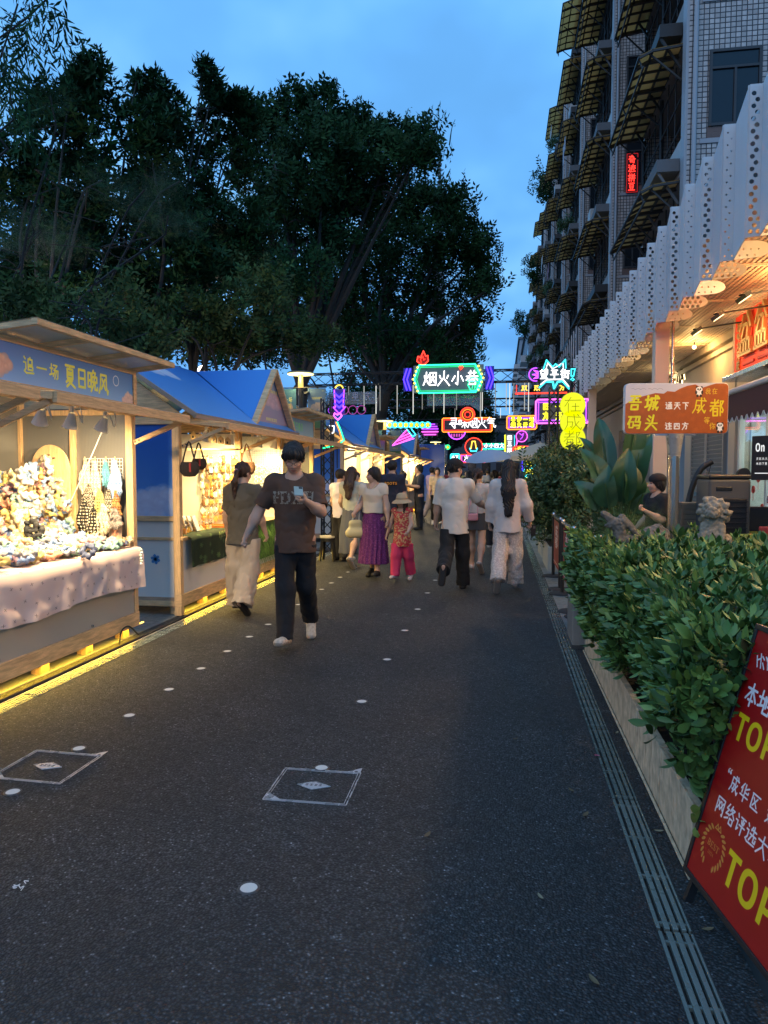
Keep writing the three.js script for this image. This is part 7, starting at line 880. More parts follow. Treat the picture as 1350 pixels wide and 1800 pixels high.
  ringSign('round red neon ring above the speech-bubble sign', 822, 729, -30.5, 12, 'red', (o, k) => { line(o, 'neon_ring_inner', circ(0, 0, 9 * k), 'orange', 2, 0.02); line(o, 'neon_face', circ(0, 0, 5 * k, 10), 'red', 2.6, 0.022); }); ringSign('round red neon sign with a yellow and blue flame', 833, 785, -41, 15, 'red', (o, k) => { line(o, 'neon_flame', [[-5 * k, -3 * k], [-3 * k, 9 * k], [2 * k, 9 * k], [4 * k, -3 * k]], 'amber', 3, 0.03); line(o, 'neon_flame_blue', [[-7 * k, -3 * k], [-5 * k, -8 * k], [4 * k, -8 * k], [6 * k, -3 * k]], 'cyan', 2.5, 0.03); }); ringSign('grey disc sign lettered MUSIC in reverse under the speech bubble', 803, 757, -31.4, 15, 'purple', (o, k) => { obj('neon_letters', ['C', 'I', 'S', 'U', 'M'].map((c2, i) => box(2.2 * k, 5 * k, 0.01, (-9 + i * 4.5) * k, -8 * k, 0.02)), tubeM(C.pink, 0.8), o); });
  // strings of round bulbs with characters
  const bubbles = (lab, px0, px1, py, z, n, c1, c2, vert, r) => { const a = at(px0, py, z), b = vert ? at(px0, px1, z) : at(px1, py, z), o = thing('bubble_sign', lab, 'neon sign', a.toArray()); const k = -z / FOCAL; for (let i = 0; i < n; i++) { const p = a.clone().lerp(b, i / (n - 1)).sub(a), g = new THREE.Group(); g.name = 'bubble'; g.position.copy(p); o.add(g); obj('neon_ring', [new THREE.TorusGeometry(r * k, 0.016, 6, 22)], tubeM(C[c1], 2.4), g); obj('disc_plate', [cyl(r * k * 0.98, r * k * 0.98, 0.02, 0, 0, -0.02, 20, Math.PI / 2)], mat([0.3, 0.28, 0.05], 0.5), g); obj('neon_letter', [tubeText([...'好味道四方火小天大下'][i % 10], -r * k * 0.52, -r * k * 0.6, r * k * 1.2, 0.011).translate(0, 0, 0.02)], tubeM(C[c2], 2.2), g); } return o; };
  bubbles('row of green-ringed yellow bubbles above the striped pink cone', 685, 752, 747, -24, 8, 'cyan', 'yellow', false, 5); bubbles('row of green-ringed bubbles farther off above a street lamp', 750, 787, 786, -38, 7, 'green', 'yellow', false, 3.8); bubbles('column of four blue-ringed yellow bubbles beside the long-haired woman', 931, 861, 813, -20, 4, 'cyan', 'yellow', true, 10.5);
  // column of white characters, pink speech balloon, blue arrow post
  neon('neon_sign', 'vertical neon sign of white characters edged in yellow', 896, 786, -26, (o, k) => { plate(o, 13 * k, 46 * k, mat([0.2, 0.22, 0.26], 0.4)); obj('neon_letters', [mv(tubeText('四玉双大', -4 * k, 12 * k, 8.5 * k, 0.016, { down: true, gap: 1.25 }), 0, 0, 0.04)], tubeM(C.white, 2.2), o); line(o, 'neon_edge', [[-8 * k, 20 * k], [-8 * k, -22 * k]], 'yellow', 2.6, 0.026); line(o, 'neon_edge_right', [[8 * k, 20 * k], [8 * k, -10 * k]], 'cyan', 1.4, 0.016); });
  neon('neon_sign', 'pink neon speech balloon with a scribble, over the orange strip', 917, 767, -24.2, (o, k) => { line(o, 'neon_balloon', [...circ(0, 0, 9.5 * k, 18, -2.2, 3.7), [-9 * k, -15 * k], [-6 * k, -8 * k]], 'pink', 2, 0.016); line(o, 'neon_scribble', [[-4 * k, 5 * k], [0, 2 * k], [3 * k, 5 * k], [1 * k, -2 * k], [-2 * k, -5 * k]], 'purple', 2.4, 0.015); obj('backing_plate', [cyl(9.5 * k, 9.5 * k, 0.01, 0, 0, -0.02, 20, Math.PI / 2)], mat([0.14, 0.06, 0.16], 0.5), o); });
  neon('neon_sign', 'violet neon arrow post behind the column of bubbles', 919, 812, -20.4, (o, k) => { line(o, 'neon_post', [[0, -14 * k], [0, 10 * k], [-4 * k, 4 * k], [0, 12 * k], [4 * k, 4 * k]], 'blue', 2.8, 0.03); plate(o, 8 * k, 30 * k, mat([0.08, 0.06, 0.3], 0.5)); });
  // striped pink cone and magenta burger over the stalls
  neon('neon_sign', 'pink striped neon cone sign standing over the stall roofs', 712, 769, -22.5, (o, k) => { obj('backing_plate', [prism([[-22 * k, -14 * k], [16 * k, -2 * k], [4 * k, 14 * k]], 0.02)], mat([0.42, 0.09, 0.3], 0.5), o); for (const [a, b, c, d] of [[-22, -14, 4, 14], [-15, -12, 12, -1], [-13, -6, 11, 3], [-8, 0, 8, 7], [-22, -14, 16, -2]]) line(o, 'neon_stripe', [[a * k, b * k], [c * k, d * k]], 'pink', 2.2, 0.018); line(o, 'neon_tip', [[4 * k, 14 * k], [14 * k, 1 * k], [19 * k, 5 * k], [12 * k, 14 * k]], 'cyan', 2.2, 0.02); });
  neon('neon_sign', 'magenta neon burger outline beside the striped cone', 756, 755, -25, (o, k) => { for (const [y, w] of [[9, 8], [5, 12], [1, 14], [-4, 14], [-9, 10]]) line(o, 'neon_layer', [[-w * k, y * k], [w * k, y * k]], y > 0 ? 'purple' : 'pink', 2.2, 0.02); plate(o, 28 * k, 22 * k, mat([0.2, 0.03, 0.2], 0.5)); });
  // blue arrow, heart, boot-shaped neon above the stall
  neon('neon_sign', 'stacked violet neon arrow pointing down above the second stall group', 597, 706, -14.1, (o, k) => { for (let i = 0; i < 3; i++) line(o, 'neon_arrow', [[-8 * k, (14 - i * 9) * k], [0, (7 - i * 9) * k], [8 * k, (14 - i * 9) * k]], 'blue', 3.4, 0.02); line(o, 'neon_arrow_side', [[-9 * k, 20 * k], [-7 * k, -10 * k], [-11 * k, -10 * k], [0, -22 * k], [11 * k, -10 * k], [7 * k, -10 * k], [9 * k, 20 * k]], 'purple', 2.4, 0.014); plate(o, 20 * k, 44 * k, mat([0.06, 0.04, 0.32], 0.5)); line(o, 'neon_curl', circ(0, 22 * k, 7 * k, 10, 0.3, 2.8), 'amber', 2.2, 0.014); });
  neon('neon_sign', 'neon boot outline in orange and green with a small heart on top', 592, 764, -14.0, (o, k) => { line(o, 'neon_boot', [[2 * k, 22 * k], [8 * k, 8 * k], [14 * k, -10 * k], [4 * k, -18 * k], [-24 * k, -24 * k]], 'green', 2.6, 0.014); line(o, 'neon_boot_inner', [[-1 * k, 22 * k], [5 * k, 8 * k], [10 * k, -9 * k], [2 * k, -15 * k], [-20 * k, -20 * k]], 'orange', 2.2, 0.012); line(o, 'neon_hand', [[-12 * k, 16 * k], [-4 * k, 15 * k], [-5 * k, 4 * k], [-11 * k, 1 * k]], 'white', 2, 0.013); line(o, 'neon_heart', [[3 * k, 26 * k], [-5 * k, 33 * k], [-3 * k, 38 * k], [2 * k, 35 * k], [7 * k, 38 * k], [10 * k, 33 * k], [3 * k, 26 * k]], 'pink', 2.6, 0.014); obj('bracket', [rod([0, -20 * k, -0.03], [0, -60 * k, -0.03], 0.012, 5)], M.black, o); });
  // black truss tower and stool by the stalls
  { const t = thing('truss_tower', 'black lattice truss tower standing between two stall groups', 'truss', [-3.45, 0, -14.0]); obj('mast', truss([0, 0, 0], [0, 3.05, 0], 0.1, 14), M.black, t); obj('foot_plate', [box(0.5, 0.02, 0.5, 0, 0.01, 0)], M.black, t);
    const s = thing('bar_stool', 'black four-legged stool with a pale round seat beside the truss tower', 'stool', [-3.03, 0, -12.35]); obj('seat', [cyl(0.16, 0.16, 0.03, 0, 0.43, 0, 20)], mat([0.4, 0.36, 0.3], 0.6), s); obj('apron', [cyl(0.14, 0.14, 0.06, 0, 0.385, 0, 16)], M.black, s); for (const [a, b] of [[-1, -1], [1, -1], [1, 1], [-1, 1]]) obj('leg', [bar([a * 0.09, 0.39, b * 0.09], [a * 0.13, 0, b * 0.13], 0.045, 0.03)], M.black, s); }
  // street lamps with flat disc heads, cctv and banners
  const bT = [0, 1].map((i) => ctex(256, 400, (c, w, h) => { skyPrint(c, w, h, i ? '#52708a' : '#48788c', i ? '#8a8d88' : '#55797c'); puffCloud(c, 128, 190, 170, [206, 176, 140], 61 + i); c.fillStyle = '#4d6a3f'; c.fillRect(0, 330, w, 70); c.fillStyle = '#d9c46a'; c.font = 'bold 34px sans-serif'; if (i) { c.fillText('SUMMER', 56, 110); c.fillText('BREEZE', 70, 300); c.font = '14px sans-serif'; c.fillText('2024', 200, 30); } else { inkText(c, '追一场', 30, 80, 56, 0.09, '#e0dc7a'); inkText(c, '夏日', 60, 150, 64, 0.1, '#e0c24a'); } }));
  const lamp = (p, h, s, lab, banners) => { const o = thing('street_lamp', lab, 'street lamp', p); obj('pole', [rod([0, 0, 0], [0, h, 0], 0.05, 10)], M.black, o); const hd = obj('lamp_head', [mv(lathe([[0.001, 0.06], [0.1, 0.06], [0.27, 0.035], [0.29, 0.015], [0.29, 0.0], [0.001, 0.0]], 28), 0, h + 0.02, 0)], mat([0.32, 0.3, 0.25], 0.5), o); obj('lamp_ring', [cyl(0.28, 0.28, 0.014, 0, h + 0.012, 0, 28)], glow([1, 0.86, 0.3], 2.8), hd); obj('lamp_neck', [cyl(0.06, 0.05, 0.28, 0, h - 0.14, 0, 14)], glow([1, 0.62, 0.12], 1.2), hd); pointLight([p[0], h - 0.08 + 0.0, p[2] + 0.12], s, [1, 0.78, 0.32], 6);
    const cam = obj('security_camera', [rbox(0.07, 0.07, 0.22, 0.16, h - 0.42, 0.1, 0.01, 0.3), bar([0, h - 0.36, 0], [0.16, h - 0.38, 0.05], 0.02)], M.black, o); for (let i = 0; i < banners; i++) { const sx = i ? 1 : -1; obj('banner', [quad([sx > 0 ? 0.16 : -0.5, h - 1.15, 0.02], [sx > 0 ? 0.56 : -0.1, h - 1.15, 0.02], [sx > 0 ? 0.56 : -0.1, h - 0.3, 0.02], [sx > 0 ? 0.16 : -0.5, h - 0.3, 0.02])], mat('#fff', 0.7, { map: bT[i], side: THREE.DoubleSide }), o, true); obj('banner_arm', [rod([0, h - 0.28, 0.02], [sx * 0.58, h - 0.28, 0.02], 0.012, 5), rod([0, h - 1.17, 0.02], [sx * 0.58, h - 1.17, 0.02], 0.012, 5)], M.black, o); } };
  lamp([-4.28, 0, -15.0], 3.68, 3.2, 'street lamp with glowing flat disc head and two sky-printed banners, over the stalls', 2);
  lamp([-3.9, 0, -24.0], 3.3, 1.4, 'street lamp with two sky-printed banners behind the striped cone sign', 2); lamp([-3.3, 0, -36.5], 3.1, 1.2, 'small street lamp with a pale disc head far down the row', 2);
  // park lamps standing among the trees: they light the undersides of the crowns
  for (const [x, z, h, lab] of [[-7.6, -17.5, 4.2, 'globe park lamp hidden among the trees behind the gabled stall'], [-8.2, -11.5, 3.6, 'globe park lamp hidden among the trees behind the first stall'], [-6.0, -26.0, 4.2, 'globe park lamp hidden among the trees behind the far stalls']]) { const o = thing('park_lamp', lab, 'park lamp', [x, 0, z]); obj('pole', [rod([0, 0, 0], [0, h - 0.12, 0], 0.04, 8)], M.black, o); obj('globe_lamp', [ball(0.13, 0, h, 0, 14)], glow([1, 0.82, 0.74], 5), o); pointLight([x, h, z], 9, [1, 0.78, 0.68], 5); }
  // blue hoarding panels between the far stalls
  for (const [px, z, w] of [[752, -34, 1.6], [600, -15.05, 0.01]]) if (w > 0.1) { const p = at(px, 812, z), o = thing('hoarding', 'blue sky-printed hoarding panel behind the far stalls', 'panel', [p.x, 0, z]); panel('print', [-w / 2, 0.2, 0], [w / 2, 0.2, 0], [w / 2, 2.9, 0], [-w / 2, 2.9, 0], P.side, o); obj('frame', [rod([-w / 2, 0, -0.02], [-w / 2, 2.95, -0.02], 0.03, 6), rod([w / 2, 0, -0.02], [w / 2, 2.95, -0.02], 0.03, 6)], M.steel, o); }
}
// ---------- people ----------
const SKIN = [0.47, 0.29, 0.205];
const paint = (g, fn) => { const p = g.attributes.position, c = new Float32Array(p.count * 3); for (let i = 0; i < p.count; i++) { const q = fn(p.getX(i), p.getY(i), p.getZ(i)); c[i * 3] = q[0]; c[i * 3 + 1] = q[1]; c[i * 3 + 2] = q[2]; } g.setAttribute('color', new THREE.BufferAttribute(c, 3)); return g; };
M.skin = mat([1, 1, 1], 0.55, { vertexColors: true });
const fabric = (c, o = {}) => mat(c, 0.88, o), D2 = Math.PI / 180;
const vadd = (a, b, k = 1) => [a[0] + b[0] * k, a[1] + b[1] * k, a[2] + b[2] * k], vdot = (a, b) => a[0] * b[0] + a[1] * b[1] + a[2] * b[2], vn = (a) => { const l = Math.hypot(...a); return a.map((x) => x / l); };
// a hand reaching along -y from the wrist; the palm looks towards -x * side, the thumb lies forward (+z)
function handSolid(s, curl, side, cell, skin) {
  const pr = [cap([0, -0.012, -0.012], [0, -0.06, -0.024], 0.019, 0.0125, { fx: 0.7 }), cap([0, -0.012, 0.01], [0, -0.062, 0.024], 0.019, 0.0125, { fx: 0.7 }), cap([0, 0.03, 0], [0, -0.02, 0], 0.024, 0.023)], m = -side;
  [[-0.029, 0.052], [-0.0105, 0.066], [0.009, 0.07], [0.028, 0.062]].forEach(([z, len], i) => { const a = 0.25 + curl * 1.25, b = a + 0.3 + curl * 1.5, p0 = [0, -0.068 - (i % 3 ? 0.006 : 0), z], p1 = [p0[0] + m * Math.sin(a) * len * 0.5, p0[1] - Math.cos(a) * len * 0.5, z * 0.96], p2 = [p1[0] + m * Math.sin(b) * len * 0.5, p1[1] - Math.cos(b) * len * 0.5, z * 0.92]; pr.push(cap(p0, p1, 0.0092, 0.0085), cap(p1, p2, 0.0085, 0.0068)); });
  const t1 = [m * 0.014, -0.05, 0.046 - curl * 0.012], t2 = [m * (0.022 + curl * 0.014), -0.078, 0.046 - curl * 0.03]; pr.push(cap([0, -0.02, 0.024], t1, 0.013, 0.0105), cap(t1, t2, 0.0105, 0.008));
  const g = solid(pr, 0.007, cell, 0.012); g.scale(s, s, s); return paint(g, () => skin);
}
function headSolid(o, cell, skin) {                          // in head space: centre at the middle of the head, face towards +z, 0.235 m tall
  const pr = [ell([0, 0.022, -0.014], [0.077, 0.094, 0.096]), ell([0, -0.038, 0.026], [0.058, 0.078, 0.066]), ell([0, -0.092, 0.05], [0.03, 0.024, 0.03]), cap([0, 0.008, 0.086], [0, -0.026, 0.103], 0.009, 0.0125), ell([0, -0.03, 0.094], [0.019, 0.009, 0.012]), ell([0.026, -0.03, 0.064], [0.03, 0.03, 0.025]), ell([-0.026, -0.03, 0.064], [0.03, 0.03, 0.025]), cap([-0.034, 0.026, 0.07], [0.034, 0.026, 0.07], 0.012, 0.012), ell([0, -0.062, 0.085], [0.023, 0.011, 0.011]), ell([0.077, -0.008, -0.012], [0.01, 0.031, 0.02]), ell([-0.077, -0.008, -0.012], [0.01, 0.031, 0.02]), cap([0, -0.07, -0.02], [0, -0.16, -0.03], 0.05, 0.055)];
  const g = solid(pr, 0.014, cell, 0.02, (d, x, y, z) => { const e = Math.hypot((Math.abs(x) - 0.032) / 0.018, (y - 0.006) / 0.01, (z - 0.092) / 0.014); return d + 0.006 * Math.max(0, 1 - e) + 0.003 * Math.max(0, 1 - Math.hypot(x / 0.022, (y + 0.0625) / 0.003, (z - 0.096) / 0.02)); });
  return paint(g, (x, y, z) => { const ax = Math.abs(x); if (z > 0.05) { if (Math.hypot((ax - 0.032) / 0.0135, (y - 0.006) / (o.closed ? 0.0035 : 0.0065)) < 1) return [0.03, 0.02, 0.016]; if (Math.hypot((ax - 0.033) / 0.022, (y - 0.032 + (ax - 0.03) * (ax - 0.03) * 8) / 0.0055) < 1) return [0.05, 0.035, 0.028]; if (Math.hypot(x / 0.023, (y + 0.062) / 0.0085) < 1) return [skin[0] * 0.86, skin[1] * 0.55, skin[2] * 0.52]; if (Math.hypot((ax - 0.042) / 0.02, (y + 0.03) / 0.018) < 1) return [skin[0] * 1.05, skin[1] * 0.92, skin[2] * 0.9]; } return skin; });
}
const hemmed = (c, e, dir) => { const k = vdot(e, dir), fn = (x, y, z) => Math.max(c(x, y, z), x * dir[0] + y * dir[1] + z * dir[2] - k); fn.box = c.box; return fn; };
function person(P0) {
  const { H, pos, turn = 0, label, group, g = 1, q = 1, skin = SKIN, legs, arms, lean = 0, top, bottom, shoe = [0.6, 0.58, 0.54], hair, head = [0, 0], far } = P0;
  const o = thing('person', label, 'person', [pos[0], 0, pos[1]], turn, group), u = H, cBody = (far ? 0.024 : 0.015) * q, cCloth = (far ? 0.018 : 0.0105) * q, cHead = (far ? 0.0085 : 0.0048) * q, hs = H / 1.78 * 1.07 * (P0.headScale ?? 1), cHand = far ? 0.0085 : 0.0052;
  const sw = (P0.sw ?? 0.105) * 0.92 * u, hipW = 0.05 * u * g ** 0.5, thigh = 0.245 * u, shank = 0.232 * u, ua = 0.168 * u, fa = 0.145 * u;
  const L_ = (s, [hf, kf, ab = 2, fp = 0]) => { const hip = [s * hipW, 0, 0], d1 = vn([s * Math.sin(ab * D2), -Math.cos(hf * D2), Math.sin(hf * D2)]), knee = vadd(hip, d1, thigh), a = hf - kf, d2 = vn([s * Math.sin(ab * D2) * 0.4, -Math.cos(a * D2), Math.sin(a * D2)]), ank = vadd(knee, d2, shank), f = a - fp, fd = [s * 0.12, Math.sin(f * D2), Math.cos(f * D2)], dn = [0, -Math.cos(f * D2), Math.sin(f * D2)]; return { hip, knee, ank, d2, fd, dn, toe: vadd(vadd(ank, fd, 0.105 * u), dn, 0.03 * u), heel: vadd(vadd(ank, fd, -0.025 * u), dn, 0.03 * u) }; };
  const lg = [L_(1, legs[0]), L_(-1, legs[1])]; const low = Math.min(...lg.flatMap((l) => [l.toe[1], l.heel[1]])) - 0.016 * u, py = -low;
  const up = (p) => [p[0], py + p[1] * Math.cos(lean) - p[2] * Math.sin(lean) * 0 , p[2] + p[1] * Math.sin(lean)];
  for (const l of lg) for (const k of ['hip', 'knee', 'ank', 'toe', 'heel']) l[k] = [l[k][0], l[k][1] + py, l[k][2]];
  const waist = up([0, 0.1 * u, 0]), chest = up([0, 0.225 * u, 0.004 * u]), neck = up([0, 0.315 * u, 0]), pel = [0, py, 0], hc = vadd(up([0, 0.405 * u, 0.0]), [0, 0, 0.012 * u + Math.max(0, Math.sin(head[0] * D2)) * 0.035 * u]);
  const A_ = (s, [sf, ab, ef, inn = 0, curl = 0.35]) => { const sh = up([s * sw, 0.288 * u, 0]), d1 = vn([s * Math.sin(ab * D2), -Math.cos(sf * D2) * Math.cos(ab * D2), Math.sin(sf * D2)]), el = vadd(sh, d1, ua), d2 = vn([s * (Math.sin(ab * D2) * 0.8 - inn), -Math.cos((sf + ef) * D2), Math.sin((sf + ef) * D2)]), wr = vadd(el, d2, fa); return { sh, el, wr, d1, d2, curl, s }; };
  const ar = [A_(1, arms[0]), A_(-1, arms[1])];
  // body: trunk, limbs, then finer head and hands in the same mesh
  const bp = [cap(pel, waist, 0.078 * u * g, 0.068 * u * g, { fz: 0.8 }), cap(waist, chest, 0.068 * u * g, 0.082 * u * g, { fz: 0.72 }), cap(ar[0].sh, ar[1].sh, 0.034 * u, 0.034 * u), cap(chest, neck, 0.07 * u, 0.034 * u), cap(neck, vadd(hc, [0, -0.05 * hs, -0.02]), 0.033 * u, 0.031 * u)];
  for (const l of lg) bp.push(cap(l.hip, l.knee, 0.05 * u * g, 0.032 * u * g), cap(l.knee, vadd(l.knee, l.d2, shank * 0.35), 0.032 * u * g, 0.033 * u * g), cap(vadd(l.knee, l.d2, shank * 0.35), l.ank, 0.033 * u * g, 0.02 * u), cap(l.ank, l.heel, 0.019 * u, 0.015 * u), cap(l.heel, l.toe, 0.016 * u, 0.014 * u));
  for (const a of ar) bp.push(cap(a.sh, a.el, 0.03 * u * g, 0.023 * u * g), cap(a.el, vadd(a.el, a.d2, fa * 0.3), 0.023 * u * g, 0.024 * u * g), cap(vadd(a.el, a.d2, fa * 0.3), a.wr, 0.024 * u * g, 0.0155 * u));
  const parts = [paint(solid(bp, 0.025 * u, cBody, 0.03), () => skin)];
  const hm = new THREE.Matrix4().compose(V(...hc), new THREE.Quaternion().setFromEuler(new THREE.Euler(head[0] * D2, head[1] * D2, (head[2] ?? 0) * D2, 'YXZ')), V(hs, hs, hs));
  parts.push(headSolid(P0, cHead, skin).applyMatrix4(hm));
  ar.forEach((a, i) => { const gq = handSolid(u / 1.75, a.curl, a.s, cHand, skin); let zq = P0.palm?.[i] ?? [0, 0, 1]; const yq = V(...a.d2).negate(), xq = yq.clone().cross(V(...zq)).normalize(), zz = xq.clone().cross(yq); gq.applyMatrix4(new THREE.Matrix4().makeBasis(xq, yq, zz)); parts.push(gq.translate(...a.wr)); });
  obj('body', parts, M.skin, o);
  // upper garment
  if (top) {
    const R = (top.r ?? 1) * g, tp = [cap(vadd(pel, [0, Math.max((top.hem ?? 0) * u, -0.09 * u), 0]), waist, 0.094 * u * R * (top.flare ?? 1), 0.086 * u * R, { fz: 0.86 }), cap(waist, chest, 0.086 * u * R, 0.096 * u * R, { fz: 0.74 }), cap(vadd(ar[0].sh, [-0.01, -0.008 * u, 0]), vadd(ar[1].sh, [0.01, -0.008 * u, 0]), 0.043 * u, 0.043 * u), cap(chest, vadd(neck, [0, -0.02 * u, 0]), 0.075 * u * R, 0.05 * u)];
    for (const a of ar) { const k = top.sleeve ?? 0.75, s1 = Math.min(1, k), e1 = vadd(a.sh, a.d1, ua * (s1 + (k < 1 ? 0.12 : 0))), w = top.sw ?? 1.5; if (k > 0.05) { const c1 = cap(a.sh, e1, 0.037 * u * g, 0.024 * u * g * w); if (k > 1) { const e2 = vadd(a.el, a.d2, fa * (k - 1)); tp.push(c1, hemmed(cap(a.el, vadd(e2, a.d2, 0.03), 0.026 * u * w, 0.022 * u * w), e2, a.d2)); } else tp.push(hemmed(c1, vadd(a.sh, a.d1, ua * s1), a.d1)); } }
    const hemY = py + (top.hem ?? -0.02) * u - 0.004, nk = vadd(neck, [0, 0.028 * u, 0.03 * u]), vneck = top.v ?? 0, sd = H * 7;
    const mod = (d, x, y, z) => { d += (top.fold ?? 0.006) * (n3(x * 7 + sd, y * 3, z * 7) + 1.1 * (0.35 - Math.abs(n3(x * 7 + y * 4, y * 6 - x * 3 + sd, z * 7)))); d = Math.max(d, hemY + 0.005 * Math.sin(x * 30) - y); d = smax(d, -(Math.hypot(x - nk[0], (y - nk[1]) * (0.9 - 0.4 * vneck), z - nk[2]) - (0.052 + 0.02 * vneck) * u), 0.01); return d; };
    const gt = solid(tp, 0.035 * u, cCloth, 0.03, mod); const m = top.paint ? mat([1, 1, 1], 0.88, { vertexColors: true }) : fabric(top.c, { bumpMap: far ? null : T.weave, bumpScale: 0.0006 });
    obj(top.name ?? 'shirt', top.paint ? paint(gt, top.paint) : gt, m, o); P0.topField = (x, y, z) => mod(blend(tp, 0.035 * u)(x, y, z), x, y, z);
  }
  if (bottom) {
    let gb; const w = bottom.w ?? [0.062, 0.05, 0.045];
    if (bottom.skirt) { const y1 = py + 0.1 * u, y0 = py - bottom.skirt * u, [r0, r1] = bottom.w, n = bottom.folds ?? 13; gb = nets((x, y, z) => { const t = clamp((y1 - y) / (y1 - y0), 0, 1), a = Math.atan2(z, x), r = lerp(r1, r0, Math.pow(t, 0.8)) * u * (1 + (bottom.foldAmp ?? 0.07) * t * Math.sin(a * n + 3 * n3(x * 3, y * 1.2, z * 3))), cx = lerp(0, bottom.dx ?? 0, t), cz = lerp(0, bottom.dz ?? 0, t); return Math.max((Math.hypot(x - cx, (z - cz) / 0.8) - r) * 0.8, y - y1, y0 - y); }, [-r0 * u * 1.5, y0 - 0.04, -r0 * u * 1.5], [r0 * u * 1.5, y1 + 0.04, r0 * u * 1.5], cCloth); }
    else {
      const tp = [cap(vadd(pel, [0, 0.06 * u, 0]), vadd(pel, [0, -0.03 * u, 0]), 0.082 * u * g, 0.086 * u * g, { fz: 0.8 })]; for (const l of lg) { const e = vadd(l.ank, l.d2, (bottom.drop ?? 0.012) * u); tp.push(cap(l.hip, l.knee, w[0] * u * g, w[1] * u * g), hemmed(cap(l.knee, vadd(e, l.d2, 0.03), w[1] * u * g, w[2] * u * g), e, l.d2)); }
      gb = solid(tp, 0.03 * u, cCloth, 0.03, (d, x, y, z) => { d += (bottom.fold ?? 0.007) * (n3(x * 9 + H * 3, y * 3, z * 9) + 0.9 * (0.35 - Math.abs(n3(x * 8 + 3, y * 5 + x * 4, z * 8))) + 0.6 * n3(x * 7, y * 15 + H, z * 7) * sstep(py - y, 0.25 * u, 0.5 * u)); return Math.max(d, y - (py + (top ? Math.min(0.09, (top.hem ?? -0.02) + 0.035) : 0.09) * u)); });
    }
    obj(bottom.name ?? 'trousers', bottom.paint ? paint(gb, bottom.paint) : gb, bottom.paint ? mat([1, 1, 1], 0.88, { vertexColors: true }) : fabric(bottom.c, { bumpMap: far ? null : T.weave, bumpScale: 0.0006 }), o);
  }
  for (const l of lg) obj('shoe', paint(solid([cap(vadd(l.heel, l.dn, 0), vadd(l.toe, l.fd, -0.01), 0.024 * u, 0.023 * u, { fx: 1.15 }), cap(vadd(l.ank, l.dn, 0.006 * u), l.heel, 0.025 * u, 0.022 * u), cap(vadd(l.ank, l.dn, 0.01 * u), vadd(l.toe, l.fd, -0.045 * u), 0.024 * u, 0.017 * u)], 0.012, far ? 0.016 : 0.009, 0.03, (d, x, y, z) => Math.max(d, -(y - vdot([0, 0, 0], l.dn)) + (vdot([x - l.toe[0], y - l.toe[1], z - l.toe[2]], l.dn) - 0.016 * u) + y)), (x, y, z) => { const t = vdot([x - l.toe[0], y - l.toe[1], z - l.toe[2]], l.dn) / u, k = t > 0.004 ? 0.55 : t > 0.001 ? 0.3 : 0.85 + 0.25 * n3(x * 30, y * 30, z * 30); return shoe.map((c) => Math.min(0.8, c * k)); }), M.shoe ??= mat([1, 1, 1], 0.65, { vertexColors: true }), o);
  // hair
  if (hair) {
    const c = hair.c ?? [0.012, 0.009, 0.008], hp = [ell([0, 0.03, -0.02], [0.088, 0.1, 0.103])]; for (const e of hair.add ?? []) hp.push(e);
    const cut0 = ell(hair.cut ?? [0, -0.05, 0.085], hair.cutR ?? [0.074, 0.095, 0.075]), cut = (x, y, z) => cut0(x, y + 0.014 * n3(x * 38, H * 5, z * 12), z);
    const gh = solid(hp, 0.03, cHead * 1.15, 0.02, (d, x, y, z) => { d += 0.0035 * Math.sin(Math.atan2(x, z) * 34 + 4 * n3(x * 14, y * 4, z * 14)) + 0.004 * n3(x * 22, y * 7, z * 22); d = smax(d, -cut(x, y, z), 0.006); if (hair.neck) d = smax(d, -(Math.hypot(x / 1.2, (y + 0.13), (z - 0.03)) - 0.09), 0.01); return d; });
    const hm2 = obj('hair', gh, mat(c, 0.62), o); hm2.applyMatrix4(hm);
    for (const tl of hair.tails ?? []) { const t = obj('hair_tail', solid(tl, 0.02, cHead * 1.4, 0.03, (d, x, y, z) => d + 0.004 * Math.sin(x * 240 + 9 * n3(x * 5, y * 6, z * 5)) + 0.005 * n3(x * 15, y * 5, z * 15)), mat(c, 0.55), o); t.applyMatrix4(new THREE.Matrix4().compose(V(...hc), new THREE.Quaternion().setFromEuler(new THREE.Euler(0, head[1] * D2 * (hair.tailYaw ?? 0.5), 0)), V(hs, hs, hs))); }
    if (hair.tie) obj('hair_tie', new THREE.TorusGeometry(0.02, 0.009, 6, 14), mat(hair.tie.c, 0.7), o).applyMatrix4(hm.clone().multiply(new THREE.Matrix4().makeTranslation(...hair.tie.p)));
  }
  P0.hm = hm; P0.ar = ar; P0.lg = lg; P0.py = py; P0.hc = hc; P0.o = o; return P0;
}
const walkA = [[14, 4], [-12, 22, 2, 14]], walkB = [[-12, 22, 2, 14], [14, 4]], stand = [[2, 2, 3], [-2, 3, 3]], armsRest = [[4, 7, 14], [4, 7, 14]], armsSwing = [[-14, 8, 12], [16, 8, 20]], armsPhone = [[18, 8, 105, 0.75, 0.7], [6, 8, 18]];
const bob = { add: [ell([0, -0.02, -0.045], [0.09, 0.1, 0.075])], neck: true }, shortHair = { add: [ell([0, 0.07, 0.055], [0.07, 0.036, 0.045])], neck: true }, longBack = (c, l = 0.5) => ({ c, add: [ell([0, -0.03, -0.05], [0.09, 0.12, 0.075])], tails: [[cap([0, 0, -0.08], [0, -l * 0.5, -0.155], 0.088, 0.09, { fz: 0.6 }), cap([0, -l * 0.5, -0.155], [0, -l, -0.175], 0.09, 0.05, { fz: 0.6 })]] });
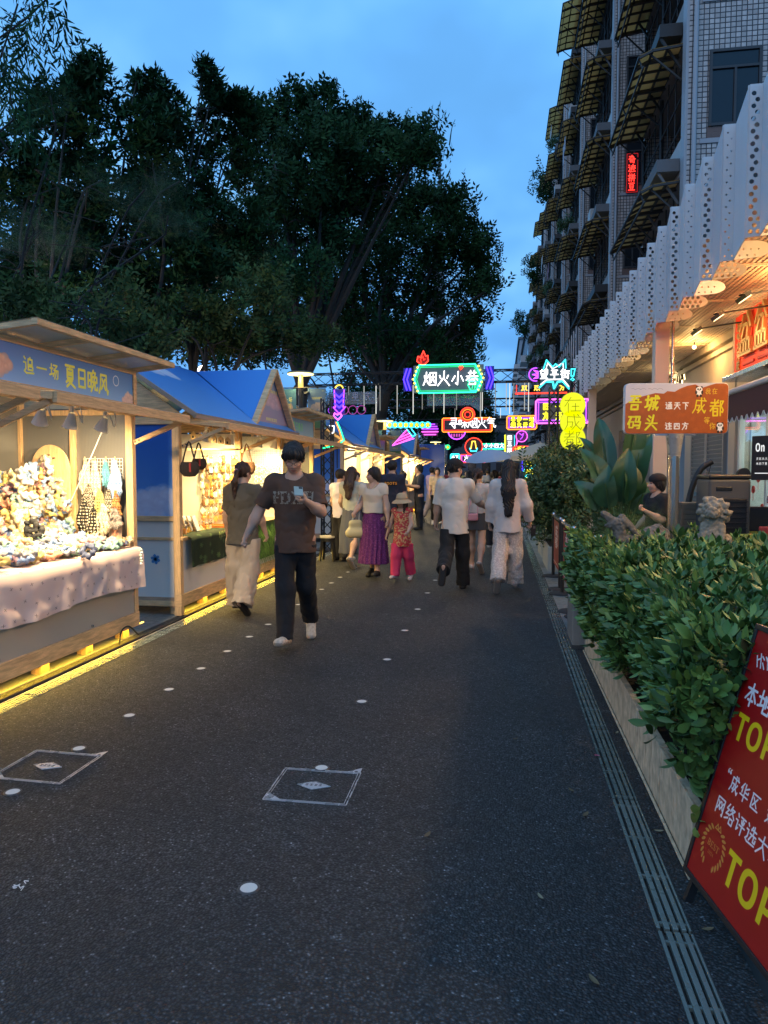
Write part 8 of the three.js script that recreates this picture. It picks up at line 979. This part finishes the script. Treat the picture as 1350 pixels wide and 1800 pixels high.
const pony = (c, l = 0.4) => ({ c, neck: true, tails: [[cap([0, 0.015, -0.125], [0.012, -0.1, -0.165], 0.026, 0.036), cap([0.012, -0.1, -0.165], [0.02, -l, -0.15], 0.036, 0.014)]] });

// man in brown looking at his phone
{
  const p = person({ label: 'man in brown printed T-shirt and black trousers walking while looking at a phone', H: 1.8, pos: [-1.83, -6.2], turn: 0.12, g: 1.04, sw: 0.115, headScale: 1.06, legs: [[-12, 24, -1, 12], [12, 3, -2]], arms: [[26, 12, 92, 0.62, 0.75], [4, 27, 16, -0.05, 0.95]], head: [26, 8], closed: true, palm: [[0.2, 0.95, 0.25], [0, 0.1, 1]], top: { c: [0.085, 0.045, 0.028], hem: -0.06, sleeve: 0.82, sw: 1.62, r: 1.04, fold: 0.007, flare: 1.04 }, bottom: { c: [0.009, 0.009, 0.011], w: [0.055, 0.045, 0.041], drop: 0.02 }, shoe: [0.5, 0.45, 0.38], hair: { add: [ell([0, 0.075, 0.05], [0.078, 0.04, 0.055]), ell([0.03, 0.045, 0.082], [0.05, 0.03, 0.02]), ell([-0.035, 0.05, 0.08], [0.045, 0.03, 0.02])], neck: true } });
  // distressed letters lying on the shirt front
  const f = p.topField, quads = [], cw = 0.0062, font = ctex(60, 24, (c) => { c.fillStyle = '#000'; c.fillRect(0, 0, 60, 24); c.fillStyle = '#fff'; c.font = 'bold 26px serif'; c.save(); c.scale(0.85, 0.95); c.fillText('FDXH', -2, 23); c.restore(); }), img = font.image.getContext('2d').getImageData(0, 0, 60, 24).data, on = (i, j) => i >= 0 && j >= 0 && i < 60 && j < 24 && img[(j * 60 + i) * 4] > 110 && n2(i * 0.22, j * 0.22) < 0.45;
  const hit = (x, y) => { let z = 0.35; for (let k = 0; k < 40; k++) { const d = f(x, y, z); if (d < 0.0015) break; z -= Math.max(0.002, d * 0.8); } return z; }, Z = {}; const yc = p.py + 0.215 * 1.8, zz = (i, j) => Z[i + ',' + j] ??= hit((i - 30) * cw, yc - (j - 12) * cw) + 0.003;
  for (let i = 0; i < 60; i++) for (let j = 0; j < 24; j++) if (on(i, j)) { const q = (a, b) => [(a - 30) * cw, yc - (b - 12) * cw, zz(a, b)]; quads.push(quad(q(i, j + 1), q(i + 1, j + 1), q(i + 1, j), q(i, j))); }
  obj('shirt_print', quads, mat([0.27, 0.235, 0.185], 0.9, { side: THREE.DoubleSide }), p.o);
  const gl = []; for (const s of [-1, 1]) gl.push(mv(new THREE.TorusGeometry(0.024, 0.0022, 5, 18).scale(1, 0.72, 1), s * 0.031, 0.003, 0.112), rod([s * 0.055, 0.008, 0.108], [s * 0.08, 0.004, 0.0], 0.002, 4)); gl.push(rod([-0.008, 0.008, 0.115], [0.008, 0.008, 0.115], 0.002, 4)); obj('glasses', gl, M.black, p.o).applyMatrix4(p.hm);
  const ph = thing('phone', 'smartphone in a pale green case held up by the man in brown', 'phone'); p.o.updateMatrixWorld(true); const hp = V(...vadd(p.ar[0].wr, p.ar[0].d2, 0.085)).applyMatrix4(p.o.matrixWorld); ph.position.copy(hp).add(V(-0.01, 0.045, 0.0)); ph.rotation.set(-1.15, 0.25, 0.3); obj('case', [rbox(0.076, 0.15, 0.01, 0, 0, 0, 0.004)], mat([0.25, 0.33, 0.31], 0.4), ph); obj('screen', [box(0.07, 0.14, 0.001, 0, 0, -0.006)], mat([0.02, 0.02, 0.02], 0.2, { emissive: L(0.7, 0.8, 1), emissiveIntensity: 0.6 }), ph); obj('lens_block', [rbox(0.03, 0.032, 0.003, 0.018, 0.05, 0.006, 0.001)], M.black, ph);
}
// young woman in olive tee at the keychain stall
person({ label: 'woman with ponytail in olive T-shirt and loose beige trousers walking past the keychain stall', H: 1.63, pos: [-2.83, -7.55], turn: Math.PI - 0.1, sw: 0.105, g: 1.02, legs: [[3, 2, 2], [-5, 24, 1, 16]], arms: [[2, 9, 16], [4, 8, 20]], head: [6, -12], top: { c: [0.085, 0.072, 0.052], hem: -0.075, sleeve: 0.85, sw: 1.7, r: 1.1, flare: 1.1, fold: 0.008 }, bottom: { c: [0.36, 0.29, 0.22], w: [0.066, 0.068, 0.07], drop: 0.03, fold: 0.011 }, shoe: [0.03, 0.024, 0.022], hair: { ...pony([0.035, 0.014, 0.006], 0.38), tie: { c: [0.5, 0.3, 0.3], p: [0, 0.01, -0.135] } } });
// woman in purple skirt and the child
{
  const p = person({ label: 'woman in cream knit top and long purple skirt leading a child', H: 1.61, pos: [-1.86, -10.4], turn: -0.25, g: 1.1, legs: [[8, 4, 1], [-7, 12, 1, 6]], arms: [[8, 16, 10], [10, 10, 52, 0.15, 0.8]], head: [4, -52], top: { c: [0.56, 0.5, 0.40], hem: 0.06, sleeve: 0.42, sw: 1.25, v: 0.5, fold: 0.004 }, bottom: { name: 'skirt', skirt: 0.41, w: [0.145, 0.09], folds: 15, foldAmp: 0.06, paint: (x, y, z) => (n3(x * 60, y * 60, z * 60) > 0.45 ? [0.2, 0.045, 0.2] : [0.095, 0.012, 0.10]) }, shoe: [0.012, 0.011, 0.011], hair: { ...bob } });
  obj('necklace', [tube([[-0.07, p.py + 0.51, 0.06], [-0.03, p.py + 0.455, 0.105], [0.01, p.py + 0.435, 0.115], [0.04, p.py + 0.46, 0.105], [0.07, p.py + 0.51, 0.06]], 0.005, 20, 5)], mat([0.6, 0.5, 0.25], 0.3, { metalness: 0.7 }), p.o);
  const b = thing('handbag', 'pale yellow bucket handbag hanging at the elbow of the woman in purple skirt', 'bag', [-2.12, 0.62, -10.33], 0.4); obj('pouch', solid([cap([-0.08, 0.06, 0], [0.08, 0.06, 0], 0.075, 0.075, { fz: 0.7 }), cap([-0.05, 0.2, 0], [0.05, 0.2, 0], 0.055, 0.055, { fz: 0.6 })], 0.05, 0.013, 0.03), mat([0.5, 0.44, 0.24], 0.6), b); obj('strap', [tube([[-0.06, 0.22, 0], [0.02, 0.45, 0.0], [0.12, 0.7, -0.02], [0.13, 0.72, -0.04], [0.07, 0.4, -0.02], [0.05, 0.22, 0]], 0.012, 24, 5)], mat([0.36, 0.38, 0.42], 0.7), b);
  const c = person({ label: 'little girl in straw hat, red patterned tunic and bright pink trousers', H: 1.22, pos: [-1.40, -10.2], turn: -0.2, headScale: 1.16, sw: 0.1, g: 1.05, legs: [[-8, 12, 3, 5], [12, 4, 2]], arms: [[14, 12, 42, 0.2, 0.6], [-6, 22, 14]], head: [4, -22], top: { name: 'tunic', paint: (x, y, z) => { const k = n3(x * 26, y * 26, z * 26); return k > 0.35 ? [0.58, 0.36, 0.16] : k > 0.1 ? [0.36, 0.2, 0.10] : [0.42, 0.035, 0.045]; }, hem: -0.13, sleeve: 0.06, flare: 1.12, r: 1.02, v: 0.3, fold: 0.005 }, bottom: { c: [0.5, 0.03, 0.10], w: [0.064, 0.06, 0.056], drop: 0.01 }, shoe: [0.6, 0.5, 0.48], hair: { add: [ell([0, -0.05, -0.03], [0.086, 0.1, 0.07])], tails: [[cap([0.07, -0.04, 0.01], [0.085, -0.2, 0.05], 0.03, 0.012)], [cap([-0.07, -0.04, 0.01], [-0.08, -0.2, 0.05], 0.03, 0.012)]], tailYaw: 1 } });
  const hat = obj('straw_hat', [lathe([[0.001, 0.145], [0.05, 0.14], [0.085, 0.115], [0.1, 0.06], [0.104, 0.035], [0.16, 0.0], [0.178, -0.025], [0.172, -0.025], [0.15, -0.005], [0.1, 0.022]], 32)], mat([0.52, 0.36, 0.2], 0.85, { bumpMap: T.weave, bumpScale: 0.003, side: THREE.DoubleSide }), c.o); hat.applyMatrix4(c.hm); obj('hat_band', [lathe([[0.1035, 0.035], [0.106, 0.04], [0.104, 0.062]], 32)], mat([0.34, 0.24, 0.14], 0.8), c.o).applyMatrix4(c.hm);
}
// couple walking away in white
{
  const p = person({ label: 'man in black cap, oversized white T-shirt and black trousers walking away in mid-stride', H: 1.76, pos: [-0.6, -9.55], turn: Math.PI, sw: 0.114, legs: [[-20, 46, 2, 24], [10, 2, 2]], arms: [[4, 10, 16], [30, 22, 30, -0.3]], head: [4, -38], top: { c: [0.56, 0.51, 0.44], hem: -0.085, sleeve: 0.95, sw: 1.8, r: 1.03, flare: 1.1, fold: 0.004 }, bottom: { c: [0.008, 0.008, 0.009], w: [0.06, 0.053, 0.05], drop: 0.022, fold: 0.008 }, shoe: [0.02, 0.019, 0.019], hair: { ...shortHair } });
  obj('cap', solid([ell([0, 0.05, -0.012], [0.095, 0.085, 0.112])], 0.01, 0.006, 0.02, (d, x, y, z) => Math.max(d, 0.028 - y)), fabric([0.009, 0.009, 0.01]), p.o).applyMatrix4(p.hm); obj('cap_brim', [mv(new THREE.CylinderGeometry(0.09, 0.09, 0.006, 24, 1, false, -1.57, 3.14).scale(0.92, 1, 1), 0, 0.034, 0.075, 0.12)], fabric([0.009, 0.009, 0.01]), p.o).applyMatrix4(p.hm);
  const w = person({ label: 'woman with very long black hair in loose white top and white lace trousers walking away', H: 1.7, pos: [0.1, -9.55], turn: Math.PI - 0.05, sw: 0.108, legs: [[-10, 26, 2, 18], [9, 2, 2]], arms: [[2, 9, 10], [4, 14, 20, 0, 0.7]], head: [4, 8], top: { c: [0.56, 0.48, 0.43], hem: -0.08, sleeve: 1.9, sw: 1.75, r: 1.02, flare: 1.14, fold: 0.004 }, bottom: { paint: (x, y, z) => (n3(x * 45, y * 45, z * 45) > 0.2 ? [0.6, 0.52, 0.46] : [0.42, 0.36, 0.32]), w: [0.06, 0.057, 0.06], drop: 0.02, fold: 0.01 }, shoe: [0.4, 0.37, 0.34], hair: longBack([0.006, 0.005, 0.005], 0.56) });
  w.o.updateMatrixWorld(true); const hp = V(...vadd(w.ar[1].wr, w.ar[1].d2, 0.11)).applyMatrix4(w.o.matrixWorld), ph = thing('phone', 'dark phone held low by the long-haired woman in white', 'phone', hp.toArray(), 0.3); obj('case', [rbox(0.07, 0.145, 0.011, 0.02, -0.02, 0.02, 0.004)], M.black, ph); obj('lens_block', [rbox(0.03, 0.032, 0.004, 0.03, 0.02, 0.027, 0.001)], mat([0.1, 0.1, 0.1], 0.3), ph);
  person({ label: 'woman with ponytail in white T-shirt and short grey skirt beside the man in cap', H: 1.6, pos: [-0.36, -11.3], turn: Math.PI - 0.15, sw: 0.1, legs: [[8, 2, 2], [-12, 20, 2, 14]], arms: [[6, 12, 12], [10, 16, 60, 0.2]], head: [2, -6], top: { c: [0.5, 0.45, 0.40], hem: 0.04, sleeve: 0.55, sw: 1.3 }, bottom: { name: 'skirt', skirt: 0.13, w: [0.112, 0.084], c: [0.045, 0.045, 0.048], folds: 5, foldAmp: 0.02 }, shoe: [0.5, 0.45, 0.42], hair: pony([0.03, 0.013, 0.008], 0.34), q: 1.2 });
  { const b = thing('shoulder_bag', 'small pink shoulder bag at the hip of the woman in grey skirt', 'bag', [-0.42, 0.88, -11.15], 0.2); obj('pouch', [rbox(0.16, 0.12, 0.06, 0, 0, 0, 0.025)], mat([0.55, 0.25, 0.28], 0.5), b); obj('strap', [tube([[-0.07, 0.05, 0], [-0.02, 0.3, -0.02], [0.06, 0.45, -0.04], [0.08, 0.2, -0.02], [0.07, 0.05, 0]], 0.008, 16, 5)], mat([0.5, 0.25, 0.28], 0.5), b); }
}
// cook behind the hedge
{
  const p = person({ label: 'cook in black cap and shirt with a hand at the chest, behind the hedge', H: 1.54, pos: [1.87, -9.0], turn: -1.2, sw: 0.11, g: 1.06, q: 1.2, legs: stand, arms: [[14, 8, 110, 0.55, 0.7], [6, 8, 40]], head: [2, -14], top: { c: [0.012, 0.012, 0.014], hem: -0.05, sleeve: 0.8, sw: 1.4 }, bottom: { c: [0.02, 0.02, 0.022] }, shoe: [0.01, 0.01, 0.01], hair: { ...bob } }); obj('cap', solid([ell([0, 0.055, -0.02], [0.1, 0.085, 0.115])], 0.01, 0.007, 0.02, (d, x, y) => Math.max(d, 0.03 - y)), fabric([0.01, 0.01, 0.013]), p.o).applyMatrix4(p.hm); obj('apron', solid([cap([0, p.py - 0.35, 0.02], [0, p.py + 0.15, 0.02], 0.13, 0.125, { fz: 0.8 })], 0.02, 0.016, 0.03, (d, x, y, z) => Math.max(d, 0.03 - z)), fabric([0.05, 0.05, 0.055]), p.o);
}
// people farther along the street
const crowd = [
  ['woman with reddish long hair in grey-green top and long slate skirt seen from behind', 1.63, [-2.42, -11.5], Math.PI - 0.2, { c: [0.36, 0.38, 0.33], hem: 0.03, sleeve: 0.5, sw: 1.3 }, { name: 'skirt', skirt: 0.4, w: [0.15, 0.086], c: [0.075, 0.082, 0.105], folds: 9 }, longBack([0.028, 0.012, 0.009], 0.38), [[4, 12, 40, 0.2], [4, 10, 14]], walkA, [0.5, 0.45, 0.4]],
  ['person in lilac white T-shirt and black trousers holding a cup beside the truss tower', 1.62, [-2.80, -12.3], Math.PI - 0.5, { c: [0.5, 0.46, 0.52], hem: -0.05, sleeve: 0.7, sw: 1.5 }, { c: [0.012, 0.012, 0.015] }, shortHair, [[4, 10, 30], [4, 10, 20]], stand, [0.01, 0.01, 0.01]],
  ['man in navy T-shirt with yellow back lettering, seen from behind', 1.76, [-1.98, -13.0], Math.PI - 0.1, { c: [0.016, 0.021, 0.042], hem: -0.05, sleeve: 0.85, sw: 1.6 }, { c: [0.02, 0.022, 0.03] }, shortHair, [[6, 10, 30], [4, 10, 14]], walkB, [0.45, 0.42, 0.4]],
  ['man in dark navy shirt and navy trousers standing sideways with a phone', 1.78, [-2.2, -19.4], -1.1, { c: [0.012, 0.018, 0.036], hem: -0.05, sleeve: 0.9, sw: 1.6 }, { c: [0.011, 0.014, 0.024] }, { ...shortHair, ...bob }, [[20, 10, 80, 0.4], [20, 8, 80, 0.4]], stand, [0.02, 0.02, 0.02]],
  ['woman with dark bun drinking, in brown dress near the man in navy', 1.6, [-2.72, -18.2], -0.3, { c: [0.2, 0.15, 0.08], hem: -0.05, sleeve: 0.4 }, { name: 'skirt', skirt: 0.3, w: [0.12, 0.086], c: [0.2, 0.15, 0.08] }, pony([0.012, 0.01, 0.01], 0.2), [[30, 8, 115, 0.4], [4, 8, 14]], stand, [0.1, 0.1, 0.1]],
  ['woman in cream shirt facing the farther stall counter', 1.6, [-2.62, -19.2], -1.9, { c: [0.56, 0.5, 0.36], hem: -0.03, sleeve: 0.9 }, { c: [0.05, 0.06, 0.09] }, bob, [[20, 8, 40, 0.2], [10, 8, 30]], stand, [0.4, 0.4, 0.4]],
  ['person in beige T-shirt and black trousers walking towards the camera beyond the couple', 1.68, [-1.85, -21.0], 0.1, { c: [0.44, 0.36, 0.27], hem: -0.04, sleeve: 0.8 }, { c: [0.011, 0.011, 0.012] }, bob, armsRest, walkA, [0.6, 0.6, 0.6]],
  ['person in lilac T-shirt strolling beyond the man in navy', 1.7, [-2.15, -22.6], Math.PI - 0.6, { c: [0.42, 0.33, 0.5], hem: -0.04, sleeve: 0.8 }, { c: [0.3, 0.25, 0.25] }, shortHair, armsRest, walkB, [0.5, 0.5, 0.5]],
  ['vendor with tied-back hair and pale shirt leaning in the farther stall', 1.58, [-3.05, -14.9], 0.5, { c: [0.3, 0.42, 0.42], hem: -0.04, sleeve: 0.8 }, { c: [0.03, 0.03, 0.04] }, pony([0.014, 0.01, 0.01], 0.2), armsPhone, stand, [0.2, 0.2, 0.2]],
  ['man in dark maroon shirt far along the street', 1.7, [-1.75, -25.0], 0.1, { c: [0.2, 0.03, 0.03], hem: -0.04, sleeve: 0.8 }, { c: [0.02, 0.02, 0.02] }, shortHair, armsSwing, walkA, [0.3, 0.3, 0.3]],
  ['woman in black dress walking away under the far gantry', 1.6, [-1.2, -27.0], Math.PI, { c: [0.015, 0.015, 0.016], hem: -0.04, sleeve: 0.6 }, { name: 'skirt', skirt: 0.3, w: [0.12, 0.085], c: [0.015, 0.015, 0.016] }, longBack([0.012, 0.01, 0.01], 0.3), armsRest, walkB, [0.3, 0.3, 0.3]],
  ['person in white shirt far along the street beside a red-shirted one', 1.66, [-0.5, -28.5], Math.PI + 0.1, { c: [0.5, 0.48, 0.45], hem: -0.04, sleeve: 0.8 }, { c: [0.03, 0.03, 0.05] }, shortHair, armsSwing, walkA, [0.4, 0.4, 0.4]],
  ['person in red shirt far along the street beside a white-shirted one', 1.6, [0.0, -29.0], Math.PI, { c: [0.35, 0.05, 0.06], hem: -0.04, sleeve: 0.8 }, { c: [0.06, 0.07, 0.1] }, bob, armsRest, walkB, [0.4, 0.4, 0.4]],
  ['person in olive shirt holding the blue umbrella', 1.58, [-0.12, -14.4], Math.PI, { c: [0.12, 0.10, 0.05], hem: -0.04, sleeve: 0.8 }, { c: [0.02, 0.022, 0.03] }, pony([0.012, 0.01, 0.01], 0.3), [[10, 8, 20], [20, 6, 110, 0.1, 0.9]], walkA, [0.4, 0.4, 0.4]],
  ['person in grey shirt far off near the last gantry', 1.68, [-1.0, -34.0], Math.PI, { c: [0.2, 0.2, 0.22], hem: -0.04, sleeve: 0.8 }, { c: [0.04, 0.04, 0.05] }, shortHair, armsSwing, walkB, [0.3, 0.3, 0.3]],
  ['person in yellow shirt far off near the last gantry', 1.62, [-1.7, -35.5], 0, { c: [0.5, 0.4, 0.12], hem: -0.04, sleeve: 0.8 }, { c: [0.05, 0.05, 0.08] }, bob, armsRest, walkA, [0.3, 0.3, 0.3]],
  ['person in dark jacket at the edge of the far terrace', 1.72, [0.35, -24.5], Math.PI + 0.2, { c: [0.03, 0.03, 0.04], hem: -0.06, sleeve: 1.8 }, { c: [0.03, 0.03, 0.04] }, shortHair, armsRest, stand, [0.1, 0.1, 0.1]],
];
for (const [label, H, pos, turn, top, bottom, hair, arms, legs, shoe] of crowd) { const p = person({ label, H, pos, turn, top, bottom, hair, arms, legs, shoe, far: true, group: 'people farther along the street', q: pos[1] < -17 ? 1.3 : 0.95 });
  if (label.includes('back lettering')) { const t = ctex(128, 48, (c) => { c.fillStyle = '#060a14'; c.fillRect(0, 0, 128, 48); c.fillStyle = '#d8902c'; c.font = 'bold 40px sans-serif'; c.fillText('BOOTS', 0, 38); }); const f = p.topField, Y = p.py + 0.46, hit = (x, y) => { let z = -0.3; for (let k = 0; k < 50; k++) { const d = f(x, y, z); if (d < 0.002) break; z += Math.max(0.002, d * 0.8); } return z - 0.004; }, g = []; for (let i = 0; i < 8; i++) for (let j = 0; j < 3; j++) { const q = (a, b) => [0.12 - a * 0.03, Y - b * 0.03, hit(0.12 - a * 0.03, Y - b * 0.03)], gg = quad(q(i, j + 1), q(i + 1, j + 1), q(i + 1, j), q(i, j)); gg.setAttribute('uv', new THREE.Float32BufferAttribute([i / 8, 1 - (j + 1) / 3, (i + 1) / 8, 1 - (j + 1) / 3, (i + 1) / 8, 1 - j / 3, i / 8, 1 - j / 3], 2)); g.push(gg); } obj('back_print', g, mat('#fff', 0.9, { map: t }), p.o, true); } }
// blue umbrella over the walkers
{ const o = thing('umbrella', 'pale blue open umbrella held above the walkers', 'umbrella', [-0.24, 1.83, -14.2]); o.rotation.set(0.12, 0.3, 0.1); const r = 0.5, n = 8, g = []; for (let k = 0; k < n; k++) { const a = k / n * 6.2832, b = (k + 1) / n * 6.2832, P3 = (t, q) => { const w = lerp(a, b, q), sag = 1 - 0.07 * Math.sin(q * Math.PI) * t; return [r * Math.sin(t * 1.25) * sag * Math.cos(w), 0.24 * (Math.cos(t * 1.35) - 0.2) , r * Math.sin(t * 1.25) * sag * Math.sin(w)]; }; for (let i = 0; i < 5; i++) for (let j = 0; j < 4; j++) g.push(quad(P3(i / 5, j / 4), P3(i / 5, (j + 1) / 4), P3((i + 1) / 5, (j + 1) / 4), P3((i + 1) / 5 + 1e-4, j / 4))); } const cg = mergeVertices(join(g.map((q) => { q.deleteAttribute("normal"); q.deleteAttribute("uv"); return q; })), 1e-3); cg.computeVertexNormals(); obj("canopy", cg, mat([0.24, 0.33, 0.46], 0.7, { side: THREE.DoubleSide }), o); obj('shaft', [rod([0, 0.22, 0], [0, -0.6, 0], 0.008, 6)], M.black, o); obj('handle', [tube([[0, -0.58, 0], [0, -0.66, 0], [0.03, -0.68, 0], [0.045, -0.65, 0]], 0.012, 12, 6)], M.black, o); for (let k = 0; k < n; k++) obj('rib', [rod([0, 0.1, 0], [r * 0.9 * Math.cos(k / n * 6.2832), -0.01, r * 0.9 * Math.sin(k / n * 6.2832)], 0.004, 4)], M.black, o); }
renderer.render(scene, camera);
